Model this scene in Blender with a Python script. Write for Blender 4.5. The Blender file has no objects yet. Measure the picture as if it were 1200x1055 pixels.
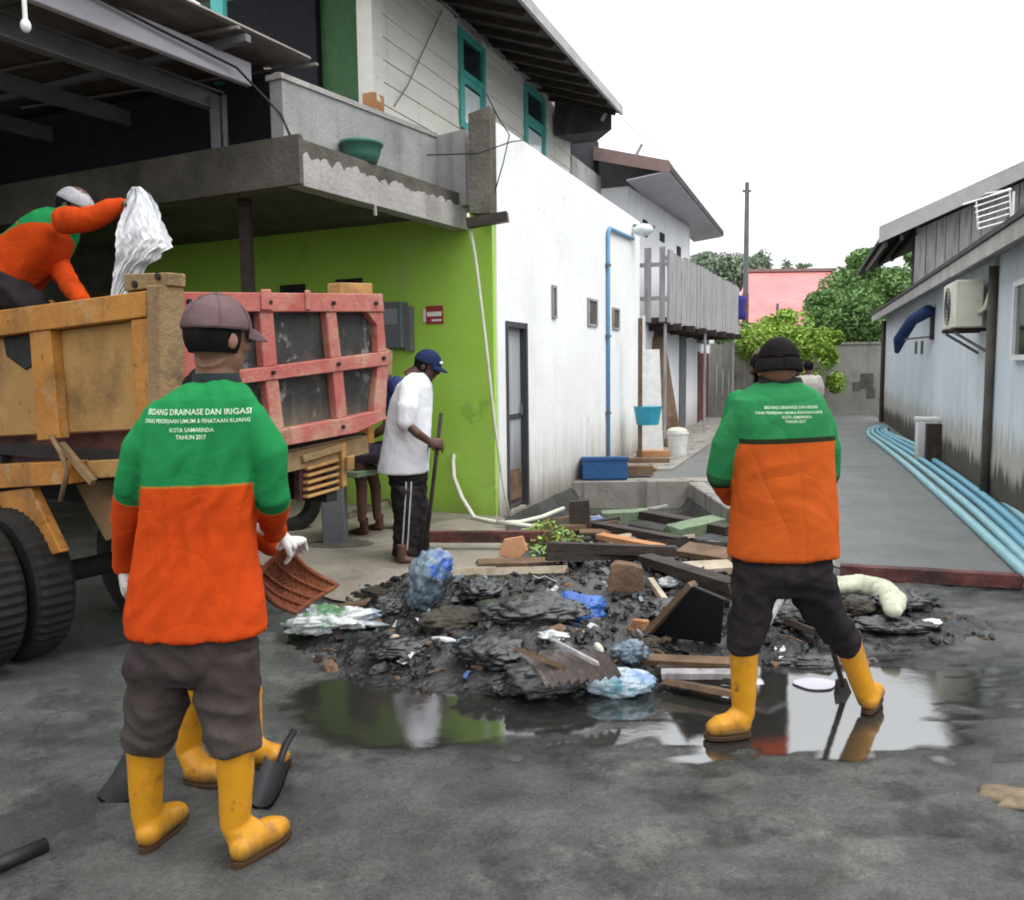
import bpy, bmesh, math, random
import numpy as np
from mathutils import Vector, Matrix, noise as mnoise
from mathutils.bvhtree import BVHTree
random.seed(7); np.random.seed(7)
scene = bpy.context.scene
COL = scene.collection
R = math.radians

# ------------------------------------------------------------------ camera
CAM_H, FPX, PITCH, ROLL = 1.5, 1000.0, R(5.6), R(0.7)
cam_d = bpy.data.cameras.new('camera'); cam = bpy.data.objects.new('camera', cam_d); COL.objects.link(cam)
cam_d.sensor_fit = 'HORIZONTAL'; cam_d.sensor_width = 36.0; cam_d.lens = 36.0 * FPX / 1200.0
cam_d.clip_start = 0.05; cam_d.clip_end = 1500
cam.matrix_world = Matrix.Translation((0, 0, CAM_H)) @ Matrix.Rotation(R(90) - PITCH, 4, 'X') @ Matrix.Rotation(-ROLL, 4, 'Z')
scene.camera = cam

# ------------------------------------------------------------------ world: bright overcast sky
SUN_EL, SUN_AZ = R(58), R(115)          # azimuth clockwise from +Y
world = bpy.data.worlds.new('World'); scene.world = world; world.use_nodes = True
wn, wl = world.node_tree.nodes, world.node_tree.links
wn.clear()
w_out = wn.new('ShaderNodeOutputWorld'); w_bg = wn.new('ShaderNodeBackground')
w_sky = wn.new('ShaderNodeTexSky'); w_sky.sky_type = 'NISHITA'; w_sky.sun_disc = False
w_sky.sun_elevation = SUN_EL; w_sky.sun_rotation = SUN_AZ; w_sky.dust_density = 4.0; w_sky.air_density = 1.5
w_hs = wn.new('ShaderNodeHueSaturation'); w_hs.inputs['Saturation'].default_value = 0.25
w_mix = wn.new('ShaderNodeMixRGB'); w_mix.inputs[0].default_value = 0.86
w_mix.inputs[2].default_value = (13.4, 13.8, 14.2, 1)      # even white cloud cover
wl.new(w_sky.outputs[0], w_hs.inputs['Color']); wl.new(w_hs.outputs[0], w_mix.inputs[1])
w_tc = wn.new('ShaderNodeTexCoord'); w_sep = wn.new('ShaderNodeSeparateXYZ'); wl.new(w_tc.outputs['Generated'], w_sep.inputs[0])
w_ma = wn.new('ShaderNodeMath'); w_ma.operation = 'MULTIPLY_ADD'; w_ma.use_clamp = False      # standard overcast sky: (1 + 2 sin(elevation)) / 3
w_cl = wn.new('ShaderNodeClamp'); wl.new(w_sep.outputs[2], w_cl.inputs[0]); wl.new(w_cl.outputs[0], w_ma.inputs[0])
w_ma.inputs[1].default_value = 1.1; w_ma.inputs[2].default_value = .55
w_mul = wn.new('ShaderNodeMixRGB'); w_mul.blend_type = 'MULTIPLY'; w_mul.inputs[0].default_value = 1
wl.new(w_mix.outputs[0], w_mul.inputs[1]); wl.new(w_ma.outputs[0], w_mul.inputs[2])
wl.new(w_mul.outputs[0], w_bg.inputs['Color']); w_bg.inputs['Strength'].default_value = 0.14
wl.new(w_bg.outputs[0], w_out.inputs[0])
sun_d = bpy.data.lights.new('sun', 'SUN'); sun_d.energy = 1.2; sun_d.angle = R(22); sun_d.color = (1.0, 0.97, 0.92)
sun = bpy.data.objects.new('sun', sun_d); COL.objects.link(sun)
_sd = Vector((math.sin(SUN_AZ) * math.cos(SUN_EL), math.cos(SUN_AZ) * math.cos(SUN_EL), math.sin(SUN_EL)))
sun.rotation_euler = _sd.to_track_quat('Z', 'Y').to_euler(); sun.location = (0, 0, 30)
scene.view_settings.view_transform = 'Standard'; scene.view_settings.look = 'None'
scene.view_settings.exposure = 0.15; scene.view_settings.gamma = 1.0
scene.view_settings.use_curve_mapping = False

# ------------------------------------------------------------------ photo pixel -> place (distance from what is touched)
_cr, _sr, _cp, _sp = math.cos(ROLL), math.sin(ROLL), math.cos(PITCH), math.sin(PITCH)
def ray(px, py):
    a = (px - 600) / FPX; b = (527.5 - py) / FPX
    x = a * _cr + b * _sr; u = -a * _sr + b * _cr
    return Vector((x, _cp + u * _sp, -_sp + u * _cp))
EYE = Vector((0, 0, CAM_H))
def G(px, py, z=0.0):
    r = ray(px, py); return EYE + r * ((z - CAM_H) / r.z)
def D(px, py, d):
    r = ray(px, py); return EYE + r * (d / r.y)
def V(px, py, p, d):
    r = ray(px, py); nx, ny = d[1], -d[0]
    return EYE + r * ((nx * p[0] + ny * p[1]) / (nx * r.x + ny * r.y))
def v2(a, b, k): return (a[0] + b[0] * k, a[1] + b[1] * k)

# ------------------------------------------------------------------ materials
def srgb(r, g, b):
    f = lambda c: (c / 255) / 12.92 if c / 255 <= .04045 else ((c / 255 + .055) / 1.055) ** 2.4
    return (f(r), f(g), f(b))
def M(name, cols, scale=4.0, rough=(.6, .85), bump=.15, bs=30.0, stretch=(1, 1, 1), metal=0.0, spec=.28,
      dirt=None, streak=None, zstain=None, detail=6.0, coat=0.0, world=False, trans=0.0, alpha=None, wave=None, edge=None):
    m = bpy.data.materials.new(name); m.use_nodes = True
    N, L = m.node_tree.nodes, m.node_tree.links
    b = N['Principled BSDF']
    if world:
        tc = N.new('ShaderNodeNewGeometry').outputs['Position']
    else:
        tc = N.new('ShaderNodeTexCoord').outputs['Object']
    mp = N.new('ShaderNodeMapping'); mp.inputs['Scale'].default_value = stretch; L.new(tc, mp.inputs['Vector'])
    n1 = N.new('ShaderNodeTexNoise'); n1.inputs['Scale'].default_value = scale; n1.inputs['Detail'].default_value = detail
    n1.inputs['Roughness'].default_value = .62; L.new(mp.outputs[0], n1.inputs['Vector'])
    cr = N.new('ShaderNodeValToRGB'); e = cr.color_ramp.elements
    k = len(cols)
    while len(e) < k: e.new(.5)
    for i, c in enumerate(cols):
        e[i].position = .5 if k == 1 else .3 + .4 * i / (k - 1); e[i].color = (*c, 1)
    L.new(n1.outputs['Fac'], cr.inputs[0]); col = cr.outputs[0]
    def over(col, fac, c, typ='MIX'):
        mx = N.new('ShaderNodeMixRGB'); mx.blend_type = typ; L.new(fac, mx.inputs[0]); L.new(col, mx.inputs[1]); mx.inputs[2].default_value = (*c, 1)
        return mx.outputs[0]
    def rng(sock, lo, hi, a=0.0, bb=1.0):
        r_ = N.new('ShaderNodeMapRange'); r_.inputs[1].default_value = lo; r_.inputs[2].default_value = hi
        r_.inputs[3].default_value = a; r_.inputs[4].default_value = bb; L.new(sock, r_.inputs[0]); return r_.outputs[0]
    def nz(sc, st=(1, 1, 1), det=5, w=0):
        q = N.new('ShaderNodeMapping'); q.inputs['Scale'].default_value = st; q.inputs['Location'].default_value = (w, w * 1.7, w * .3); L.new(tc, q.inputs['Vector'])
        t = N.new('ShaderNodeTexNoise'); t.inputs['Scale'].default_value = sc; t.inputs['Detail'].default_value = det; t.inputs['Roughness'].default_value = .65
        L.new(q.outputs[0], t.inputs['Vector']); return t.outputs['Fac']
    if dirt:
        for i, (c, sc, lo, hi, amt) in enumerate(dirt):
            col = over(col, rng(nz(sc, w=3.1 + i * 5), lo, hi, 0, amt), c)
    if streak:
        c, sc, lo, hi, amt = streak
        col = over(col, rng(nz(sc, (1, 1, .05), w=9.7), lo, hi, 0, amt), c)
    if zstain:
        for (c, z0, z1, wob, amt) in zstain:
            g = N.new('ShaderNodeNewGeometry').outputs['Position']; sx = N.new('ShaderNodeSeparateXYZ'); L.new(g, sx.inputs[0])
            ad = N.new('ShaderNodeMath'); ad.operation = 'MULTIPLY_ADD'; L.new(nz(7, (1, 1, .12), w=21 + z1), ad.inputs[0]); ad.inputs[1].default_value = -wob; L.new(sx.outputs[2], ad.inputs[2])
            col = over(col, rng(ad.outputs[0], z0 - wob * .5, z1 - wob * .5, amt, 0), c)
    if wave:
        c, sc, axis, amt = wave
        wv = N.new('ShaderNodeTexWave'); wv.bands_direction = axis; wv.inputs['Scale'].default_value = sc; wv.inputs['Distortion'].default_value = 2.5
        wv.inputs['Detail'].default_value = 3; L.new(tc, wv.inputs['Vector'])
        col = over(col, rng(wv.outputs['Fac'], .3, 1, 0, amt), c)
    L.new(col, b.inputs['Base Color'])
    L.new(rng(nz(scale * 1.7, stretch, 4, 1.3), .3, .7, rough[0], rough[1]), b.inputs['Roughness'])
    if bump:
        bp = N.new('ShaderNodeBump'); bp.inputs['Strength'].default_value = min(1, bump * 2); bp.inputs['Distance'].default_value = .02 * (1 + bump)
        L.new(nz(bs, stretch, 8, 2.2), bp.inputs['Height']); L.new(bp.outputs[0], b.inputs['Normal']); L.new(bp.outputs[0], b.inputs['Coat Normal'])
    b.inputs['Metallic'].default_value = metal; b.inputs['Specular IOR Level'].default_value = spec
    if coat: b.inputs['Coat Weight'].default_value = coat; b.inputs['Coat Roughness'].default_value = .16
    if trans: b.inputs['Transmission Weight'].default_value = trans
    if alpha is not None: b.inputs['Alpha'].default_value = alpha
    return m

def flat(name, c, rough=.6, metal=0, spec=.3):
    return M(name, [tuple(x * .85 for x in c), tuple(min(1, x * 1.1) for x in c)], 9, (max(.03, rough - .08), rough + .1), .06, 40, metal=metal, spec=spec)

# ------------------------------------------------------------------ object helpers
def tag(o, label=None, cat=None, group=None, kind=None):
    if label: o['label'] = label
    if cat: o['category'] = cat
    if group: o['group'] = group
    if kind: o['kind'] = kind
    return o
def root(name, loc, label, cat, group=None):
    o = bpy.data.objects.new(name, None); COL.objects.link(o); o.location = loc; o.empty_display_size = .1
    return tag(o, label, cat, group)
def origin_of(o):
    v = Vector((0, 0, 0))
    while o is not None: v += Vector(o.location); o = o.parent
    return v
def link_mesh(name, me, mats, parent=None, loc=None):
    o = bpy.data.objects.new(name, me); COL.objects.link(o)
    for m in (mats if isinstance(mats, (list, tuple)) else [mats]):
        if len(me.materials) < len(mats if isinstance(mats, (list, tuple)) else [mats]): me.materials.append(m)
    if parent is not None: o.parent = parent
    if loc is not None: o.location = loc
    return o
class MB:
    def __init__(s): s.v = []; s.f = []; s.mi = []
    def add(s, vs, fs, mi=0):
        o = len(s.v); s.v += [Vector(p) for p in vs]; s.f += [tuple(i + o for i in f) for f in fs]; s.mi += [mi] * len(fs); return s
    def hexa(s, b, t, mi=0):                # bottom 4 and top 4 corners, same winding
        return s.add(list(b) + list(t), [(3, 2, 1, 0), (4, 5, 6, 7), (0, 1, 5, 4), (1, 2, 6, 5), (2, 3, 7, 6), (3, 0, 4, 7)], mi)
    def box(s, lo, hi, mi=0):
        x0, y0, z0 = lo; x1, y1, z1 = hi
        return s.hexa([(x0, y0, z0), (x1, y0, z0), (x1, y1, z0), (x0, y1, z0)], [(x0, y0, z1), (x1, y0, z1), (x1, y1, z1), (x0, y1, z1)], mi)
    def beam(s, a, b, w, h, up=(0, 0, 1), mi=0, w2=None, h2=None):
        a, b = Vector(a), Vector(b); d = (b - a).normalized(); up = Vector(up)
        sd = d.cross(up)
        if sd.length < 1e-4: sd = d.cross(Vector((1, 0, 0)))
        sd.normalize(); u = sd.cross(d).normalized()
        w2 = w if w2 is None else w2; h2 = h if h2 is None else h2
        q = lambda c, w, h: [c - sd * w / 2 - u * h / 2, c + sd * w / 2 - u * h / 2, c + sd * w / 2 + u * h / 2, c - sd * w / 2 + u * h / 2]
        A, B = q(a, w, h), q(b, w2, h2)
        return s.add(A + B, [(0, 1, 2, 3), (7, 6, 5, 4), (0, 4, 5, 1), (1, 5, 6, 2), (2, 6, 7, 3), (3, 7, 4, 0)], mi)
    def prism(s, poly, ext, mi=0):          # planar polygon swept along ext
        n = len(poly); ext = Vector(ext); p = [Vector(q) for q in poly]
        return s.add(p + [q + ext for q in p], [tuple(range(n))[::-1], tuple(range(n, 2 * n))] + [(i, (i + 1) % n, n + (i + 1) % n, n + i) for i in range(n)], mi)
    def loft(s, rings, mi=0, cap=True):
        n = len(rings[0]); o = len(s.v); fs = []
        for r in rings: s.v += [Vector(p) for p in r]
        for k in range(len(rings) - 1):
            for i in range(n):
                j = (i + 1) % n; fs.append((o + k * n + i, o + k * n + j, o + (k + 1) * n + j, o + (k + 1) * n + i))
        if cap:
            fs.append(tuple(o + i for i in range(n))[::-1]); fs.append(tuple(o + (len(rings) - 1) * n + i for i in range(n)))
        s.f += fs; s.mi += [mi] * len(fs); return s
    def tube(s, pts, rad, n=10, mi=0, flatx=None, round_ends=False):
        P = [Vector(p) for p in pts]; m = len(P)
        rd = rad if isinstance(rad, (list, tuple)) else [rad] * m
        t = [(P[min(i + 1, m - 1)] - P[max(i - 1, 0)]).normalized() for i in range(m)]
        if flatx is not None:
            x0 = Vector(flatx)
        else:
            x0 = t[0].cross(Vector((0, 0, 1)))
            if x0.length < .05: x0 = t[0].cross(Vector((0, 1, 0)))
        rings = []
        def ring(c, tt, rx, ry, x0):
            x = (x0 - tt * x0.dot(tt))
            if x.length < 1e-4: x = tt.orthogonal()
            x.normalize(); y = tt.cross(x)
            return [c + x * (rx * math.cos(2 * math.pi * i / n)) + y * (ry * math.sin(2 * math.pi * i / n)) for i in range(n)], x
        x = x0
        for i in range(m):
            r_ = rd[i]; rx, ry = (r_ if isinstance(r_, (list, tuple)) else (r_, r_))
            rg, x = ring(P[i], t[i], rx, ry, x if flatx is None else x0)
            if round_ends and i == 0:
                for k, (dd, ss) in enumerate(((.95, .3), (.7, .7), (.35, .93))): rings.append(ring(P[0] - t[0] * min(rx, ry) * dd, t[0], rx * ss, ry * ss, x)[0])
            rings.append(rg)
            if round_ends and i == m - 1:
                for dd, ss in ((.35, .93), (.7, .7), (.95, .3)): rings.append(ring(P[i] + t[i] * min(rx, ry) * dd, t[i], rx * ss, ry * ss, x)[0])
        return s.loft(rings, mi)
    def ball(s, c, rx, ry, rz, X=(1, 0, 0), Y=(0, 1, 0), Z=(0, 0, 1), nu=14, nv=9, mi=0, z0=-1.0, z1=1.0):
        c, X, Y, Z = Vector(c), Vector(X), Vector(Y), Vector(Z); rings = []
        a0, a1 = math.asin(max(-.995, z0)), math.asin(min(.995, z1))
        for k in range(nv + 1):
            a = a0 + (a1 - a0) * k / nv
            rings.append([c + X * (rx * math.cos(a) * math.cos(2 * math.pi * i / nu)) + Y * (ry * math.cos(a) * math.sin(2 * math.pi * i / nu)) + Z * (rz * math.sin(a)) for i in range(nu)])
        return s.loft(rings, mi)
    def mesh(s, name, off=Vector((0, 0, 0))):
        me = bpy.data.meshes.new(name)
        me.from_pydata([tuple(p - off) for p in s.v], [], s.f)
        if any(s.mi): me.polygons.foreach_set('material_index', s.mi)
        return me
    def build(s, name, mats, parent=None, smooth=False, bevel=0.0, loc=None, **tg):
        if parent is not None: off = origin_of(parent)
        else: off = Vector(loc) if loc is not None else Vector((0, 0, 0))
        me = s.mesh(name, off)
        bm = bmesh.new(); bm.from_mesh(me)
        bmesh.ops.recalc_face_normals(bm, faces=bm.faces)
        if bevel:
            bmesh.ops.bevel(bm, geom=bm.edges[:], offset=bevel, segments=1, affect='EDGES', clamp_overlap=True)
        bm.to_mesh(me); bm.free()
        if smooth: me.polygons.foreach_set('use_smooth', [True] * len(me.polygons))
        o = link_mesh(name, me, mats, parent, off if parent is None and loc is not None else None)
        if tg: tag(o, **tg)
        return o
def share(name, me, parent, loc=(0, 0, 0), rot=None, scale=None):   # a piece that shares mesh data
    o = bpy.data.objects.new(name, me); COL.objects.link(o); o.parent = parent; o.location = loc
    if rot is not None: o.rotation_euler = rot
    if scale is not None: o.scale = scale
    return o
def remesh(mb, voxel, smooth=3, name='m'):
    me = mb.mesh(name); bm = bmesh.new(); bm.from_mesh(me); bmesh.ops.recalc_face_normals(bm, faces=bm.faces); bm.to_mesh(me); bm.free()
    o = bpy.data.objects.new('tmp', me); COL.objects.link(o)
    md = o.modifiers.new('r', 'REMESH'); md.mode = 'VOXEL'; md.voxel_size = voxel
    if smooth:
        sm = o.modifiers.new('s', 'SMOOTH'); sm.factor = .5; sm.iterations = smooth
    dg = bpy.context.evaluated_depsgraph_get(); ev = o.evaluated_get(dg)
    out = bpy.data.meshes.new_from_object(ev)
    bpy.data.objects.remove(o); bpy.data.meshes.remove(me)
    out.name = name
    return out
def coords(me):
    a = np.empty(len(me.vertices) * 3); me.vertices.foreach_get('co', a); return a.reshape(-1, 3)
def set_coords(me, a): me.vertices.foreach_set('co', a.ravel()); me.update()
def normals(me):
    a = np.empty(len(me.vertices) * 3); me.vertices.foreach_get('normal', a); return a.reshape(-1, 3)
def nz3(p, sx, sy, sz, off=0.0): return mnoise.noise((p[0] * sx + off, p[1] * sy + off * 1.3, p[2] * sz - off * .7))
def wobble(me, fn):
    c = coords(me); n = normals(me)
    d = np.array([fn(c[i]) for i in range(len(c))])
    set_coords(me, c + n * d[:, None])

# ------------------------------------------------------------------ material library
K = {}
K['road'] = M('wet_road', [(.075, .079, .074), (.13, .134, .125), (.185, .185, .172)], 1.7, (.22, .62), .55, 70, world=True, spec=.35,
              dirt=[((.22, .215, .195), 1.3, .545, .59, .7), ((.035, .036, .036), .9, .535, .59, .65), ((.05, .052, .052), 2.6, .56, .6, .55), ((.17, .165, .15), 16, .6, .74, .45), ((.02, .02, .02), 22, .6, .72, .5), ((.12, .118, .1), 4.2, .56, .7, .5)])
_m = K['road']; _N, _L = _m.node_tree.nodes, _m.node_tree.links; _b = _N['Principled BSDF']
for _n in _N:
    if _n.type == 'TEX_NOISE': _n.inputs['Detail'].default_value = 11; _n.inputs['Roughness'].default_value = .7
_vg = _N.new('ShaderNodeNewGeometry')                                  # grit: every stone its own tone
for _sc, _lo, _hi in ((150, .78, 1.22), (60, .9, 1.1)):
    _v = _N.new('ShaderNodeTexVoronoi'); _v.inputs['Scale'].default_value = _sc; _L.new(_vg.outputs['Position'], _v.inputs['Vector'])
    _s = _N.new('ShaderNodeSeparateColor'); _L.new(_v.outputs['Color'], _s.inputs[0]); _q = _N.new('ShaderNodeMapRange'); _q.inputs[3].default_value = _lo; _q.inputs[4].default_value = _hi; _L.new(_s.outputs[0], _q.inputs[0])
    _x = _N.new('ShaderNodeMixRGB'); _x.blend_type = 'MULTIPLY'; _x.inputs[0].default_value = 1; _L.new(_b.inputs['Base Color'].links[0].from_socket, _x.inputs[1]); _L.new(_q.outputs[0], _x.inputs[2]); _L.new(_x.outputs[0], _b.inputs['Base Color'])
_g = _N.new('ShaderNodeNewGeometry'); _sx = _N.new('ShaderNodeSeparateXYZ'); _L.new(_g.outputs['Position'], _sx.inputs[0])
_r = _N.new('ShaderNodeMapRange'); _r.inputs[1].default_value = -.012; _r.inputs[2].default_value = .004; _L.new(_sx.outputs[2], _r.inputs[0])   # low spots stay wet
_rr = _b.inputs['Roughness'].links[0].from_socket; _cc = _b.inputs['Base Color'].links[0].from_socket
_mr = _N.new('ShaderNodeMath'); _mr.operation = 'MULTIPLY'; _k = _N.new('ShaderNodeMapRange'); _k.inputs[3].default_value = .22; _k.inputs[4].default_value = 1.0; _L.new(_r.outputs[0], _k.inputs[0])
_L.new(_rr, _mr.inputs[0]); _L.new(_k.outputs[0], _mr.inputs[1]); _L.new(_mr.outputs[0], _b.inputs['Roughness'])
_mc = _N.new('ShaderNodeMixRGB'); _mc.blend_type = 'MULTIPLY'; _mc.inputs[0].default_value = 1; _k2 = _N.new('ShaderNodeMapRange'); _k2.inputs[3].default_value = .45; _k2.inputs[4].default_value = 1.0; _L.new(_r.outputs[0], _k2.inputs[0])
_L.new(_cc, _mc.inputs[1]); _L.new(_k2.outputs[0], _mc.inputs[2]); _L.new(_mc.outputs[0], _b.inputs['Base Color'])
K['lane'] = M('lane_concrete', [(.115, .119, .113), (.165, .168, .16)], 1.3, (.35, .7), .25, 40, world=True,
              dirt=[((.19, .185, .17), 2.2, .6, .75, .5), ((.08, .08, .08), .8, .55, .72, .6)])
K['apron'] = M('apron_concrete', [(.21, .185, .145), (.33, .3, .245)], 2.2, (.5, .85), .35, 30, world=True,
               dirt=[((.09, .08, .06), 1.8, .52, .7, .8), ((.45, .42, .36), 9, .6, .72, .5)])
K['kerb'] = M('kerb_concrete', [(.22, .2, .175), (.33, .31, .28)], 3, (.6, .9), .3, 35, world=True, streak=((.05, .045, .04), 6, .5, .68, .8))
K['water'] = M('puddle_water', [(.02, .02, .018), (.03, .03, .026)], 1.2, (.01, .05), .015, 9, spec=1.0, world=True)
K['mud'] = M('black_mud', [(.004, .004, .0045), (.008, .008, .0085), (.028, .028, .029)], 8, (.15, .4), .4, 20, world=True, spec=.4, detail=9, coat=.6,
             dirt=[((.05, .046, .04), 3.0, .6, .75, .6)])
K['water'].node_tree.nodes['Principled BSDF'].inputs['IOR'].default_value = 2.1
K['white_wall'] = M('white_render', [(.72, .72, .71), (.82, .82, .81)], .9, (.7, .9), .12, 18, world=True,
                    streak=((.45, .46, .43), 3.5, .56, .78, .35), dirt=[((.5, .5, .45), .8, .58, .75, .45), ((.45, .44, .4), 5.5, .64, .69, .45), ((.3, .29, .26), 2.2, .68, .72, .4)],
                    zstain=[((.34, .3, .24), .0, .75, 1.1, .75), ((.12, .1, .08), -.1, .28, .45, .8)])
K['green_wall'] = M('green_paint', [(.32, .57, .065), (.39, .63, .1)], 1.2, (.55, .8), .1, 20, world=True,
                    dirt=[((.36, .52, .17), 1.1, .56, .72, .5), ((.16, .3, .05), 2.4, .62, .68, .4), ((.42, .5, .3), 7, .67, .7, .5)], zstain=[((.2, .2, .07), -.1, .25, .5, .7)])
K['deep_green'] = flat('deep_green_paint', (.05, .14, .05), .6)
K['concrete'] = M('weathered_concrete', [(.24, .24, .23), (.36, .36, .35)], 1.7, (.7, .95), .25, 30, world=True,
                  streak=((.13, .13, .12), 4, .52, .72, .6), dirt=[((.16, .155, .14), 1.5, .55, .72, .6)])
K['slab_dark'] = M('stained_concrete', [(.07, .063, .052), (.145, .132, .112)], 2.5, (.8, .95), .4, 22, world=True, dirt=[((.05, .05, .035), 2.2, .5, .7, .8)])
K['plaster'] = M('chipped_plaster', [(.28, .265, .25), (.42, .4, .38)], 3, (.7, .9), .3, 30, world=True, streak=((.2, .18, .16), 6, .5, .7, .6))
K['siding'] = M('cream_board_paint', [(.64, .62, .56), (.74, .72, .66)], 2.5, (.6, .85), .12, 30, stretch=(1, .25, 3), world=True,
                streak=((.36, .34, .29), 4, .55, .75, .5))
K['teal'] = M('teal_paint', [(.05, .3, .28), (.1, .42, .38)], 4, (.35, .6), .1, 30)
K['glass_dark'] = M('window_glass', [(.012, .02, .028), (.03, .04, .05)], 2, (.05, .12), 0, spec=.8)
K['glass_pale'] = M('pale_window_pane', [(.55, .62, .62), (.75, .8, .8)], 6, (.08, .2), 0, spec=.8)
K['dark_gap'] = flat('dark_interior', (.022, .022, .028), .9)  # near-black colour standing in for shade inside openings and under the canopy
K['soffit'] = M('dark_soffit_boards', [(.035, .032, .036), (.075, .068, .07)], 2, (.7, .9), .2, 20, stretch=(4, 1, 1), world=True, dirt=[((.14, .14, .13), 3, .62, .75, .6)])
K['roof_edge'] = M('grey_roof_sheet', [(.3, .3, .3), (.42, .42, .42)], 3, (.45, .7), .15, 30, world=True, dirt=[((.15, .13, .11), 2, .55, .75, .6)])
K['zinc'] = M('old_corrugated_zinc', [(.13, .115, .1), (.24, .22, .2)], 2.2, (.5, .8), .15, 20, metal=.25, world=True, dirt=[((.1, .055, .03), 2.4, .54, .72, .7)])
K['steel_pale'] = M('pale_grey_steel', [(.4, .38, .42), (.5, .48, .52)], 2, (.4, .6), .06, 20, world=True, dirt=[((.25, .22, .22), 3, .6, .8, .5)])
K['steel_grey'] = M('grey_primer_steel', [(.1, .1, .11), (.17, .17, .18)], 3, (.45, .65), .08, 20, world=True)
K['black_cable'] = flat('black_cable', (.012, .012, .013), .5)
K['wood_grey'] = M('weathered_grey_timber', [(.22, .205, .21), (.36, .34, .345), (.46, .44, .44)], 3, (.75, .95), .3, 25, stretch=(6, 6, .6), world=True)
K['wood_dark'] = M('wet_dark_timber', [(.022, .016, .013), (.06, .043, .034)], 5, (.4, .75), .3, 30, stretch=(1, 1, 4), dirt=[((.12, .1, .085), 4, .6, .75, .6)])
K['wood_brown'] = M('old_brown_timber', [(.1, .06, .035), (.2, .13, .08)], 6, (.6, .9), .3, 30, dirt=[((.05, .035, .025), 3, .5, .7, .7)])
K['wood_pale'] = M('pale_dry_timber', [(.33, .27, .19), (.48, .41, .31)], 6, (.65, .9), .25, 30, dirt=[((.14, .11, .08), 4, .52, .7, .7)])
K['wood_green'] = M('faded_green_painted_timber', [(.13, .18, .11), (.2, .26, .16)], 6, (.6, .85), .25, 30, dirt=[((.1, .085, .06), 5, .52, .7, .8)])
K['wood_orange'] = M('orange_splintered_timber', [(.38, .16, .06), (.5, .26, .12)], 7, (.6, .85), .3, 30, dirt=[((.1, .05, .03), 5, .55, .7, .7)])
K['maroon'] = M('maroon_door_paint', [(.1, .025, .03), (.17, .05, .055)], 3, (.45, .7), .1, 20, stretch=(1, 1, .3))
K['house_white'] = M('house_white_paint', [(.72, .72, .75), (.82, .82, .85)], 1.2, (.7, .9), .12, 18, world=True, streak=((.4, .39, .38), 4, .55, .75, .5),
                     zstain=[((.26, .22, .17), 0, .7, .8, .7)])
K['right_wall'] = M('pale_blue_grey_render', [(.5, .55, .6), (.6, .64, .68)], .8, (.65, .9), .12, 15, world=True,
                    streak=((.33, .33, .31), 2.6, .56, .76, .6), dirt=[((.42, .44, .42), .9, .55, .75, .6)],
                    zstain=[((.3, .25, .16), .6, .8, 1.2, .6), ((.05, .037, .022), .3, .46, .85, .92)])
K['old_wall'] = M('old_grey_boundary_wall', [(.2, .19, .165), (.31, .3, .27)], 1.0, (.75, .95), .3, 12, world=True,
                  streak=((.12, .11, .09), 3, .5, .7, .6), dirt=[((.1, .1, .09), 1.3, .56, .7, .6)])
K['pink_roof'] = M('faded_red_roof_sheet', [(.44, .14, .14), (.54, .2, .19)], 1.2, (.5, .7), .1, 10, world=True)
K['blue_pvc'] = M('light_blue_pvc', [(.2, .41, .46), (.28, .49, .53)], 5, (.3, .5), .04, 30, dirt=[((.3, .36, .36), 6, .55, .75, .5)])
K['blue_pvc2'] = M('mid_blue_pvc', [(.13, .34, .46), (.18, .42, .53)], 5, (.3, .5), .04, 30, dirt=[((.25, .32, .34), 6, .58, .75, .4)])
K['blue_pipe'] = flat('painted_blue_pipe', (.12, .3, .5), .4)
K['blue_tank'] = flat('blue_plastic', (.03, .1, .25), .4)
K['cyan_plastic'] = flat('cyan_plastic', (.04, .3, .42), .4)
K['white_plastic'] = flat('white_plastic', (.7, .7, .68), .4)
K['cream_plastic'] = M('yellowed_white_plastic', [(.5, .5, .4), (.62, .62, .53)], 4, (.4, .6), .05, 30, dirt=[((.22, .18, .1), 4, .55, .72, .7)])
K['green_plastic'] = flat('green_plastic', (.05, .15, .11), .45)
K['black_plastic'] = flat('black_rubber', (.012, .013, .015), .5)
K['ac_grille'] = flat('dark_fan_grille', (.07, .08, .08), .6)
K['navy_cloth'] = M('navy_cloth', [(.02, .035, .09), (.04, .065, .16)], 5, (.8, .95), .3, 20, spec=.06)
K['hose'] = flat('cream_hose', (.62, .62, .5), .45)
K['rust'] = M('rusty_channel_steel', [(.045, .02, .018), (.12, .04, .035), (.17, .06, .055)], 6, (.5, .8), .3, 30, dirt=[((.3, .2, .19), 8, .62, .72, .7), ((.02, .016, .015), 3, .5, .65, .8)])
K['sign_red'] = flat('sign_red', (.3, .03, .03), .4)
K['sign_white'] = flat('sign_white', (.75, .74, .7), .4)
K['meter'] = flat('grey_meter_box', (.12, .14, .15), .45)

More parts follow.
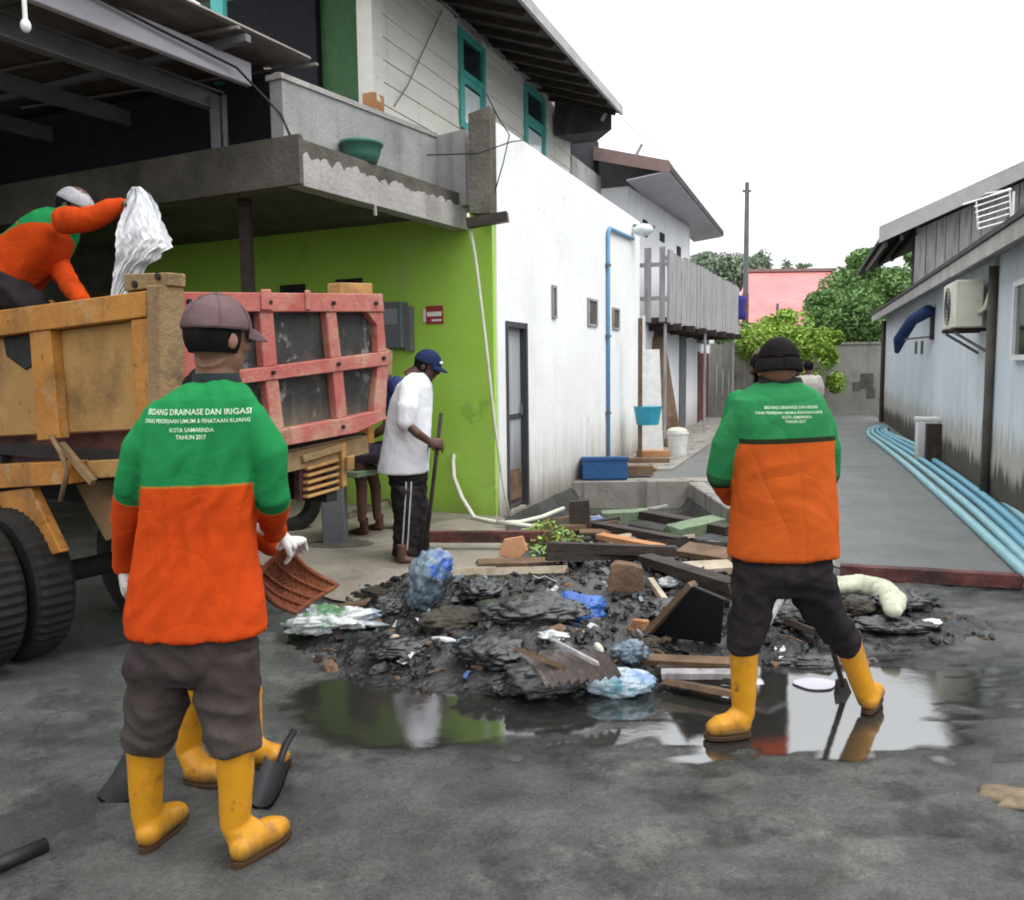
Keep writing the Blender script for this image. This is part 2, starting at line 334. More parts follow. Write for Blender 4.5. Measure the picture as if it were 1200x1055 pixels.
# ------------------------------------------------------------------ ground, with puddle hollows and the open drain
WP, WD = (-.09, 8.54), (.36, .933)              # lane-side face of the white wall (point, direction)
WN = (-.933, .36)
def sstep(a, b, x): t = min(1, max(0, (x - a) / (b - a))); return t * t * (3 - 2 * t)
def wall_x(y): return WP[0] + WD[0] / WD[1] * (y - WP[1])
def drain(x, y):
    xl = max(-.05, wall_x(y)) if y > 8.5 else -.05
    return .32 * sstep(xl - .05, xl + .2, x) * sstep(2.35, 2.1, x) * sstep(6.35, 6.75, y) * (1 if y < 10.8 else 0)
PUD = [(-.4, 3.72, .54, .36, .036), (-.08, 3.82, .42, .34, .036), (1.18, 3.56, .6, .3, .03), (1.75, 3.85, .5, .24, .022), (.75, 3.3, .3, .15, .018), (1.5, 3.3, .3, .14, .014), (.55, 3.75, .35, .2, .012), (1.3, 4.1, .6, .3, .02)]
def ground_z(x, y):
    z = -drain(x, y)
    if -4 < x < 4.5 and 1 < y < 12:
        n = mnoise.noise((x * 1.1, y * 1.1, .3)) * .006 + mnoise.noise((x * 3.1, y * 4.6, 4.3)) * .0085 + mnoise.noise((x * 8, y * 13, 7.3)) * .0055 + mnoise.noise((x * 21, y * 30, 1.3)) * .002
        n += .011 * (.3 - abs(mnoise.noise((x * 2.6 + .6 * mnoise.noise((x * 2, y * 2, 5)), y * 11, 2.2))) * 1.6) * sstep(.2, .6, x) + .008 * mnoise.noise((x * 7, y * 18, 8.8)) * sstep(.2, .6, x)
        for cx, cy, rx, ry, d in PUD:
            q = ((x - cx) / rx) ** 2 + ((y - cy) / ry) ** 2
            if q < 4: z -= d * math.exp(-q * 1.1)
        z += n
    return z
def axis(segs):
    out = []
    for a, b, st in segs:
        k = max(1, int(round((b - a) / st))); out += [a + (b - a) * i / k for i in range(k)]
    return out + [segs[-1][1]]
gx = axis([(-300, -30, 90), (-30, -4, 4), (-4, 4.2, .045), (4.2, 12, 1.0), (12, 30, 6), (30, 300, 90)])
gy = axis([(-40, 0, 10), (0, 1.7, .4), (1.7, 7.4, .045), (7.4, 11.0, .09), (11.0, 40, 4), (40, 600, 140)])
mb = MB(); nx = len(gx)
for y in gy:
    for x in gx: mb.v.append(Vector((x, y, ground_z(x, y))))
for j in range(len(gy) - 1):
    for i in range(nx - 1): mb.f.append((j * nx + i, j * nx + i + 1, (j + 1) * nx + i + 1, (j + 1) * nx + i))
mb.mi = [0] * len(mb.f)
mb.build('ground', K['road'], smooth=True, kind='structure')
WZ = -.0085
mb = MB(); ax = axis([(-1.7, 2.7, .035)]); ay = axis([(2.8, 4.7, .035)]); wid = {}
for j in range(len(ay) - 1):
    for i in range(len(ax) - 1):
        q = [(i, j), (i + 1, j), (i + 1, j + 1), (i, j + 1)]
        if min(ground_z(ax[a_], ay[b_]) for a_, b_ in q) < WZ + .001:
            f_ = []
            for k in q:
                if k not in wid: wid[k] = len(mb.v); mb.v.append(Vector((ax[k[0]], ay[k[1]], WZ)))
                f_.append(wid[k])
            mb.f.append(tuple(f_))
mb.mi = [0] * len(mb.f)
wo = mb.build('puddle_water', K['water'], smooth=True, kind='structure')
at = wo.data.attributes.new('depth', 'FLOAT', 'POINT'); at.data.foreach_set('value', [max(0.0, WZ - ground_z(v.co.x, v.co.y)) for v in wo.data.vertices])
_N, _L = K['water'].node_tree.nodes, K['water'].node_tree.links
_a = _N.new('ShaderNodeAttribute'); _a.attribute_name = 'depth'; _r = _N.new('ShaderNodeMapRange'); _r.inputs[2].default_value = .005; _r.inputs[4].default_value = .97; _L.new(_a.outputs['Fac'], _r.inputs[0])
_L.new(_r.outputs[0], _N['Principled BSDF'].inputs['Alpha'])       # murkier where deeper
# lane of concrete behind the drain
def sheet(name, pts, z, mat, kind='structure'):
    m = MB(); m.add([(p[0], p[1], z) for p in pts], [tuple(range(len(pts)))]); o = m.build(name, mat); tag(o, kind=kind); return o
RP, RD = (9.26, 21.22), (-.32, -.947)           # right-hand house wall (point, direction towards the camera)
lane = [(2.36, 6.12), (3.5, 5.72), (4.75, 6.6), (5.2, 9.2), (9.3, 21.3), (10.2, 24.0), (5.4, 24.0), (2.1, 14.3), (.82, 10.83), (2.36, 10.79)]
sheet('lane', lane, .012, K['lane'])
mb = MB()
ap = [G(300, 606), G(300, 660), G(345, 690), G(390, 705), G(430, 712), G(470, 690), G(520, 672), G(580, 668)]
app = [(p.x, p.y) for p in ap] + [(-.05, 6.62), (-.08, 8.3), (-.2, 8.52), (-3.5, 10.2)]
sheet('house_apron', app, .014, K['apron'])
mb = MB(); mb.hexa([(.74, 10.74, -.6), (2.75, 10.7, -.6), (2.75, 11.0, -.6), (.84, 11.0, -.6)], [(.74, 10.74, .035), (2.75, 10.7, .035), (2.75, 11.0, .035), (.84, 11.0, .035)])
mb.build('kerb', K['kerb'], bevel=.012, kind='structure')
mb = MB(); mb.hexa([(2.22, 6.2, -.5), (2.42, 6.2, -.5), (2.42, 10.69, -.5), (2.22, 10.69, -.5)], [(2.22, 6.2, .018), (2.42, 6.2, .018), (2.42, 10.69, .018), (2.22, 10.69, .018)])
mb.build('kerb', K['kerb'], bevel=.012, kind='structure')
# raised strip of walkway by the second house
mb = MB(); a = [(1.2, 11.9), (2.25, 11.9), (4.6, 18.2), (6.3, 24), (4.5, 24), (2.0, 14.6)]
mb.prism([(x, y, -.05) for x, y in a], (0, 0, .09)); mb.build('walkway', K['kerb'], kind='structure')

# ------------------------------------------------------------------ wall helper: boxes along a vertical plane
def along(p, d, t, off, z, n): return Vector((p[0] + d[0] * t + n[0] * off, p[1] + d[1] * t + n[1] * off, z))
def wbox(mb, p, d, n, t0, t1, z0, z1, o0, o1, mi=0):
    q = lambda z: [along(p, d, t0, o0, z, n), along(p, d, t1, o0, z, n), along(p, d, t1, o1, z, n), along(p, d, t0, o1, z, n)]
    return mb.hexa(q(z0), q(z1), mi)
def t_of(P, p, d): return (P.x - p[0]) * d[0] + (P.y - p[1]) * d[1]
def tz(px, py, p, d): P = V(px, py, p, d); return t_of(P, p, d), P.z

# ================================================================== LEFT HOUSE
UH, VH = (.456, .89), (-.89, .456)              # house axes: into depth, to the left
C0 = (-.15, 8.4)
S0 = (-1.52, 6.4)
house = root('two_storey_house', (-.15, 8.4, 0), 'two-storey house with lime green ground floor, blank white side wall and cream boarded upper storey', 'house')
# white side wall with door opening
td0, zd1 = tz(592, 376, WP, WD); td1, _ = tz(617, 378, WP, WD)
mb = MB(); T1 = (14.35 - 8.54) / .933; ZT = 3.84
wbox(mb, WP, WD, WN, -.1, td0, -.7, ZT, 0, .16); wbox(mb, WP, WD, WN, td0, td1, zd1, ZT, 0, .16); wbox(mb, WP, WD, WN, td1, T1, -.7, ZT, 0, .16)
wbox(mb, WP, WD, WN, td0, td1, -.7, 0.0, 0, .16)
side_wall = mb.build('side_wall', K['white_wall'], house)
mb = MB(); wbox(mb, WP, WD, WN, T1 - .16, T1, -.3, ZT - .01, .161, 4.0); mb.build('rear_wall', K['white_wall'], house)
# door
K['tin_door'] = M('grey_tin_door', [(.3, .31, .33), (.42, .43, .45)], 2, (.4, .6), .12, 15, stretch=(8, 8, .5), world=True, zstain=[((.06, .035, .025), .2, .8, .9, .85)])
K['door_frame'] = flat('dark_door_frame', (.05, .05, .055), .7)
mb = MB(); wbox(mb, WP, WD, WN, td0 + .05, td1 - .05, .02, zd1 - .06, .06, .09); dr = mb.build('door', K['tin_door'], house)
mb = MB()
wbox(mb, WP, WD, WN, td0 + .001, td0 + .05, .0, zd1, -.015, .1); wbox(mb, WP, WD, WN, td1 - .05, td1 - .001, 0, zd1, -.015, .1); wbox(mb, WP, WD, WN, td0 + .05, td1 - .05, zd1 - .06, zd1 - .001, -.012, .1)
mb.build('frame', K['door_frame'], dr)
mb = MB(); wbox(mb, WP, WD, WN, td0 + .07, td1 - .07, .95, 1.0, .045, .06); mb.build('rail', K['door_frame'], dr)
mb = MB(); wbox(mb, WP, WD, WN, td0 + .1, td1 - .12, .1, .42, .03, .06); mb.build('patch_panel', K['wood_brown'], dr)
mb = MB(); mb.tube([along(WP, WD, td1 - .1, .03, .98, WN), along(WP, WD, td1 - .1, .03, 1.1, WN)], .012); mb.build('handle', K['steel_grey'], dr)
# openings in the white wall
for (x0, x1, y0, y1) in ((646, 651, 334, 373), (688, 699, 349, 382), (717, 725, 360, 386)):
    a, z1_ = tz(x0, y0, WP, WD); b, _ = tz(x1, y0, WP, WD); _, z0_ = tz(x0, y1, WP, WD)
    mb = MB(); wbox(mb, WP, WD, WN, a, b, z0_, z1_, -.006, .03); vt = mb.build('vent', K['slab_dark'], house)
    mb = MB()
    w_ = min(.05, (b - a) * .2)
    for q0, q1, r0, r1 in ((a, a + w_, z0_, z1_), (b - w_, b, z0_, z1_), (a + w_, b - w_, z1_ - .03, z1_), (a + w_, b - w_, z0_, z0_ + .03)):
        wbox(mb, WP, WD, WN, q0, q1, r0, r1, -.022, -.0065)
    mb.build('frame', K['concrete'], vt)
# green ground-floor wall
GNn = (UH[0], UH[1])
mb = MB(); wbox(mb, C0, VH, GNn, .02, 9.5, -.4, 3.05, 0, .15); mb.build('front_wall', K['green_wall'], house)
mb = MB(); wbox(mb, C0, VH, GNn, 5.3, 5.45, -.1, 3.9, -4.6, -.001); mb.build('added_side_wall', K['slab_dark'], house)  # side wall added to keep daylight out of the carport
for (x0, x1, y0, y1) in ((330, 358, 333, 345), (395, 425, 326, 345)):
    a, z1_ = tz(x1, y0, C0, VH); b, _ = tz(x0, y0, C0, VH); _, z0_ = tz(x0, y1, C0, VH); z0_ = z1_ - .8
    mb = MB(); wbox(mb, C0, VH, GNn, a, b, z0_, z1_, -.03, .0); wi = mb.build('window', K['wood_dark'], house)
    mb = MB(); wbox(mb, C0, VH, GNn, a + .05, b - .05, z0_ + .05, z1_ - .05, -.036, -.03); mb.build('pane', K['glass_dark'], wi)
# concrete floor slab projecting over the forecourt, with chipped plaster band
mb = MB(); L = 7.5; TE = 2.4
sl = lambda t, l, z: Vector((S0[0] + UH[0] * t + VH[0] * l, S0[1] + UH[1] * t + VH[1] * l, z))
mb.hexa([sl(0, 0, 2.98), sl(TE, 0, 2.98), sl(TE, L, 2.98), sl(0, L, 2.98)], [sl(0, 0, 3.17), sl(TE, 0, 3.17), sl(TE, L, 3.17), sl(0, L, 3.17)])
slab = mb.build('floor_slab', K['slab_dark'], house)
mb = MB()                                       # jagged plaster band on the lane side, edge beam on the front
top = []; rnd = random.Random(3)
for i in range(97): top.append((i / 96 * (TE - .01), 3.05 + .05 * mnoise.noise((i * .11, 3, 1)) + .06 * mnoise.noise((i * .33, 7, 1)) + .015 * mnoise.noise((i * 1.1, 2, 5))))
poly = [sl(0, -.03, 2.83), sl(TE - .01, -.03, 2.83)] + [sl(t, -.03, z) for t, z in reversed(top)]
for i in range(96):
    (ta, za), (tb, zb) = top[i], top[i + 1]
    mb.hexa([sl(ta, -.03, 2.83), sl(tb, -.03, 2.83), sl(tb, .12, 2.83), sl(ta, .12, 2.83)], [sl(ta, -.03, za), sl(tb, -.03, zb), sl(tb, -.001, zb), sl(ta, -.001, za)])
mb.build('plaster_band', K['plaster'], slab)
mb = MB(); mb.hexa([sl(-.04, -.028, 2.84), sl(-.04, L, 2.84), sl(.14, L, 2.84), sl(.14, -.028, 2.84)], [sl(-.04, -.028, 3.19), sl(-.04, L, 3.19), sl(-.002, L, 3.19), sl(-.002, -.028, 3.19)])
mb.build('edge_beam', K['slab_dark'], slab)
for k in range(5):
    t = .35 + k * .45 + rnd.random() * .2
    mb = MB(); mb.beam(sl(t, -.02, 2.84), sl(t + .01, -.02, 2.7 + rnd.random() * .08), .02, .02); mb.build('drip_rod', K['plaster'], slab) if k in (1,) else None
mb = MB(); mb.hexa([sl(-.12, 5.3, 2.0), sl(-.12, 5.5, 2.0), sl(.1, 5.5, 2.0), sl(.1, 5.3, 2.0)], [sl(-.12, 5.3, 2.84), sl(-.12, 5.5, 2.84), sl(.1, 5.5, 2.84), sl(.1, 5.3, 2.84)])
# slim steel column under the slab at the back of the forecourt
pc = V(255, 262, S0, VH); tcx = (pc.x - S0[0]) * VH[0] + (pc.y - S0[1]) * VH[1]
mb = MB(); mb.beam(sl(.3, tcx, 0), sl(.3, tcx, 2.98), .09, .09); mb.build('column', K['wood_dark'], house)
# parapet on the slab
mb = MB()
pa = lambda t, l, z: sl(t, l, z)
t_r = 2.28
mb.hexa([pa(.12, .25, 3.168), pa(t_r, .25, 3.168), pa(t_r, .37, 3.168), pa(.12, .37, 3.168)], [pa(.12, .25, 3.66), pa(t_r, .25, 3.72), pa(t_r, .37, 3.72), pa(.12, .37, 3.66)])
mb.build('parapet', K['concrete'], house)
mb = MB(); mb.hexa([pa(.1, .235, 3.66), pa(t_r, .235, 3.72), pa(t_r, .39, 3.72), pa(.1, .39, 3.66)], [pa(.1, .235, 3.70), pa(t_r, .235, 3.76), pa(t_r, .39, 3.76), pa(.1, .39, 3.70)])
mb.build('coping', K['plaster'], house)
mb = MB(); mb.hexa([pa(t_r + .001, .4, 3.05), pa(t_r + .001, -.08, 3.05), pa(t_r + .12, -.08, 3.05), pa(t_r + .12, .4, 3.05)], [pa(t_r + .001, .4, 3.72), pa(t_r + .001, -.08, 3.76), pa(t_r + .12, -.08, 3.76), pa(t_r + .12, .4, 3.72)])
mb.build('parapet', K['concrete'], house)
pl0, pl1 = D(549, 140, 8.22), D(573, 131, 8.22)
mb = MB(); mb.hexa([(pl0.x, 8.16, 2.93), (pl1.x + .005, 8.16, 2.93), (pl1.x + .06, 8.34, 2.93), (pl0.x + .06, 8.4, 2.93)], [(pl0.x, 8.16, 3.83), (pl1.x + .005, 8.16, 3.9), (pl1.x + .06, 8.34, 3.9), (pl0.x + .06, 8.4, 3.83)])
mb.build('pillar', K['slab_dark'], house)
e0, e1 = D(548, 262, 8.12), D(595, 254, 8.05)
mb = MB(); mb.beam(e0, e1, .1, .09); mb.build('beam_end', K['wood_dark'], house)
# upper storey, boarded, set back
UPp = v2(WP, WN, .9)
cu, _ = tz(441, 110, UPp, WD); eu, _ = tz(703, 210, UPp, WD)
mb = MB(); wbox(mb, UPp, WD, WN, cu + .02, eu, 3.3, 5.42, .03, .15); upper = mb.build('upper_wall', K['siding'], house)
wins = []
for (x0, x1, y0, y1) in ((537, 566, 36, 142), (614, 637, 100, 180)):
    a, zt_ = tz(x0, y0, UPp, WD); b, _ = tz(x1, y1, UPp, WD); _, zb_ = tz((x0 + x1) / 2, y1, UPp, WD); wins.append((a, b, zb_ - .12, zt_))
tb, _ = tz(668, 150, UPp, WD)
segs = [(cu, wins[0][0]), (wins[0][1], wins[1][0]), (wins[1][1], tb)]
bz = 3.75; BHt = .205
for row in range(9):
    z0_, z1_ = bz + row * BHt, min(5.42, bz + (row + 1) * BHt)
    if z1_ - z0_ < .03: continue
    for a, b in segs:
        m_ = MB(); q = lambda o0, o1: None
        m_.hexa([along(UPp, WD, a + .002, -.008, z0_, WN), along(UPp, WD, b - .002, -.008, z0_, WN), along(UPp, WD, b - .002, .03, z0_, WN), along(UPp, WD, a + .002, .03, z0_, WN)],
                [along(UPp, WD, a + .002, .003, z1_ - .004, WN), along(UPp, WD, b - .002, .003, z1_ - .004, WN), along(UPp, WD, b - .002, .03, z1_ - .004, WN), along(UPp, WD, a + .002, .03, z1_ - .004, WN)])
        m_.build('board', K['siding'], upper)
for i, (a, b, z0_, z1_) in enumerate(wins):
    mb = MB(); wbox(mb, UPp, WD, WN, a, b, z0_, z1_, .0, .03); wi = mb.build('window', K['glass_dark'], house)
    mb = MB(); e = .055; zm = z0_ + (z1_ - z0_) * .55
    for q0, q1, r0, r1 in ((a - .03, a + e, z0_ - .02, z1_ + .03), (b - e, b + .03, z0_ - .02, z1_ + .03), (a + e, b - e, z1_ - .03, z1_ + .03), (a + e, b - e, zm, zm + .06), (a + e, b - e, z0_ - .02, z0_ + .05)):
        wbox(mb, UPp, WD, WN, q0, q1, r0, r1, -.035, -.001)
    mb.build('frame', K['teal'], wi)
    mb = MB(); wbox(mb, UPp, WD, WN, a + e + .07, b - e - .05, z0_ + .06, zm - .1, -.008, -.001); mb.build('pane', K['glass_pale'], wi)
    mb = MB()
    for q0, q1, r0, r1 in ((a + e, a + e + .06, z0_ + .05, zm), (b - e - .045, b - e, z0_ + .05, zm), (a + e + .06, b - e - .045, zm - .07, zm)):
        wbox(mb, UPp, WD, WN, q0, q1, r0, r1, -.02, -.0012)
    mb.build('sash', K['teal'], wi)
mb = MB(); wbox(mb, UPp, WD, WN, tb, eu, 3.8, 4.8, -.02, .03); mb.build('end_panel', K['concrete'], house)
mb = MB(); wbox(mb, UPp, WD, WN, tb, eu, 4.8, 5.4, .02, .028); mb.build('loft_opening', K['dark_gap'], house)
# corner post, painted base, upper veranda with deep green wall
mb = MB(); p0 = along(UPp, WD, cu, .0, 0, WN)
for (l0, l1, mm, z0_, z1_, nm, o0) in ((0.0, .12, 'siding', 4.02, 5.42, 'corner_post', -.04), (.0, .125, 'wood_orange', 3.7, 4.02, 'post_base', -.045), (.12, .2, 'siding', 3.7, 5.42, 'corner_post', 0.0)):
    m_ = MB(); f = lambda l, t, z: Vector((p0.x + VH[0] * l + UH[0] * t, p0.y + VH[1] * l + UH[1] * t, z))
    m_.hexa([f(l0, o0, z0_), f(l1, o0, z0_), f(l1, .12, z0_), f(l0, .12, z0_)], [f(l0, o0, z1_), f(l1, o0, z1_), f(l1, .12, z1_), f(l0, .12, z1_)]); m_.build(nm, K[mm], house)
vr = lambda l, t, z: Vector((p0.x + VH[0] * l + UH[0] * t, p0.y + VH[1] * l + UH[1] * t, z))
mb = MB(); mb.hexa([vr(.2, .5, 3.2), vr(7, .5, 3.2), vr(7, .6, 3.2), vr(.2, .6, 3.2)], [vr(.2, .5, 5.5), vr(7, .5, 5.5), vr(7, .6, 5.5), vr(.2, .6, 5.5)]); vw = mb.build('veranda_wall', K['deep_green'], house)
mb = MB(); mb.hexa([vr(.21, .3, 3.2), vr(.36, .3, 3.2), vr(.36, .499, 3.2), vr(.21, .499, 3.2)], [vr(.21, .3, 5.4), vr(.36, .3, 5.4), vr(.36, .499, 5.4), vr(.21, .499, 5.4)]); mb.build('gap_shade_block', K['dark_gap'], house)  # dark block painted for the shaded gap behind the corner post
mb = MB(); mb.hexa([vr(1.02, .42, 3.2), vr(7, .42, 3.2), vr(7, .499, 3.2), vr(1.02, .499, 3.2)], [vr(1.02, .42, 5.4), vr(7, .42, 5.4), vr(7, .499, 5.4), vr(1.02, .499, 5.4)]); mb.build('veranda_shade_panel', K['dark_gap'], house)  # dark panel standing in for the unlit depth of the veranda
tp = D(257, 20, 7.6)
mb = MB(); mb.beam((tp.x, tp.y, 3.17), (tp.x, tp.y, 5.3), .12, .1); mb.build('veranda_post', K['teal'], house)
# main roof: underside dark, grey sheet edge
ro = v2(WP, WN, -.12); ta = -1.6; t_end, _ = tz(727, 150, ro, WD)
mb = MB(); rr = lambda t, o, z: along(WP, WD, t, o, z, WN)
zo, zi = 5.1, 7.3
mb.hexa([rr(ta, -.12, zo - .03), rr(t_end, -.12, zo - .03), rr(t_end, 6.5, zi), rr(ta, 6.5, zi)], [rr(ta, -.12, zo), rr(t_end, -.12, zo), rr(t_end, 6.5, zi + .03), rr(ta, 6.5, zi + .03)])
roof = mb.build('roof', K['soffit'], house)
mb = MB(); mb.hexa([rr(ta, -.16, zo - .05), rr(t_end, -.16, zo - .05), rr(t_end, -.122, zo - .05), rr(ta, -.122, zo - .05)], [rr(ta, -.16, zo + .07), rr(t_end, -.16, zo + .07), rr(t_end, -.122, zo + .07), rr(ta, -.122, zo + .07)])
mb.build('fascia', K['roof_edge'], roof)
for k in range(13):
    t = ta + .3 + k * (t_end - ta - .5) / 12
    m_ = MB(); m_.beam(rr(t, -.1, zo - .06), rr(t, .88, zo + .26), .05, .08); m_.build('rafter', K['wood_dark'], roof)
mb = MB(); mb.tube([rr(ta + .4, .83, 5.33), rr(2, .84, 5.31), rr(t_end - .4, .84, 5.36)], .018, 8); mb.build('conduit', K['steel_grey'], house)
mb = MB(); mb.hexa([rr(tb + .1, .5, 4.98), rr(t_end - .03, .0, 4.86), rr(t_end - .03, .86, 4.86), rr(tb + .1, .86, 4.98)], [rr(tb + .1, .5, 5.26), rr(t_end - .03, .0, 5.1), rr(t_end - .03, .86, 5.38), rr(tb + .1, .86, 5.38)])
mb.build('boxed_eave', K['soffit'], house)
for t in (tb + 1.1, t_end - .2):
    m_ = MB(); m_.beam(rr(t, .1, 4.95), rr(t, .0, 5.12), .04, .04); m_.build('strut', K['wood_grey'], house)

# things on and around the left house
def pipe_thing(name, pts, r, mat, label, cat, n=10, group=None):
    m = MB(); base = Vector(pts[0]); m.tube(pts, r, n); o = m.build(name, mat, smooth=True, loc=base); tag(o, label, cat, group); return o
wp = lambda px, py, off=-.03: V(px, py, v2(WP, WN, off), WD)
bp = root('water_pipe', wp(713, 541), 'painted blue water pipe running up the white side wall and bending at the top', 'pipe')
q0, q1, q2 = wp(713, 541), wp(706, 263), wp(742, 264)
z_ = Vector((0, 0, 1))
mb = MB(); mb.tube([Vector((q0.x, q0.y, .05)), Vector((q0.x, q0.y, q1.z - .06)), Vector((q0.x + .03, q0.y + .05, q1.z)), Vector((q2.x, q2.y, q1.z + .05))], .028, 10); mb.build('pipe', K['blue_pipe'], bp, smooth=True)
for zz in (.8, 1.9, 2.9):
    mb = MB(); wbox(mb, WP, WD, WN, t_of(q0, WP, WD) - .06, t_of(q0, WP, WD) + .06, zz, zz + .03, -.062, -.0005); mb.build('clip', K['steel_grey'], bp)
lm = wp(742, 266, -.02)
fl = root('flood_lamp', lm, 'pale flood lamp at the far top end of the white wall', 'lamp')
mb = MB(); mb.beam(lm + Vector((.0, 0, .02)), lm + Vector((.35, .05, .0)), .04, .04); mb.build('bracket', K['steel_grey'], fl)
mb = MB(); mb.ball(lm + Vector((.16, 0, -.05)), .16, .14, .1); mb.build('shade', K['glass_pale'], fl, smooth=True)
hs = [sl(TE - .02, -.12, 2.95), sl(TE - .01, -.12, 2.7)]
h0, h1 = D(548, 250, 8.15), D(597, 606, 8.3)
pipe_thing('rain_hose', [h0, D(557, 300, 8.17), D(568, 390, 8.22), D(580, 500, 8.27), D(590, 570, 8.3), Vector((h1.x, h1.y, .03))], .014, K['hose'], 'thin cream hose hanging from the slab corner down to the door', 'hose')
ga = V(532, 530, v2(C0, GNn, -.04), VH); 
pipe_thing('drain_hose', [V(532, 533, v2(C0, GNn, .01), VH), V(531, 540, v2(C0, GNn, -.06), VH), V(532, 560, v2(C0, GNn, -.12), VH), V(541, 583, v2(C0, GNn, -.2), VH), G(556, 607, .03), G(585, 613, .03), G(610, 612, .03), G(635, 606, .03), G(660, 596, .03)], .022, K['hose'], 'cream drain hose curling out of the green wall onto the apron', 'hose')
pipe_thing('drain_pipe', [G(582, 612, .06), G(605, 615, .05), G(632, 618, .04)], .022, K['cream_plastic'], 'short stub of cream pipe lying by the tin door', 'pipe')
# sign and meter on the green wall
sg = V(509, 369, v2(C0, GNn, -.012), VH)
sgr = root('wall_sign', sg, 'small red and white sign on the lime green wall', 'sign')
mb = MB(); t_ = t_of(sg, C0, VH)
wbox(mb, C0, VH, GNn, t_ - .1, t_ + .1, sg.z - .09, sg.z + .09, -.014, -.002); mb.build('plate', K['sign_red'], sgr)
for r0, r1, l0, l1 in ((-.015, .03, -.085, .085), (-.065, -.045, -.085, .03), (-.07, .06, .1, .13)):
    mb = MB(); wbox(mb, C0, VH, GNn, t_ + l0, t_ + l1, sg.z + r0, sg.z + r1, -.018, -.0145); mb.build('white_band', K['sign_white'], sgr)
ms = V(460, 383, v2(C0, GNn, -.1), VH); t_ = t_of(ms, C0, VH)
mr = root('meter_box', ms, 'dark grey electricity meter box on the green wall behind the truck', 'meter box')
mb = MB(); wbox(mb, C0, VH, GNn, t_ - .13, t_ + .14, ms.z - .22, ms.z + .25, -.13, -.001); mb.build('case', K['meter'], mr, bevel=.01)
mb = MB(); wbox(mb, C0, VH, GNn, t_ - .09, t_ + .09, ms.z + .02, ms.z + .18, -.136, -.1305); mb.build('glass', K['glass_dark'], mr)
mb = MB(); wbox(mb, C0, VH, GNn, t_ - .2, t_ - .13, ms.z - .25, ms.z + .2, -.08, -.002); mb.build('side_plate', K['steel_grey'], mr)
# green basin on the slab edge
gb = sl(.88, .1, 3.172)
bs = root('green_basin', gb, 'dark green plastic basin standing on the chipped slab edge', 'basin')
mb = MB(); n = 24; rg = []
for r_, z0_ in ((.12, 0), (.15, .07), (.165, .14), (.18, .145), (.18, .17), (.16, .17), (.14, .08), (.1, .012)):
    rg.append([gb + Vector((r_ * math.cos(2 * math.pi * i / n), r_ * math.sin(2 * math.pi * i / n), z0_)) for i in range(n)])
mb.loft(rg); mb.build('bowl', K['green_plastic'], bs, smooth=True)
# corrugated canopy with steel beams
can = root('corrugated_canopy', (-2.3, 6.9, 3.17), 'old corrugated zinc canopy on pale and dark steel beams over the parked truck', 'canopy')
cb0, cb1 = Vector((-1.96, 6.72, 3.72)), Vector((-1.96, 6.72, 3.72)) - Vector((UH[0], UH[1], 0)) * 5.2
mb = MB(); mb.beam(cb0, cb1, .06, .17); mb.build('edge_beam', K['steel_pale'], can, bevel=.006)
c20 = Vector((-2.3, 6.98, 3.6)); c21 = c20 - Vector((UH[0], UH[1], 0)) * 5.2
mb = MB(); mb.beam(c20, c21, .05, .14); mb.beam(c20 + Vector((.03, 0, .07)), c21 + Vector((.03, 0, .07)), .09, .012); mb.beam(c20 + Vector((.03, 0, -.07)), c21 + Vector((.03, 0, -.07)), .09, .012); mb.build('channel_beam', K['steel_grey'], can)
for k in range(1, 4):
    a = Vector((-2.3 - .9 * k, 6.98 + .46 * k, 3.62)); m_ = MB(); m_.beam(a, a - Vector((UH[0], UH[1], 0)) * 5.6, .05, .12); m_.build('channel_beam', K['steel_grey'], can)
for k in range(4):
    a = cb0 - Vector((UH[0], UH[1], 0)) * (.35 + k * 1.2) + Vector((.3, -.15, .1)); m_ = MB(); m_.beam(a, a + Vector((VH[0], VH[1], 0)) * 6, .05, .05); m_.build('purlin', K['steel_grey'], can)
mb = MB(); mb.beam((-2.28, 6.9, 3.17), (-2.28, 6.9, 3.62), .075, .075); mb.beam((-2.2, 6.86, 3.17), (-2.2, 6.86, 3.62), .03, .03); mb.build('post', K['steel_grey'], can)
# wavy sheet
mb = MB(); lamp_n = 150; rows = 2; E0 = cb0 + Vector((.28, -.14, .17)) + Vector((UH[0], UH[1], 0)) * .35
TS = 6.6; pitch_w = .076; BACK = 3.4
for side in (0, 1):
    for i in range(lamp_n * 4 + 1):
        l = i * pitch_w / 4; zz = .018 * math.sin(2 * math.pi * l / pitch_w) + l * .03
        for t in ((0 if l * .55 < .5 else -BACK), TS):
            mb.v.append(E0 + Vector((VH[0], VH[1], 0)) * l * .55 - Vector((UH[0], UH[1], 0)) * t + Vector((0, 0, zz + side * .004)))
N_ = lamp_n * 4 + 1
for side in (0, 1):
    for i in range(N_ - 1):
        o_ = side * N_ * 2 + i * 2; mb.f.append((o_, o_ + 1, o_ + 3, o_ + 2))
mb.mi = [0] * len(mb.f)
mb.build('zinc_sheet', K['zinc'], can, smooth=True)
mb = MB(); mb.hexa([sl(.5, .55, 3.172), sl(.5, 5.5, 3.172), sl(.54, 5.5, 3.172), sl(.54, .55, 3.172)], [sl(.5, .55, 3.86), sl(.5, 5.5, 4.0), sl(.54, 5.5, 4.0), sl(.54, .55, 3.86)]); mb.build('shade_screen', K['dark_gap'], can)  # dark sheet added to paint the space behind the beams as shade
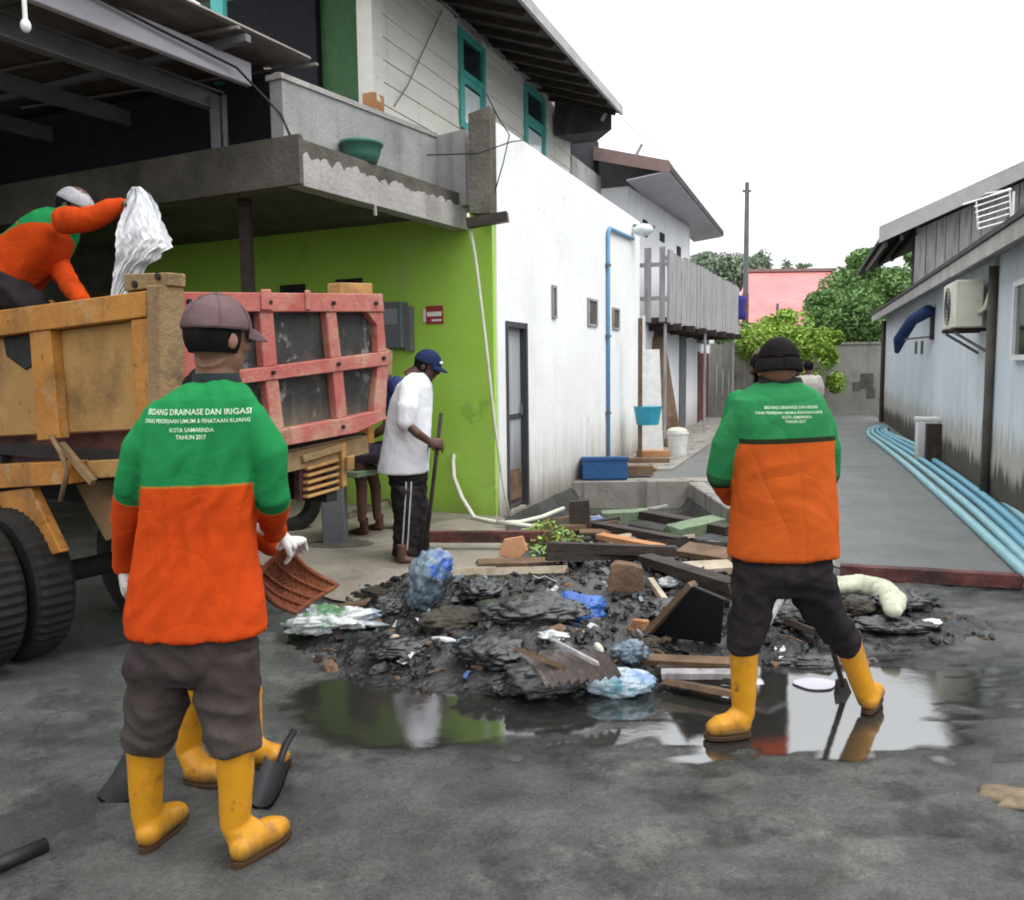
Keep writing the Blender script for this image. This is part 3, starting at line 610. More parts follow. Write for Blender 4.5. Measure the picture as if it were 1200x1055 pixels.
# roof edge of zinc seen on the right: second sheet with ribs running into depth replaced by lapped strips
for k in range(7):
    a = E0 - Vector((UH[0], UH[1], 0)) * (k * .82); m_ = MB()
    m_.beam(a + Vector((.05, -.03, -.045)), a + Vector((VH[0], VH[1], 0)) * 3.6 + Vector((.05, -.03, .14)), .03, .02); m_.build('lap_strip', K['zinc'], can)
pipe_thing('canopy_cable', [cb1 + Vector((.1, 1.0, .2)), cb0 - Vector((UH[0], UH[1], 0)) * 1.8 + Vector((.06, -.04, .1)), cb0 - Vector((UH[0], UH[1], 0)) * .9 + Vector((.06, -.04, .03)), cb0 - Vector((UH[0], UH[1], 0)) * .2 + Vector((.07, -.05, -.02)), Vector((-1.7, 6.62, 3.4)), sl(.05, .12, 3.2)], .009, K['black_cable'], 'black electric cable drooping along the pale canopy beam to the slab', 'cable', 6)
bl = D(30, 28, 4.6)
blr = root('light_bulb', bl, 'white energy-saving bulb hanging from the canopy', 'bulb')
mb = MB(); mb.tube([bl + Vector((0, 0, .35)), bl + Vector((0, 0, .05)), bl], [.012, .012, .014], 8); mb.build('stem', K['white_plastic'], blr)
mb = MB(); mb.ball(bl + Vector((0, 0, -.01)), .026, .026, .035); mb.build('bulb', K['white_plastic'], blr, smooth=True)
# cables crossing the pillar and the white wall
pipe_thing('wall_cable', [D(500, 182, 8.3), D(560, 180, 8.1), D(600, 166, 8.15), D(618, 164, 9.2)], .006, K['black_cable'], 'thin cable strung across the concrete pillar to the white wall', 'cable', 6)
pipe_thing('wall_cable', [D(570, 110, 8.2), D(585, 140, 8.35), D(597, 158, 8.45), D(590, 190, 8.4), D(577, 235, 8.26)], .006, K['black_cable'], 'thin cable looping down the near top corner of the white wall', 'cable', 6)
pipe_thing('siding_cable', [V(518, 12, v2(UPp, WN, -.03), WD), V(496, 60, v2(UPp, WN, -.03), WD), V(478, 100, v2(UPp, WN, -.03), WD), V(462, 125, v2(UPp, WN, -.03), WD)], .006, K['steel_grey'], 'grey cable slanting across the cream boards', 'cable', 6)

# ================================================================== SECOND HOUSE
h2 = root('balcony_house', (2.4, 15, 0), 'white two-storey house down the lane with a grey plank balcony and deep eave', 'house')
BP, BD = (2.75, 15.0), (.407, .9135); BN = (-.9135, .407)      # balcony front line along the lane
LP, LD = (2.28, 14.9), (.345, .9385); LN = (-.9385, .345)
mb = MB(); wbox(mb, LP, LD, LN, 0, 10.2, -.1, 2.35, 0, .15); wbox(mb, LP, LD, LN, 0, .15, -.1, 2.35, .151, 3.5); mb.build('lower_wall', K['house_white'], h2)
for (x0, x1, y0, y1, m_, nm) in ((767, 775, 386, 482, 'wood_dark', 'door'), (796, 803, 390, 495, 'steel_grey', 'post'), (818, 824, 414, 490, 'maroon', 'door'), (826, 830, 414, 480, 'maroon', 'shutter')):
    a, z1_ = tz(x0, y0, LP, LD); b, _ = tz(x1, y0, LP, LD)
    mb = MB(); wbox(mb, LP, LD, LN, a, b, .08, min(z1_, 2.3), -.03, -.0005); dd = mb.build(nm, K[m_], h2)
    if nm == 'door':
        mb = MB(); wbox(mb, LP, LD, LN, a - .07, a - .001, .05, min(z1_, 2.3) + .03, -.045, -.0008); wbox(mb, LP, LD, LN, b + .001, b + .07, .05, min(z1_, 2.3) + .03, -.045, -.0008); mb.build('frame', K['wood_brown'], dd)
a, z1_ = tz(816, 396, LP, LD); b, _ = tz(831, 396, LP, LD)
for k in range(3):
    mb = MB(); wbox(mb, LP, LD, LN, a + (b - a) * k / 3 + .05, a + (b - a) * (k + 1) / 3 - .05, 2.02, 2.28, -.01, -.0005); mb.build('vent', K['ac_grille'], h2)
UPq, _ = (2.1, 15.35), 0
mb = MB(); wbox(mb, UPq, BD, BN, 0, 5.0, 2.35, 4.62, 0, .12); wbox(mb, UPq, BD, BN, 0, .12, 2.35, 4.62, .121, 3.5); mb.build('upper_wall', K['house_white'], h2)
for (x0, x1, y0, y1) in ((753, 758, 257, 276), (773, 778, 272, 282), (793, 797, 288, 304)):
    a, z1_ = tz(x0, y0, UPq, BD); b, _ = tz(x1, y0, UPq, BD); _, z0_ = tz(x0, y1, UPq, BD)
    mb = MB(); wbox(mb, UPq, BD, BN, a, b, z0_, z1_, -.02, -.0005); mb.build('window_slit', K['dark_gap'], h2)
# balcony floor, joists, planks
mb = MB(); wbox(mb, BP, BD, BN, 0, 7.3, 2.22, 2.32, .03, 1.5); bal = mb.build('balcony_floor', K['wood_dark'], h2)
for k in range(7):
    m_ = MB(); wbox(m_, BP, BD, BN, .3 + k * 1.1, .38 + k * 1.1, 2.1, 2.219, -.15, 1.3); m_.build('joist', K['wood_dark'], bal)
rail = MB(); wbox(rail, BP, BD, BN, 0, 7.3, 2.6, 2.68, .03, .07); wbox(rail, BP, BD, BN, 0, 7.3, 3.3, 3.37, .03, .07)
r_o = rail.build('balcony_rail', K['wood_grey'], h2)
rnd = random.Random(5); t = 0; plm = {}
while t < 7.28:
    w_ = .13 + rnd.random() * .05; zt = 3.46 + (rnd.random() - .5) * .06 - .01 * t
    m_ = MB(); wbox(m_, BP, BD, BN, t, t + w_ - .008, 2.2 + rnd.random() * .04, zt, -.005 - rnd.random() * .012, .029); m_.build('plank', K['wood_grey'], r_o); t += w_
FB = (.0)
t = .06
while t < 1.4:
    w_ = .11 + rnd.random() * .04
    if rnd.random() > .18:
        m_ = MB(); wbox(m_, BP, BN, (-BD[0], -BD[1]), t, t + w_ * (.75 if rnd.random() > .4 else .95), 2.24, 3.5 + (rnd.random() - .5) * .12, .0, .02); m_.build('plank', K['wood_grey'], r_o)
    t += w_
mb = MB(); wbox(mb, BP, BN, (-BD[0], -BD[1]), .02, 1.45, 2.62, 2.69, -.05, -.001); wbox(mb, BP, BN, (-BD[0], -BD[1]), .02, 1.45, 3.2, 3.27, -.05, -.001); mb.build('side_rail', K['wood_grey'], h2)
for t in (.1, 3.6, 7.1):
    m_ = MB(); b0 = along(BP, BD, t, .08, 0, BN); m_.beam((b0.x, b0.y, 0), (b0.x, b0.y, 2.22), .05, .05); m_.build('post', K['wood_grey'], h2)
# roof with wide eave
rc0, rc1 = D(785, 212, 14.6), D(848, 281, 21.9); zr = 4.72
ra = Vector((rc0.x, rc0.y, zr)); rb = Vector((rc1.x, rc1.y, zr - .02)); il = Vector((BN[0], BN[1], 0))
mb = MB(); mb.hexa([ra, rb, rb + il * 3.2 + z_ * .9, ra + il * 3.2 + z_ * .9], [ra + z_ * .12, rb + z_ * .12, rb + il * 3.2 + z_ * 1.02, ra + il * 3.2 + z_ * 1.02])
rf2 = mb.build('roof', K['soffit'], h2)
mb = MB(); mb.hexa([ra + il * .02 - z_ * .02, rb + il * .02 - z_ * .02, rb + il * .75 - z_ * .1, ra + il * .75 - z_ * .1], [ra + il * .02 - z_ * .003, rb + il * .02 - z_ * .003, rb + il * .75 - z_ * .08, ra + il * .75 - z_ * .08])
mb.build('soffit', K['steel_pale'], rf2)
mb = MB(); df = (ra - rb).normalized() * .03; mb.hexa([ra + df - z_ * .05, ra + df * .1 - z_ * .05, ra + df * .1 + il * 3.2 + z_ * .8, ra + df + il * 3.2 + z_ * .8], [ra + df + z_ * .15, ra + df * .1 + z_ * .15, ra + df * .1 + il * 3.2 + z_ * 1.06, ra + df + il * 3.2 + z_ * 1.06])
K['fascia2'] = flat('faded_pink_brown_fascia', (.24, .16, .15), .7)
mb.build('gable_fascia', K['fascia2'], rf2)
# things round the second house
def leaning_board(name, a, b, w, th, mat, label, cat='board'):
    m = MB(); m.beam(a, b, w, th, up=(0, -1, .2)); o = m.build(name, mat, loc=Vector(a), bevel=.004); tag(o, label, cat); return o
q = V(790, 484, v2(LP, LN, -.5), LD); q2 = V(769, 420, v2(LP, LN, -.06), LD)
leaning_board('leaning_board', (q.x, q.y, .05), (q2.x, q2.y, 2.0), .3, .03, K['wood_brown'], 'old brown board leaning against the white lower wall under the balcony')
q = V(763, 470, v2(LP, LN, -.25), LD)
leaning_board('white_board', (q.x, q.y, .04), (q.x - .05, q.y + .15, 1.75), .42, .03, K['white_plastic'], 'tall white panel propped below the balcony beside the brown board', 'panel')
q = V(750, 500, v2(LP, LN, -.35), LD)
pr = root('porch_post', (q.x, q.y, .0), 'weathered timber post standing in front of the balcony corner', 'post')
mb = MB(); mb.beam((q.x, q.y, .0), (q.x, q.y, 2.2), .06, .06); mb.build('shaft', K['wood_brown'], pr)
bk = V(759, 487, v2(LP, LN, -.45), LD)
b_ = root('cyan_bucket', bk - Vector((0, 0, .14)), 'bright cyan plastic tub hung on the post by the white wall corner', 'tub')
mb = MB(); mb.tube([bk - Vector((0, 0, .14)), bk + Vector((0, 0, .1)), bk + Vector((0, 0, .14))], [.17, .21, .22], 16); mb.build('tub', K['cyan_plastic'], b_, smooth=False)
wb = G(794, 536)
b_ = root('paint_bucket', (wb.x, wb.y, .04), 'white plastic paint bucket with rubbish on top, on the walkway', 'bucket')
mb = MB(); mb.tube([Vector((wb.x, wb.y, .04)), Vector((wb.x, wb.y, .36)), Vector((wb.x, wb.y, .38)), Vector((wb.x, wb.y, .41))], [.14, .17, .18, .18], 18); mb.build('bucket', K['white_plastic'], b_)
mb = MB(); mb.ball((wb.x - .01, wb.y, .42), .17, .15, .07); wobble_me = mb; mb.build('rubbish', K['cream_plastic'], b_)
for i, (px, py, dx) in enumerate(((748, 553, .5), (760, 545, .6), (765, 538, .5), (745, 560, .45))):
    g = G(px, py); m = MB(); m.box((g.x - dx / 2, g.y - .09, .04 if i != 0 else .035), (g.x + dx / 2, g.y + .09, .075 + .03 * i))
    o = m.build('scrap_board', K['wood_brown'] if i % 2 else K['wood_orange'], loc=Vector((g.x, g.y, .04)), bevel=.004)
    tag(o, ['reddish scrap board on the walkway beside the blue tub', 'brown scrap board lying between the blue tub and the paint bucket', 'orange scrap board at the foot of the timber post', 'dark scrap board on the kerb edge by the white wall'][i], 'board')
bt = G(706, 566); 
b_ = root('blue_tub', (bt.x, bt.y, .035), 'dark blue rectangular plastic tub on the kerb under the blue pipe', 'tub')
mb = MB(); x0, x1 = D(680, 566, 10.82).x, D(735, 566, 10.82).x; x0 += .03
for (lo, hi) in (((x0, 10.8, .035), (x1, 11.12, .06)), ((x0, 10.78, .06), (x1, 10.81, .31)), ((x0, 11.1, .06), (x1, 11.13, .31)), ((x0 - .002, 10.811, .06), (x0 + .03, 11.099, .308)), ((x1 - .03, 10.811, .06), (x1 + .002, 11.099, .308))): mb.box(lo, hi)
mb.build('body', K['blue_tank'], b_, bevel=.006)
mb = MB(); mb.box((x0 - .02, 10.765, .3), (x1 + .02, 10.779, .335)); mb.build('rim', K['blue_tank'], b_)
K['purple_cloth'] = flat('blue_purple_cloth', (.05, .04, .22), .9)
q = along(BP, BD, 7.35, -.05, 0, BN); m = MB()
rg = []
for k in range(6):
    z0_ = 3.2 - k * .12; rg.append([Vector((q.x + .14 * math.cos(a_) * (1 + .2 * math.sin(k * 2 + a_ * 2)), q.y + .05 * math.sin(a_), z0_)) for a_ in [i * math.pi / 5 for i in range(10)]])
m.loft(rg); o = m.build('hanging_cloth', K['purple_cloth'], smooth=True, loc=q + Vector((0, 0, 2.6))); tag(o, 'blue-purple cloth hanging at the far end of the plank balcony', 'cloth')

# ================================================================== RIGHT HOUSE
RN = (.947, -.32)                                # into the building
rh = root('blue_grey_house', (5.2, 9, 0), 'low blue-grey rendered house on the right of the lane with damp-stained base', 'house')
rt = lambda P: t_of(P, RP, RD)
mb = MB(); wbox(mb, RP, RD, RN, 0, 17.5, -.2, 2.62, 0, .15); wbox(mb, RP, RD, RN, 0, .15, -.2, 2.62, .151, 5); mb.build('wall', K['right_wall'], rh)
mb = MB(); ro_ = lambda t, o, z: along(RP, RD, t, o, z, RN)
mb.hexa([ro_(-.5, -.32, 2.66), ro_(17.5, -.32, 2.66), ro_(17.5, 4.5, 4.0), ro_(-.5, 4.5, 4.0)], [ro_(-.5, -.32, 2.71), ro_(17.5, -.32, 2.71), ro_(17.5, 4.5, 4.05), ro_(-.5, 4.5, 4.05)])
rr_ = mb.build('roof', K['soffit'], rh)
mb = MB(); wbox(mb, RP, RD, RN, -.5, 17.5, 2.5, 2.655, -.3, -.27); mb.build('fascia', K['plaster'], rr_)
mb = MB(); wbox(mb, RP, RD, RN, -.5, 17.5, 2.605, 2.64, -.268, -.002); mb.build('soffit', K['wood_grey'], rr_)
# rainwater pipe
tp_ = rt(V(1166, 430, RP, RD)); b0 = along(RP, RD, tp_, -.05, 0, RN)
mb = MB(); mb.tube([Vector((b0.x, b0.y, .0)), Vector((b0.x, b0.y, 2.5))], .045, 10); mb.build('downpipe', K['slab_dark'], rh, smooth=True)
tw = rt(V(1193, 400, RP, RD)); tw2 = rt(V(1225, 400, RP, RD))
mb = MB(); wbox(mb, RP, RD, RN, tw, tw2, 1.55, 2.2, -.02, -.0005); wi = mb.build('window', K['glass_dark'], rh)
mb = MB(); wbox(mb, RP, RD, RN, tw - .06, tw, 1.5, 2.25, -.05, -.0008); wbox(mb, RP, RD, RN, tw, tw2, 2.2, 2.25, -.05, -.0008); wbox(mb, RP, RD, RN, tw, tw2, 1.5, 1.55, -.06, -.0008); mb.build('frame', K['white_plastic'], wi)
mb = MB(); b1 = along(RP, RD, -.04, -.02, 0, RN); mb.beam((b1.x, b1.y, 0), (b1.x, b1.y, 2.5), .12, .12); mb.build('corner_post', K['wood_dark'], rh)
for (px, py) in ((1074, 408), (1081, 408)):
    P = V(px, py, RP, RD); t_ = rt(P); mb = MB(); wbox(mb, RP, RD, RN, t_ - .1, t_ + .1, P.z - .1, P.z + .12, -.02, -.0005); mb.build('vent', K['ac_grille'], rh)
# timber gable building behind
gh = root('timber_gable_house', (7.5, 16, 0), 'weathered grey timber gable rising behind the blue-grey house', 'house')
g0 = D(1071, 330, 15.5); GDx = (.947, -.32)
gp = (g0.x, g0.y)
zl = D(1071, 268, 15.5).z; slope = .43
t = 0.0; rnd = random.Random(9)
mb = MB(); mb.prism([(gp[0] + GDx[0] * t_ + .02, gp[1] + GDx[1] * t_ + .06, z) for t_, z in ((0, 2.7), (6, 2.7), (6, zl + 6 * slope), (0, zl))], (.0, .1, 0)); gw = mb.build('gable_wall', K['wood_dark'], gh)
while t < 4.6:
    w_ = .15 + rnd.random() * .07; z0_ = 2.66
    zt0, zt1 = zl + slope * t - .03, zl + slope * (t + w_) - .03
    f = lambda tt, z, o: Vector((gp[0] + GDx[0] * tt - .32 * o, gp[1] + GDx[1] * tt - .947 * o, z))
    o_ = .0 + rnd.random() * .02
    m_ = MB(); m_.hexa([f(t, z0_, o_), f(t + w_ - .01, z0_, o_), f(t + w_ - .01, z0_, -.04), f(t, z0_, -.04)], [f(t, zt0, o_), f(t + w_ - .01, zt1, o_), f(t + w_ - .01, zt1, -.04), f(t, zt0, -.04)]); m_.build('plank', K['wood_grey'], gw); t += w_
mb = MB(); f = lambda tt, z, o: Vector((gp[0] + GDx[0] * tt - .32 * o, gp[1] + GDx[1] * tt - .947 * o, z))
te0 = -.62
mb.hexa([f(te0, zl + te0 * slope + .03, .5), f(6, zl + 6 * slope + .03, .5), f(6, zl + 6 * slope + .03, -6), f(te0, zl + te0 * slope + .03, -6)], [f(te0, zl + te0 * slope + .1, .5), f(6, zl + 6 * slope + .1, .5), f(6, zl + 6 * slope + .1, -6), f(te0, zl + te0 * slope + .1, -6)])
gr = mb.build('roof', K['soffit'], gh)
mb = MB(); mb.hexa([f(te0 - .02, zl + te0 * slope - .02, .54), f(6, zl + 6 * slope - .02, .54), f(6, zl + 6 * slope - .02, .502), f(te0 - .02, zl + te0 * slope - .02, .502)], [f(te0 - .02, zl + te0 * slope + .26, .54), f(6, zl + 6 * slope + .26, .54), f(6, zl + 6 * slope + .26, .502), f(te0 - .02, zl + te0 * slope + .26, .502)])
mb.build('barge_board', K['roof_edge'], gr)
for k in range(3):
    m_ = MB(); m_.beam(f(te0 + .1 + k * .25, zl + (te0 + .1 + k * .25) * slope - .06, .48), f(te0 + .1 + k * .25, zl + (te0 + .1 + k * .25) * slope - .06, -4), .05, .14); m_.build('purlin', K['wood_dark'], gr)
# corrugated lean-to patch seen beside the antenna
mb = MB(); tq0, tq1 = 1.55, 4.5
for i in range(41):
    l = tq0 + (tq1 - tq0) * i / 40; dz = .02 * (1 if i % 2 else -1)
    mb.v += [f(l, 3.2, .35 + dz), f(l, 4.1 + (l - tq0) * .25, .3 + dz)]
for i in range(40): mb.f.append((2 * i, 2 * i + 2, 2 * i + 3, 2 * i + 1))
mb.mi = [0] * len(mb.f); mb.build('zinc_panel', K['steel_grey'], gh)
# air-conditioner outdoor unit
ac0 = V(1133, 350, v2(RP, RN, -.05), RD); ta_ = rt(ac0)
a0, a1 = rt(V(1108, 380, v2(RP, RN, -.35), RD)), rt(V(1158, 380, v2(RP, RN, -.05), RD))
zc = V(1130, 325, v2(RP, RN, -.35), RD).z; zb = V(1130, 382, v2(RP, RN, -.35), RD).z
if a0 > a1: a0, a1 = a1, a0
ac = root('air_conditioner_unit', along(RP, RD, (a0 + a1) / 2, -.2, zb, RN), 'yellowed air-conditioner outdoor unit on a bracket on the blue-grey wall', 'air conditioner')
mb = MB(); wbox(mb, RP, RD, RN, a0, a1, zb, zc, -.38, -.1); mb.build('case', K['cream_plastic'], ac, bevel=.012)
mb = MB(); cc = along(RP, RD, a0 + (a1 - a0) * .4, -.385, (zb + zc) / 2, RN); Rr = (zc - zb) * .4
for k in range(5): 
    r_ = Rr * (k + 1) / 5; mb.tube([cc + Vector((RD[0], RD[1], 0)) * r_ * math.cos(q_) + z_ * r_ * math.sin(q_) for q_ in [i * math.pi / 10 for i in range(21)]], .006, 5)
mb.build('fan_grille', K['ac_grille'], ac)
mb = MB(); nn = along(RP, RD, a0 - .004, -.3, 0, RN); wbox(mb, RP, RD, RN, a0 - .008, a0 - .001, zb + .04, zc - .04, -.35, -.13); mb.build('side_vent', K['ac_grille'], ac)
for k in (0.15, .85):
    m_ = MB(); t_ = a0 + (a1 - a0) * k; wbox(m_, RP, RD, RN, t_ - .02, t_ + .02, zb - .045, zb - .003, -.4, -.003); m_.build('bracket', K['wood_dark'], ac)
    m_ = MB(); m_.beam(along(RP, RD, t_, -.36, zb - .05, RN), along(RP, RD, t_, -.01, zb - .28, RN), .03, .03); m_.build('brace', K['steel_grey'], ac)
mb = MB(); mb.tube([along(RP, RD, a1 + .01, -.15, zb + .15, RN), along(RP, RD, a1 + .1, -.1, zb + .2, RN), along(RP, RD, a1 + .16, -.03, zb + .5, RN), along(RP, RD, a1 + .17, -.01, zb + .75, RN)], .025, 8); mb.build('hose', K['hose'], ac, smooth=True)
# awning bracket with navy cloth
qa = V(1085, 365, v2(RP, RN, -.12), RD); qb = V(1060, 398, v2(RP, RN, -.5), RD)
cl = root('cloth_rack', (qa.x, qa.y, qa.z - .35), 'navy cloth rolled over a wall bracket on the blue-grey wall', 'cloth rack')
mb = MB(); t_ = rt(qa); wbox(mb, RP, RD, RN, t_ - .06, t_ + .12, qa.z - .45, qa.z + .05, -.05, -.001); mb.build('back_board', K['wood_dark'], cl)
mb = MB(); mb.tube([along(RP, RD, t_ + .1, -.1, qa.z + .0, RN), along(RP, RD, t_ - .3, -.28, qa.z - .12, RN), along(RP, RD, t_ - .9, -.4, qa.z - .42, RN), along(RP, RD, t_ - 1.0, -.42, qa.z - .6, RN)], [.1, .09, .1, .05], 10, round_ends=True); mb.build('cloth', K['navy_cloth'], cl, smooth=True)
mb = MB(); mb.beam(along(RP, RD, t_, -.045, qa.z - .4, RN), along(RP, RD, t_ - .8, -.4, qa.z - .42, RN), .03, .03); mb.beam(along(RP, RD, t_, -.045, qa.z, RN), along(RP, RD, t_ - .5, -.35, qa.z - .2, RN), .03, .03); mb.build('arm', K['steel_grey'], cl)
# TV antenna
an = along(RP, RD, rt(V(1152, 270, RP, RD)), .3, 2.9, RN)
ar = root('tv_antenna', an, 'white television aerial on a short mast above the blue-grey house roof', 'antenna')
dA = D(1152, 225, an.y)
zA = dA.z
mb = MB(); mb.tube([an - Vector((0, 0, .2)), Vector((an.x, an.y, zA))], .014, 8); mb.build('mast', K['white_plastic'], ar)
boom0, boom1 = D(1128, 240, an.y), D(1185, 222, an.y)
mb = MB(); mb.tube([boom0, boom1], .012, 6); mb.tube([boom0 + z_ * .12 + Vector((.25, 0, 0)), boom1 + z_ * .0], .008, 6); mb.build('boom', K['white_plastic'], ar)
for k in range(6):
    m_ = MB(); m_.tube([D(1141 + k, 236 + 6.5 * k, an.y - .05 * k), D(1184 - k * .5, 221 + 7.5 * k, an.y + .12)], .009, 6); m_.build('element', K['white_plastic'], ar)
for px_ in (1144, 1183):
    m_ = MB(); m_.tube([D(px_, 234 - (px_ - 1144) * .3, an.y), D(px_ + 2, 268 - (px_ - 1144) * .2, an.y)], .009, 6); m_.build('frame_bar', K['white_plastic'], ar)
# blue PVC pipes on the ground along the wall
def pipe_path(off, k):
    pts = []
    for t in [i * .5 for i in range(-7, 32)]:
        y_t = 15.5 - t                          # t measured toward camera from the far end
    return pts
PIPE_L = [((1198, 668), (1120, 596), (1060, 543), (1032, 521), (1018, 510), (1020, 503), (1030, 500)),
          ((1215, 668), (1134, 592), (1071, 541), (1039, 519), (1024, 509), (1024, 503), (1033, 500)),
          ((1232, 668), (1148, 590), (1082, 540), (1046, 518), (1030, 508), (1029, 503), (1036, 500)),
          ((1249, 668), (1161, 588), (1092, 538), (1053, 517), (1036, 508), (1034, 504), (1038, 501)),
          ((1262, 664), (1174, 586), (1101, 536), (1060, 516), (1041, 508), (1038, 504), (1040, 502))]
names = ['lying outermost, farthest from the wall', 'second out from the lane edge', 'middle one of the five', 'fourth, nearer the damp wall', 'lying closest to the damp wall']
for i, L_ in enumerate(PIPE_L):
    pts = [G(px, py, .045) for px, py in L_]
    d0 = (pts[0] - pts[1]).normalized(); pts = [pts[0] + d0 * 2.0] + pts
    fine = []
    for a in range(len(pts) - 1):                # Catmull-Rom
        p0, p1, p2, p3 = pts[max(0, a - 1)], pts[a], pts[a + 1], pts[min(len(pts) - 1, a + 2)]
        for s_ in range(6):
            u_ = s_ / 6; fine.append(.5 * ((2 * p1) + (p2 - p0) * u_ + (2 * p0 - 5 * p1 + 4 * p2 - p3) * u_ ** 2 + (3 * p1 - p0 - 3 * p2 + p3) * u_ ** 3))
    fine.append(pts[-1])
    pipe_thing('blue_pipe', fine, .042, K['blue_pvc2'] if i in (2, 3) else K['blue_pvc'], 'long light blue plastic pipe along the right wall, ' + names[i], 'pipe', 10, 'blue pipes laid along the right wall')
# bundle standing at the wall foot
q = V(1087, 535, v2(RP, RN, -.15), RD)
ub = root('utility_box', (q.x, q.y, .0), 'small white utility box with a dark side at the foot of the damp wall', 'box')
t_ = rt(q); mb = MB(); wbox(mb, RP, RD, RN, t_ - .28, t_ + .05, .02, .62, -.3, -.001); mb.build('box', K['house_white'], ub, bevel=.01)
mb = MB(); wbox(mb, RP, RD, RN, t_ + .051, t_ + .24, .02, .58, -.2, -.001); mb.build('side_block', K['wood_dark'], ub)
mb = MB(); wbox(mb, RP, RD, RN, t_ - .3, t_ + .06, .62, .66, -.32, -.001); mb.build('lid', K['white_plastic'], ub)

# ================================================================== END OF LANE
bw0, bw1 = (4.9, 24.2), (11.5, 24.1)
bw = root('boundary_wall', (9, 24.1, 0), 'old grey concrete boundary wall closing the end of the lane', 'wall')
mb = MB(); mb.box((6.3, 24.05, -.1), (12.5, 24.25, 2.0)); mb.build('wall', K['old_wall'], bw)
mb = MB(); mb.box((6.28, 24.02, 2.0), (12.5, 24.28, 2.06)); mb.build('coping', K['kerb'], bw)
for px, py, s_ in ((1018, 445, .22), (1005, 452, .12), (1022, 460, .14)):
    P = D(px, py, 24.04); m_ = MB(); m_.box((P.x - s_, 24.03, P.z - s_), (P.x + s_ * .6, 24.0495, P.z + s_ * .8)); m_.build('broken_patch', K['slab_dark'], bw)
fn = root('plank_fence', (5.9, 23.6, 0), 'brown weathered plank fence beyond the balcony house', 'fence')
x = 5.15; rnd = random.Random(2)
while x < 6.9:
    w_ = .14 + rnd.random() * .05; m_ = MB(); m_.box((x, 23.5 + rnd.random() * .02, .0), (x + w_ - .012, 23.535, 2.0 + rnd.random() * .1)); m_.build('plank', K['old_wall'], fn); x += w_
mb = MB(); mb.box((5.1, 23.536, .5), (7.0, 23.58, .6)); mb.build('rail', K['wood_brown'], fn)
mb = MB(); mb.box((5.1, 23.536, 1.6), (7.0, 23.58, 1.7)); mb.build('rail', K['wood_brown'], fn)
pb = D(873, 400, 26)
up_ = root('utility_pole', (pb.x, 26, 0), 'tall slim dark utility pole beyond the boundary wall', 'pole')
ptop = D(873, 214, 26); mb = MB(); mb.tube([Vector((pb.x, 26, 0)), Vector((pb.x, 26, 3.6))], [.11, .1], 10); mb.build('base', K['wood_brown'], up_)
mb = MB(); mb.tube([Vector((pb.x, 26, 3.6)), Vector((pb.x, 26, ptop.z))], [.085, .065], 10); mb.build('shaft', K['steel_grey'], up_)
mb = MB(); mb.box((pb.x - .14, 25.97, ptop.z - .28), (pb.x + .12, 26.03, ptop.z - .22)); mb.build('crossarm', K['steel_grey'], up_)
pv = root('thin_post', (D(521, 0, 10).x, 0, 0), '', '') if False else None
ph = root('red_roofed_house', (10.5, 34, 0), 'house with faded pinkish red sheet roof behind the trees', 'house')
rL, rR = D(888, 330, 35), D(976, 322, 35); eL, eR = D(850, 402, 30), D(985, 402, 30)
zrg, zev = 5.1, 2.35
mb = MB(); mb.hexa([(eL.x, 30, zev), (eR.x + .3, 30, zev), (rR.x, 35, zrg), (rL.x - .4, 35, zrg)], [(eL.x, 30, zev + .08), (eR.x + .3, 30, zev + .08), (rR.x, 35, zrg + .08), (rL.x - .4, 35, zrg + .08)]); rfp = mb.build('roof', K['pink_roof'], ph)
mb = MB(); mb.beam((rL.x - .5, 35, zrg + .12), (rR.x + .1, 35, zrg + .12), .3, .12); mb.build('ridge_cap', K['fascia2'], rfp)
mb = MB(); mb.beam((rR.x + .02, 35, zrg + .05), (eR.x + .35, 30, zev + .05), .1, .2); mb.build('barge_board', K['fascia2'], rfp)
mb = MB(); mb.box((eL.x + .4, 30.6, 0), (eR.x - .3, 36, 2.5)); mb.build('wall', K['house_white'], ph)
mb = MB(); c = D(908, 360, 30.9); mb.tube([Vector((c.x, 30.6, 2.6)), Vector((c.x, 30.6, 3.6))], .05, 8); mb.build('vent_pipe', K['steel_grey'], ph)

# ------------------------------------------------------------------ trees
def leaf_mat(name, c0, c1, c2):
    m = M(name, [c0, c1, c2], 1.6, (.45, .65), 0, spec=.3)
    b = m.node_tree.nodes['Principled BSDF']; b.inputs['Subsurface Weight'].default_value = 0
    return m
K['leaf_mid'] = leaf_mat('mid_green_leaves', (.06, .12, .03), (.13, .24, .07), (.22, .34, .12))
K['leaf_lime'] = leaf_mat('yellow_green_leaves', (.12, .2, .02), (.24, .38, .05), (.36, .48, .1))
K['leaf_far'] = leaf_mat('far_olive_leaves', (.12, .16, .1), (.18, .23, .15), (.26, .3, .22))
K['leaf_purple'] = leaf_mat('purplish_young_leaves', (.2, .16, .19), (.3, .24, .28), (.38, .32, .35))
K['bark'] = M('bark', [(.06, .05, .04), (.13, .11, .09)], 8, (.8, .95), .4, 20, stretch=(1, 1, .3))
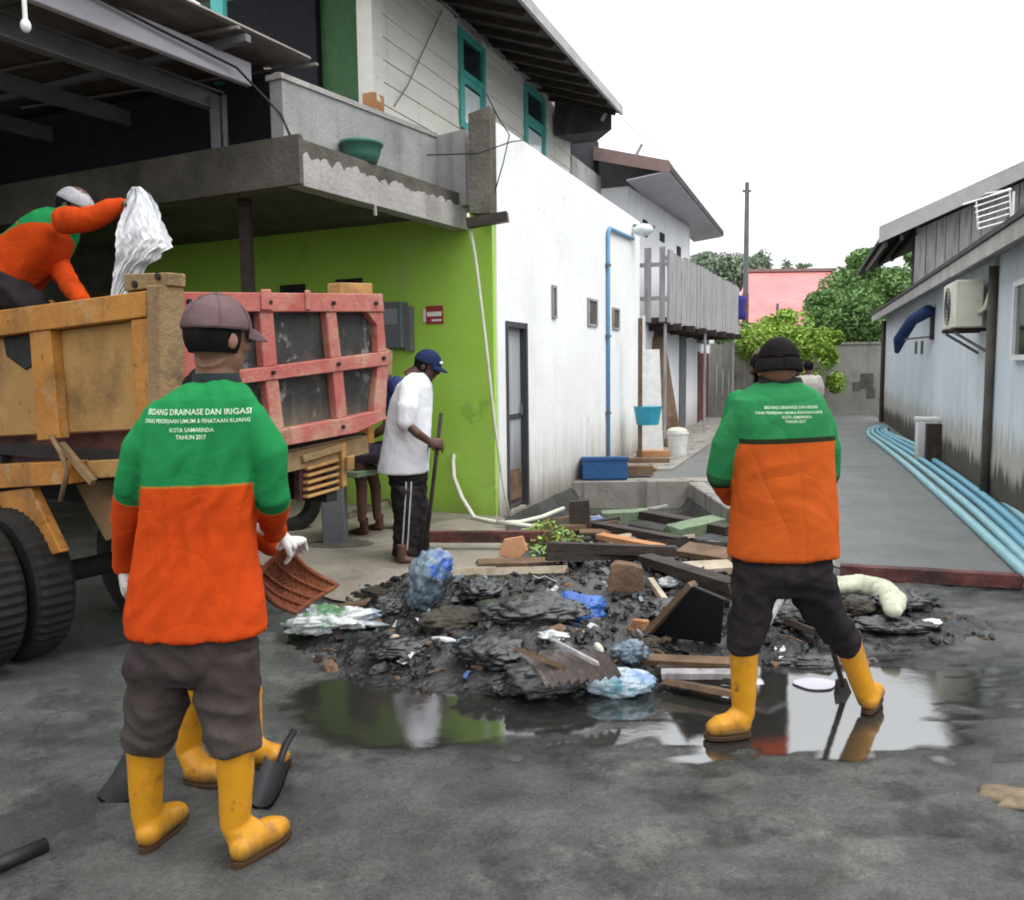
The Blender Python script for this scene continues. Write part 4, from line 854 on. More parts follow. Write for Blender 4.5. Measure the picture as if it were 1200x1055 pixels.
def leaves(mb, c, r, n, size, rnd, hollow=.45, ar=.5):
    for _ in range(n):
        while True:
            d = Vector((rnd.uniform(-1, 1), rnd.uniform(-1, 1), rnd.uniform(-1, 1)))
            if hollow < d.length < 1: break
        p = Vector((c[0] + d.x * r[0], c[1] + d.y * r[1], c[2] + d.z * r[2]))
        a = Vector((rnd.gauss(0, 1), rnd.gauss(0, 1), rnd.gauss(-.3, .7))).normalized(); b = a.cross(Vector((rnd.gauss(0, 1), rnd.gauss(0, 1), rnd.gauss(0, 1)))).normalized()
        s_ = size * rnd.uniform(.6, 1.3); n_ = a.cross(b) * s_ * .12
        mb.add([p - a * s_, p + b * s_ * ar + n_, p + a * s_, p - b * s_ * ar + n_], [(0, 1, 2, 3)])
def tree(name, base, h, clumps, mat, label, cat='tree', seed=1, size=.12, dens=260, lean=(0, 0), group=None, trunk_r=.12):
    rnd = random.Random(seed); t = root(name, base, label, cat, group); base = Vector(base)
    mb = MB(); top = base + Vector((lean[0], lean[1], h))
    fork = base + Vector((lean[0] * .3, lean[1] * .3, h * .45))
    mb.tube([base - z_ * .1, base.lerp(fork, .5) + Vector((.05, 0, 0)), fork], [trunk_r, trunk_r * .85, trunk_r * .7], 8)
    for c, r in clumps:
        c = Vector(c); mid = fork.lerp(c, .5) + Vector((rnd.uniform(-.2, .2), rnd.uniform(-.2, .2), .1))
        mb.tube([fork - z_ * .05, mid, c], [trunk_r * .5, trunk_r * .3, trunk_r * .1], 6)
    mb.build('trunk', K['bark'], t, smooth=True)
    mb = MB()
    for c, r in clumps:
        vol = r[0] * r[1] * r[2]; k = int(dens * (vol ** .66))
        subs = max(3, int(6 * vol ** .4))
        for _ in range(subs):                     # uneven sub-clumps
            d = Vector((rnd.gauss(0, .5), rnd.gauss(0, .5), rnd.gauss(0, .5)))
            cc = (c[0] + d.x * r[0], c[1] + d.y * r[1], c[2] + d.z * r[2]); f_ = rnd.uniform(.35, .65)
            leaves(mb, cc, (r[0] * f_, r[1] * f_, r[2] * f_), k // subs, size, rnd, .2)
        leaves(mb, c, r, k // 4, size, rnd, .7)
    cr = mb.build('crown', mat, t); cr['kind'] = 'stuff'
    return t
def cl(px, py, d, rx, rz, ry=None): P = D(px, py, d); return ((P.x, P.y, P.z), (rx, ry or rx, rz))
b_ = D(1005, 420, 29)
tree('leafy_tree', (b_.x, 29, 0), 5, [cl(1008, 340, 29, 1.4, .9), cl(1045, 345, 29, 1.1, .9), cl(975, 360, 28.5, .95, .6), cl(1000, 375, 28, 1.3, .75), cl(1030, 385, 28, 1.0, .7), cl(965, 380, 27.5, .6, .5), cl(1062, 330, 30, .9, .6)], K['leaf_mid'],
     'round leafy green tree behind the boundary wall next to the blue-grey house', seed=4, size=.075, dens=7000)
b_ = D(930, 470, 23)
tree('lime_shrub', (b_.x, 23.2, 0), 2.6, [cl(915, 400, 23, .75, .5), cl(940, 405, 23, .7, .55), cl(890, 398, 23.4, .7, .45), cl(955, 425, 22.7, .45, .5), cl(930, 380, 23.4, .55, .4), cl(905, 385, 23.8, .5, .4), cl(965, 400, 23, .4, .4), cl(945, 445, 22.5, .3, .3)], K['leaf_lime'],
     'bright yellow-green shrub spilling over the end wall of the lane', 'shrub', seed=6, size=.06, dens=7000, trunk_r=.06)
b_ = D(862, 460, 24.8)
tree('lime_shrub', (b_.x, 24.9, 0), 2.4, [cl(858, 405, 25, .7, .45), cl(872, 392, 25.5, .6, .4), cl(845, 412, 24.8, .5, .35)], K['leaf_mid'],
     'darker green shrub behind the brown plank fence', 'shrub', seed=8, size=.06, dens=6000, trunk_r=.05)
b_ = D(850, 400, 44)
tree('far_tree', (b_.x, 44, 0), 6, [cl(840, 318, 44, 1.6, .8), cl(862, 322, 44, 1.5, .9), cl(825, 310, 44, 1.0, .5)], K['leaf_far'], 'olive green tree above the far end of the plank balcony', seed=11, size=.12, dens=3200)
b_ = D(850, 400, 46)
tree('far_tree', (b_.x, 46, 0), 7, [cl(835, 305, 46, 1.0, .35), cl(852, 304, 46, 1.0, .4), cl(865, 312, 46, .6, .4)], K['leaf_purple'], 'purplish young-leaved tree top behind the olive tree', seed=12, size=.12, dens=1200)
b_ = D(892, 400, 48)
tree('far_tree', (b_.x, 48, 0), 7, [cl(892, 312, 48, .7, .8), cl(895, 300, 48, .4, .4), cl(885, 325, 48, 1.0, .4)], K['leaf_far'], 'thin sparse tree beside the utility pole', seed=13, size=.1, dens=900)
b_ = D(925, 400, 50)
tree('far_tree', (b_.x, 50, 0), 7, [cl(922, 310, 50, .4, .35), cl(943, 311, 50, .5, .2), cl(915, 325, 50, 1.2, .4), cl(945, 328, 50, 1.0, .3)], K['leaf_far'], 'row of wispy tree tops over the red roof ridge', seed=14, size=.1, dens=1000)
b_ = D(1090, 400, 40)
tree('far_tree', (b_.x, 42, 0), 5, [cl(1100, 380, 42, 3, 1.5), cl(1180, 385, 42, 3, 1.5)], K['leaf_mid'], 'green tree mass hidden behind the blue-grey house roof', seed=15, size=.25, dens=500)

# ================================================================== TRUCK
K['orange_paint'] = M('worn_orange_paint', [(.38, .15, .025), (.47, .21, .04)], 3, (.5, .8), .2, 30, world=True,
                      dirt=[((.12, .065, .03), 2.6, .5, .68, .8), ((.45, .33, .18), 5, .56, .7, .6), ((.05, .03, .02), 13, .63, .72, .8)], streak=((.13, .07, .035), 9, .55, .7, .6))
K['tan_panel'] = M('dusty_tan_panel', [(.34, .18, .05), (.43, .25, .09)], 3, (.6, .85), .2, 40, world=True, dirt=[((.15, .085, .035), 2.3, .52, .7, .8), ((.08, .045, .02), 16, .62, .72, .7)])
K['red_paint'] = M('faded_red_paint', [(.34, .08, .068), (.43, .15, .12)], 4, (.5, .8), .2, 30, world=True,
                   dirt=[((.42, .27, .19), 4.5, .48, .66, .8), ((.33, .04, .04), 3, .56, .72, .7), ((.14, .08, .05), 9, .6, .72, .7)])
K['black_panel'] = M('scuffed_black_panel', [(.02, .021, .021), (.04, .042, .04)], 5, (.35, .7), .15, 30, world=True, dirt=[((.34, .33, .31), 7, .58, .68, .7), ((.16, .13, .1), 3, .54, .66, .6)], streak=((.3, .29, .27), 8, .6, .72, .65),
                    zstain=[((.3, .24, .17), 1.1, 1.35, .3, .5)])
K['chassis'] = flat('dark_chassis', (.02, .018, .017), .8)
K['post_wood'] = M('grimy_post', [(.2, .125, .06), (.3, .2, .1)], 5, (.7, .9), .3, 30, world=True, dirt=[((.05, .04, .028), 4, .52, .7, .8)])
K['tyre'] = M('dusty_tyre', [(.012, .011, .01), (.026, .023, .02)], 7, (.75, .95), .2, 40)
K['rim'] = M('rusty_rim', [(.14, .06, .045), (.26, .12, .09)], 6, (.6, .8), .2, 30)
AT, OD, RDr = (-1.545, 3.77), (-.8486, .5291), (.5291, .8486)
truck = root('dump_truck', (-1.9, 4.6, 0), 'dump truck with worn orange timber side and faded red framed tailgate', 'truck')
def qpoly(pxs, plane_d, out0, out1, mb=None):   # frame bar: four or more pixel corners lying in the side or tailgate plane, with thickness
    n = Vector((-RDr[0], -RDr[1], 0)) if plane_d is OD else Vector((-OD[0], -OD[1], 0))
    P = [V(px, py, AT, plane_d) for px, py in pxs]
    (mb or MB())
    m = mb or MB(); m.prism([p + n * out1 for p in P], -n * (out1 - out0)); return m
def tbar(name, pxs, pd, o0, o1, mat, parent=None): return qpoly(pxs, pd, o0, o1).build(name, K[mat], parent or truck, bevel=.004)
# tailgate
tg = tbar('tailgate', [(205, 345), (440, 347), (449, 420), (441, 491), (400, 508), (205, 544)], RDr, -.05, -.012, 'black_panel')
tbar('top_rail', [(203, 343), (441, 345), (443, 366), (203, 366)], RDr, -.012, .05, 'red_paint', tg)
tbar('middle_rail', [(205, 443), (448, 412), (449, 428), (205, 459)], RDr, -.012, .05, 'red_paint', tg)
tbar('bottom_rail', [(205, 523), (333, 501), (400, 489), (437, 481), (447, 490), (410, 507), (333, 521), (205, 545)], RDr, -.012, .055, 'red_paint', tg)
for i, q in enumerate(([(205, 366), (222, 366), (224, 440.5), (205, 443)], [(205, 459), (224, 456.6), (226, 519.4), (205, 523)], [(298, 366), (314, 366), (319, 428.4), (303, 430.5)], [(305, 446), (320, 444.1), (327, 502), (312, 504.6)],
                       [(376, 366), (388, 366), (394, 418.9), (382, 420.4)], [(384, 436), (396, 434.5), (401, 488.7), (389, 491)], [(424, 366), (443, 366), (447, 412), (437, 413.5), (436, 382)], [(437, 429.5), (449, 428), (446, 490), (432, 482.2)])):
    tbar('upright', q, RDr, -.012, .04, 'red_paint', tg)
tbar('hinge_plate', [(296, 340), (308, 340), (310, 364), (297, 364)], RDr, .0505, .062, 'red_paint', tg)
tbar('hinge_plate', [(348, 341), (354, 341), (355, 364), (349, 364)], RDr, .0505, .062, 'red_paint', tg)
tbar('side_lug', [(443, 405), (456, 412), (455, 440), (448, 440)], RDr, -.03, .03, 'post_wood', tg)
for px, py in ((212, 354), (307, 355), (382, 356), (432, 356), (213, 450), (311, 437), (388, 427), (441, 420), (215, 534), (319, 513), (393, 500)):
    P_ = V(px, py, AT, RDr); n_o = Vector((-OD[0], -OD[1], 0)); m_ = MB(); m_.tube([P_ + n_o * .05, P_ + n_o * .066], .011, 8); m_.build('bolt', K['chassis'], tg)
tbar('wood_block', [(402, 331), (440, 332), (440, 346), (402, 346)], RDr, -.12, -.02, 'tan_panel')
# corner post
tbar('corner_post', [(187, 336), (202, 336), (204, 546), (190, 548)], OD, -.06, .065, 'post_wood')
cbk = tbar('corner_bracket', [(152, 322), (204, 320), (204, 335.5), (185.5, 338), (152, 342)], OD, -.06, .03, 'post_wood')
for px, py in ((166, 334), (193, 325)):
    P = V(px, py, AT, OD); n = Vector((-RDr[0], -RDr[1], 0)); m_ = MB(); m_.tube([P + n * .028, P + n * .04], .016, 10); m_.build('bolt', K['chassis'], cbk)
# orange side: continue the bars past the frame edge so the bed goes on
ext = lambda y, x0=-190, s=0: (x0, y)
tbar('side_rail', [(-190, 391), (185, 342), (185, 372), (-190, 420)], OD, -.05, .06, 'orange_paint')
sp = tbar('side_panel', [(-190, 421), (185, 372.5), (188, 502), (-190, 520)], OD, -.03, -.005, 'tan_panel')
tbar('stake', [(46, 390), (70, 387), (81, 513), (55, 516)], OD, -.005, .05, 'orange_paint')
tbar('stake', [(165, 375.5), (185, 373), (189, 502), (170, 503)], OD, -.005, .05, 'orange_paint')
tbar('stake', [(-95, 408), (-70, 405), (-62, 518), (-88, 520)], OD, -.005, .05, 'orange_paint')
tbar('torn_patch', [(4, 396), (44, 391), (46, 424), (30, 434), (8, 418)], OD, -.0045, .004, 'chassis')
tbar('splash_panel', [(-60, 398), (44, 392), (18, 410), (10, 430), (-60, 440)], OD, .0045, .012, 'orange_paint') if False else None
tbar('sill', [(-190, 521), (190, 503), (190, 540), (-190, 553)], OD, -.18, -.1, 'rust')
tbar('lower_rail', [(-190, 553), (92, 540), (92, 566), (-190, 584)], OD, -.07, .045, 'orange_paint')
tbar('lower_rail', [(96, 541), (196, 536), (196, 556), (96, 562)], OD, -.1, -.02, 'tan_panel')
tbar('mudguard', [(0, 577), (42, 571), (78, 646), (38, 657)], OD, -.02, .03, 'orange_paint')
tbar('mudguard', [(44, 574), (100, 564), (129, 622), (80, 643)], OD, -.25, -.2, 'post_wood')
P0, P1, P2 = V(74, 510, AT, OD), V(100, 545, AT, OD), V(82, 585, AT, OD); n_ = Vector((-RDr[0], -RDr[1], 0)) * .06
mb = MB(); mb.tube([P0 + n_, V(92, 528, AT, OD) + n_ * 1.5, V(93, 550, AT, OD) + n_, P2 + n_ * .8], .012, 8); mb.build('rope', K['post_wood'], truck, smooth=True)
mb = MB(); mb.beam(V(80, 520, AT, OD) + n_ * .6, V(112, 565, AT, OD) + n_ * .2, .03, .03); mb.build('latch_bar', K['post_wood'], truck)
# bed body
bed = lambda a, b, z: Vector((AT[0] + OD[0] * a + RDr[0] * b, AT[1] + OD[1] * a + RDr[1] * b, z))
BW, BL = 1.42, 2.9
mb = MB(); mb.hexa([bed(.08, .05, 1.06), bed(BL, .05, 1.06), bed(BL, BW, 1.06), bed(.08, BW, 1.06)], [bed(.08, .05, 1.12), bed(BL, .05, 1.12), bed(BL, BW, 1.12), bed(.08, BW, 1.12)]); mb.build('bed_floor', K['chassis'], truck)
mb = MB(); mb.hexa([bed(.06, BW, 1.06), bed(BL, BW, 1.06), bed(BL, BW + .05, 1.06), bed(.06, BW + .05, 1.06)], [bed(.06, BW, 1.8), bed(BL, BW, 1.74), bed(BL, BW + .05, 1.74), bed(.06, BW + .05, 1.8)]); mb.build('far_side', K['orange_paint'], truck)
mb = MB(); mb.hexa([bed(BL, 0, 1.06), bed(BL + .06, 0, 1.06), bed(BL + .06, BW, 1.06), bed(BL, BW, 1.06)], [bed(BL, 0, 1.9), bed(BL + .06, 0, 1.9), bed(BL + .06, BW, 1.9), bed(BL, BW, 1.9)]); mb.build('headboard', K['orange_paint'], truck)
for b in (.38, 1.04):
    m_ = MB(); m_.beam(bed(.0, b, .86), bed(4.6, b, .86), .08, .18); m_.build('chassis_rail', K['chassis'], truck)
for a in (.15, .8, 1.5, 2.3):
    m_ = MB(); m_.beam(bed(a, .05, 1.005), bed(a, BW - .05, 1.005), .07, .1); m_.build('cross_member', K['chassis'], truck)
# cab beyond the left edge of the frame
mb = MB(); ca, cb_ = BL + .25, BL + 1.65
prof = [(ca, .7), (cb_, .7), (cb_ + .03, 1.25), (cb_ - .22, 2.0), (ca, 2.05)]
mb.prism([bed(a, .0, z) for a, z in prof], Vector((RDr[0], RDr[1], 0)) * BW); cabo = mb.build('cab', K['orange_paint'], truck, bevel=.03)
mb = MB(); mb.prism([bed(a, -.012, z) for a, z in ((ca + .35, 1.3), (cb_ - .12, 1.3), (cb_ - .28, 1.9), (ca + .35, 1.9))], Vector((RDr[0], RDr[1], 0)) * .01); mb.build('side_window', K['glass_dark'], cabo)
# wheels
def tyre_mesh(R_=.4, W_=.2, lugs=44):
    mb = MB(); n = 96; prof = [(.235, -W_ * .42), (.29, -W_ * .5), (.36, -W_ * .5), (R_ - .012, -W_ * .42), (R_, -W_ * .3), (R_, W_ * .3), (R_ - .012, W_ * .42), (.36, W_ * .5), (.29, W_ * .5), (.235, W_ * .42)]
    for k in range(n):
        a = 2 * math.pi * k / n
        for i, (r_, w_) in enumerate(prof):
            rr2 = r_ - (.011 if (k % 2 and 3 <= i <= 6) else 0); mb.v.append(Vector((rr2 * math.cos(a), w_, rr2 * math.sin(a))))
    m = len(prof)
    for k in range(n):
        for i in range(m):
            mb.f.append((k * m + i, k * m + (i + 1) % m, ((k + 1) % n) * m + (i + 1) % m, ((k + 1) % n) * m + i))
    mb.mi = [0] * len(mb.f)
    me = mb.mesh('tyre'); bm = bmesh.new(); bm.from_mesh(me); bmesh.ops.recalc_face_normals(bm, faces=bm.faces); bm.to_mesh(me); bm.free(); me.materials.append(K['tyre']); return me
TY = tyre_mesh()
mb = MB(); rg = []
for r_, w_ in ((.236, -.085), (.236, .085), (.2, .07), (.18, -.02), (.1, -.035), (.09, -.07), (.04, -.075)):
    rg.append([Vector((r_ * math.cos(2 * math.pi * i / 28), -w_, r_ * math.sin(2 * math.pi * i / 28))) for i in range(28)])
mb.loft(rg); RM = mb.mesh('rim'); bm = bmesh.new(); bm.from_mesh(RM); bmesh.ops.recalc_face_normals(bm, faces=bm.faces); bm.to_mesh(RM); bm.free(); RM.materials.append(K['rim'])
axis_yaw = math.atan2(-RDr[0], RDr[1])           # local +Y -> tailgate direction
wc = Vector((-2.74, 4.19, .4))
tor = Vector(truck.location)
for i, (da, db) in enumerate(((0, 0), (0, .25), (0, 1.02), (0, 1.27), (2.75, .05), (2.75, 1.2))):
    c = wc + Vector((OD[0] * da + RDr[0] * db, OD[1] * da + RDr[1] * db, 0)) - tor
    w_o = bpy.data.objects.new('wheel', TY); COL.objects.link(w_o); w_o.parent = truck; w_o.location = c; w_o.rotation_euler = (0, 0, axis_yaw)
    rim_o = bpy.data.objects.new('rim', RM); COL.objects.link(rim_o); rim_o.parent = w_o; rim_o.rotation_euler = (0, 0, math.pi if i in (2, 3, 5) else 0)
mb = MB(); mb.tube([wc, wc + Vector((RDr[0], RDr[1], 0)) * 1.27], .06, 12); mb.build('axle', K['chassis'], truck)
# lamp guard under the tailgate
lg = tbar('lamp_guard', [(352, 534), (398, 520), (400, 528), (354, 542)], RDr, -.08, .02, 'post_wood')
for k in range(5):
    y0 = 545 + k * 8.2; tbar('slat', [(359, y0 + 3), (396, y0 - 7.5), (396, y0 - 4), (359, y0 + 6.5)], RDr, -.03, .015, 'tan_panel', lg)
tbar('guard_plate', [(356, 540), (398, 528), (398, 566), (357, 588)], RDr, -.08, -.031, 'rust', lg)
tbar('guard_end', [(397, 520), (402, 519), (403, 570), (398, 571)], RDr, -.08, .025, 'tan_panel', lg)
tbar('lamp', [(399.5, 535), (408, 533), (408, 550), (400, 552)], RDr, .026, .05, 'tan_panel', lg)
mb = MB(); a, b = V(300, 540, AT, RDr), V(420, 512, AT, RDr); mb.beam(a + Vector((0, .1, -.04)), b + Vector((0, .1, -.05)), .1, .1); mb.build('bumper_beam', K['post_wood'], truck)

# bench behind the truck
bz_ = G(393, 640)
bn = root('pedestal_bench', (bz_.x, bz_.y, 0), 'green plank bench on a grey pedestal beside the green house wall', 'bench')
mb = MB(); w_ = .095; mb.box((bz_.x - w_, bz_.y - .06, .0), (bz_.x + w_, bz_.y + .1, .56)); mb.build('pedestal', K['steel_grey'], bn, bevel=.01)
mb = MB(); mb.ball((bz_.x + .04, bz_.y, .014), .3, .16, .028, nu=24); mb.build('foot', K['slab_dark'], bn, smooth=True)
P0, P1 = D(402, 556, bz_.y), D(470, 545, bz_.y + .7)
mb = MB(); mb.beam(P0, P1, .3, .05); mb.build('seat', K['wood_green'], bn, bevel=.006)
mb = MB(); mb.box((P1.x - .06, P1.y - .08, 0), (P1.x + .06, P1.y + .08, P1.z - .02)); mb.build('leg', K['wood_green'], bn)
P0, P1 = D(408, 605, bz_.y + .1), D(455, 588, bz_.y + .7)
mb = MB(); mb.beam(P0, P1, .05, .05); mb.build('stretcher', K['wood_pale'], bn)
# old tyre standing behind the truck
ot = G(343, 622); otr = bpy.data.objects.new('old_tyre', TY); COL.objects.link(otr); otr.location = (ot.x, ot.y, .27); otr.scale = (.68, .9, .68); otr.rotation_euler = (0, R(0), R(35))
tag(otr, 'worn grey old tyre standing on the apron behind the truck', 'tyre')

# ================================================================== PEOPLE
K['skin'] = M('brown_skin', [(.16, .075, .045), (.22, .11, .07)], 9, (.45, .6), .05, 60, spec=.35)
K['skin_dark'] = M('dark_brown_skin', [(.07, .032, .022), (.11, .052, .036)], 9, (.45, .6), .05, 60, spec=.35)
K['hair'] = M('black_hair', [(.006, .005, .005), (.011, .009, .009)], 30, (.7, .85), .05, 160, spec=.06)
K['eye'] = flat('dark_eye', (.015, .01, .01), .2)
K['glove'] = M('dirty_white_cotton_glove', [(.5, .48, .45), (.66, .64, .62)], 14, (.85, .95), .2, 90, dirt=[((.25, .22, .19), 9, .55, .7, .7)])
K['boot'] = M('yellow_rubber_boot', [(.44, .19, .008), (.54, .25, .013)], 5, (.3, .5), .06, 20, dirt=[((.3, .14, .03), 6, .54, .72, .7), ((.1, .06, .03), 10, .6, .74, .6), ((.04, .032, .025), 22, .62, .7, .7)], zstain=[((.06, .045, .03), .02, .08, .16, .8)])
K['boot_sole'] = flat('brown_rubber_sole', (.05, .025, .01), .7)
K['trouser_brown'] = M('dark_brown_trouser_cloth', [(.034, .025, .025), (.058, .045, .043)], 8, (.85, .95), .1, 140, spec=.06, zstain=[((.11, .095, .08), .3, .6, .4, .5)], dirt=[((.13, .105, .098), 5, .55, .75, .5)])
K['trouser_black'] = M('black_trouser_cloth', [(.014, .012, .014), (.028, .023, .026)], 8, (.85, .95), .1, 140, spec=.06, dirt=[((.07, .06, .055), 5, .56, .75, .5)])
K['white_shirt'] = M('white_cotton', [(.68, .69, .74), (.8, .8, .84)], 5, (.85, .95), .08, 140, spec=.06)
K['beige_shirt'] = M('beige_cotton', [(.4, .36, .33), (.5, .46, .42)], 5, (.85, .95), .08, 140, spec=.06)
K['navy_shirt'] = M('navy_cotton', [(.025, .035, .1), (.045, .06, .15)], 5, (.85, .95), .08, 140, spec=.06)
K['shorts'] = M('dull_purple_shorts', [(.045, .038, .055), (.08, .065, .09)], 5, (.85, .95), .08, 140, spec=.06)
K['cap_mauve'] = M('mauve_brown_cap_cloth', [(.1, .062, .065), (.15, .1, .1)], 8, (.85, .95), .08, 90, spec=.06)
K['cap_black'] = M('black_cap_cloth', [(.008, .007, .008), (.014, .012, .013)], 8, (.85, .95), .08, 90, spec=.06)
K['cap_navy'] = M('navy_cap_cloth', [(.014, .02, .055), (.025, .035, .085)], 8, (.85, .95), .08, 90, spec=.06)
K['cap_white'] = M('white_cap_cloth', [(.3, .29, .31), (.38, .37, .39)], 8, (.8, .95), .2, 60, spec=.06)
K['print'] = flat('pale_print', (.55, .68, .5), .8)
K['collar'] = flat('dark_collar', (.012, .02, .02), .9)
def band_mat(name, top, low, trim, tw=.012):
    m = M(name, [tuple(c * .85 for c in top), top], 6, (.8, .95), .06, 160, spec=.06)
    N, L = m.node_tree.nodes, m.node_tree.links; b = N['Principled BSDF']
    at = N.new('ShaderNodeAttribute'); at.attribute_name = 'band'
    src = b.inputs['Base Color'].links[0].from_socket
    def step(lo, hi):
        r_ = N.new('ShaderNodeMapRange'); r_.inputs[1].default_value = lo; r_.inputs[2].default_value = hi; L.new(at.outputs['Fac'], r_.inputs[0]); return r_.outputs[0]
    n = N.new('ShaderNodeTexNoise'); n.inputs['Scale'].default_value = 5; tcn = N.new('ShaderNodeTexCoord'); L.new(tcn.outputs['Object'], n.inputs['Vector'])
    lowc = N.new('ShaderNodeMixRGB'); lowc.inputs[1].default_value = (*[c * .86 for c in low], 1); lowc.inputs[2].default_value = (*low, 1); L.new(n.outputs['Fac'], lowc.inputs[0])
    m1 = N.new('ShaderNodeMixRGB'); L.new(step(-tw - .002, -tw + .002), m1.inputs[0]); L.new(lowc.outputs[0], m1.inputs[1]); m1.inputs[2].default_value = (*trim, 1)
    m2 = N.new('ShaderNodeMixRGB'); L.new(step(-.002, .002), m2.inputs[0]); L.new(m1.outputs[0], m2.inputs[1]); L.new(src, m2.inputs[2])
    L.new(m2.outputs[0], b.inputs['Base Color']); return m
K['uniform'] = band_mat('green_orange_uniform', (.016, .2, .06), (.5, .055, .008), (.45, .13, .02), .006)
K['uniform_dark'] = band_mat('green_orange_uniform_dark_seam', (.026, .19, .065), (.47, .085, .014), (.02, .025, .012), .02)

def cloth_bump(m, st=(1, 1, .45), sc=7.0, dist=.02, strength=.7, seed=0.0):
    N, L = m.node_tree.nodes, m.node_tree.links; b = N['Principled BSDF']; prev = b.inputs['Normal'].links[0].from_socket if b.inputs['Normal'].links else None
    tc = N.new('ShaderNodeTexCoord')
    for k, (s_, q) in enumerate(((st, sc), ((st[2] * 1.6, 1, st[0] * .9), sc * .8))):
        mp = N.new('ShaderNodeMapping'); mp.inputs['Scale'].default_value = s_; mp.inputs['Rotation'].default_value = (0, .5 - k * 1.1, .3); mp.inputs['Location'].default_value = (seed + k, k * 2.2, seed); L.new(tc.outputs['Object'], mp.inputs[0])
        n = N.new('ShaderNodeTexNoise'); n.inputs['Scale'].default_value = q; n.inputs['Detail'].default_value = 2.5; n.inputs['Distortion'].default_value = .9; L.new(mp.outputs[0], n.inputs['Vector'])
        su = N.new('ShaderNodeMath'); su.operation = 'SUBTRACT'; su.inputs[1].default_value = .5; L.new(n.outputs['Fac'], su.inputs[0])
        ab = N.new('ShaderNodeMath'); ab.operation = 'ABSOLUTE'; L.new(su.outputs[0], ab.inputs[0])
        pw = N.new('ShaderNodeMath'); pw.operation = 'POWER'; pw.inputs[1].default_value = .6; L.new(ab.outputs[0], pw.inputs[0])
        bp = N.new('ShaderNodeBump'); bp.inputs['Strength'].default_value = strength * (1 - .3 * k); bp.inputs['Distance'].default_value = dist; L.new(pw.outputs[0], bp.inputs['Height'])
        if prev is not None: L.new(prev, bp.inputs['Normal'])
        prev = bp.outputs[0]
    L.new(prev, b.inputs['Normal'])
for k_ in ('uniform', 'uniform_dark'): cloth_bump(K[k_], (1, 1, .4), 5.0, .02, .55, 1.0)
for k_ in ('white_shirt', 'beige_shirt', 'navy_shirt'): cloth_bump(K[k_], (1, 1, .3), 5.0, .015, .4, 4.0)
for k_ in ('trouser_brown', 'trouser_black', 'shorts'): cloth_bump(K[k_], (1, 1, .7), 5.5, .02, .5, 2.0)
def ellring(c, hw, hd, X, Y, n=28, e=2.5):
    out = []
    for i in range(n):
        a = 2 * math.pi * i / n; ca, sa = math.cos(a), math.sin(a)
        out.append(c + X * (hw * math.copysign(abs(ca) ** (2 / e), ca)) + Y * (hd * math.copysign(abs(sa) ** (2 / e), sa)))
    return out
XW, YW, ZW = Vector((1, 0, 0)), Vector((0, 1, 0)), Vector((0, 0, 1))
def sil(rows):                                   # silhouette rows -> (centre, half width, half depth)
    out = []
    for l, r, py, d, hd in rows:
        a, b = D(l, py, d), D(r, py, d); out.append(((a + b) / 2, (b - a).length / 2, hd))
    return out
def add_hand(mb, w, d, n, s=1.0, curl=.6, side=1, fat=1.0):
    d = d.normalized(); n = (n - d * n.dot(d)).normalized(); wv = n.cross(d).normalized() * side
    rings = []
    for t, hw, ht in ((-.01, .026, .022), (.02, .034, .019), (.05, .041, .017), (.08, .042, .014), (.095, .038, .011)):
        rings.append(ellring(w + d * t * s, hw * s * fat, ht * s * fat, wv, n, 14, 2.3))
    mb.loft(rings)
    for i, (ln, r_) in enumerate(((.066, .0092), (.075, .0095), (.07, .0092), (.056, .0082))):
        p = w + d * (.085 - .003 * abs(i - 1)) * s + wv * ((.03 - .0205 * i) * s); dd = d.copy(); pts = [p - d * .02 * s, p]
        for k, fr in enumerate((.45, .32, .25)):
            a = curl * (1.0 if k == 0 else 1.15); dd = (dd * math.cos(a) + n * math.sin(a)).normalized()
            nn = (n - dd * n.dot(dd)); n2 = nn
            p = p + dd * ln * fr * s * 1.05; pts.append(p)
            if k < 2: pass
        mb.tube(pts, [r_ * s * fat * q for q in (1.05, 1.08, 1.0, .95, .82)], 8, round_ends=True)
    p = w + d * .028 * s + wv * .03 * s; t1 = (d * .62 + wv * .72 + n * .3).normalized(); t2 = (d * .85 + wv * .2 + n * .5).normalized()
    mb.tube([p - t1 * .012 * s, p + t1 * .03 * s, p + t1 * .034 * s + t2 * .026 * s], [.0125 * s * fat, .011 * s * fat, .009 * s * fat], 8, round_ends=True)
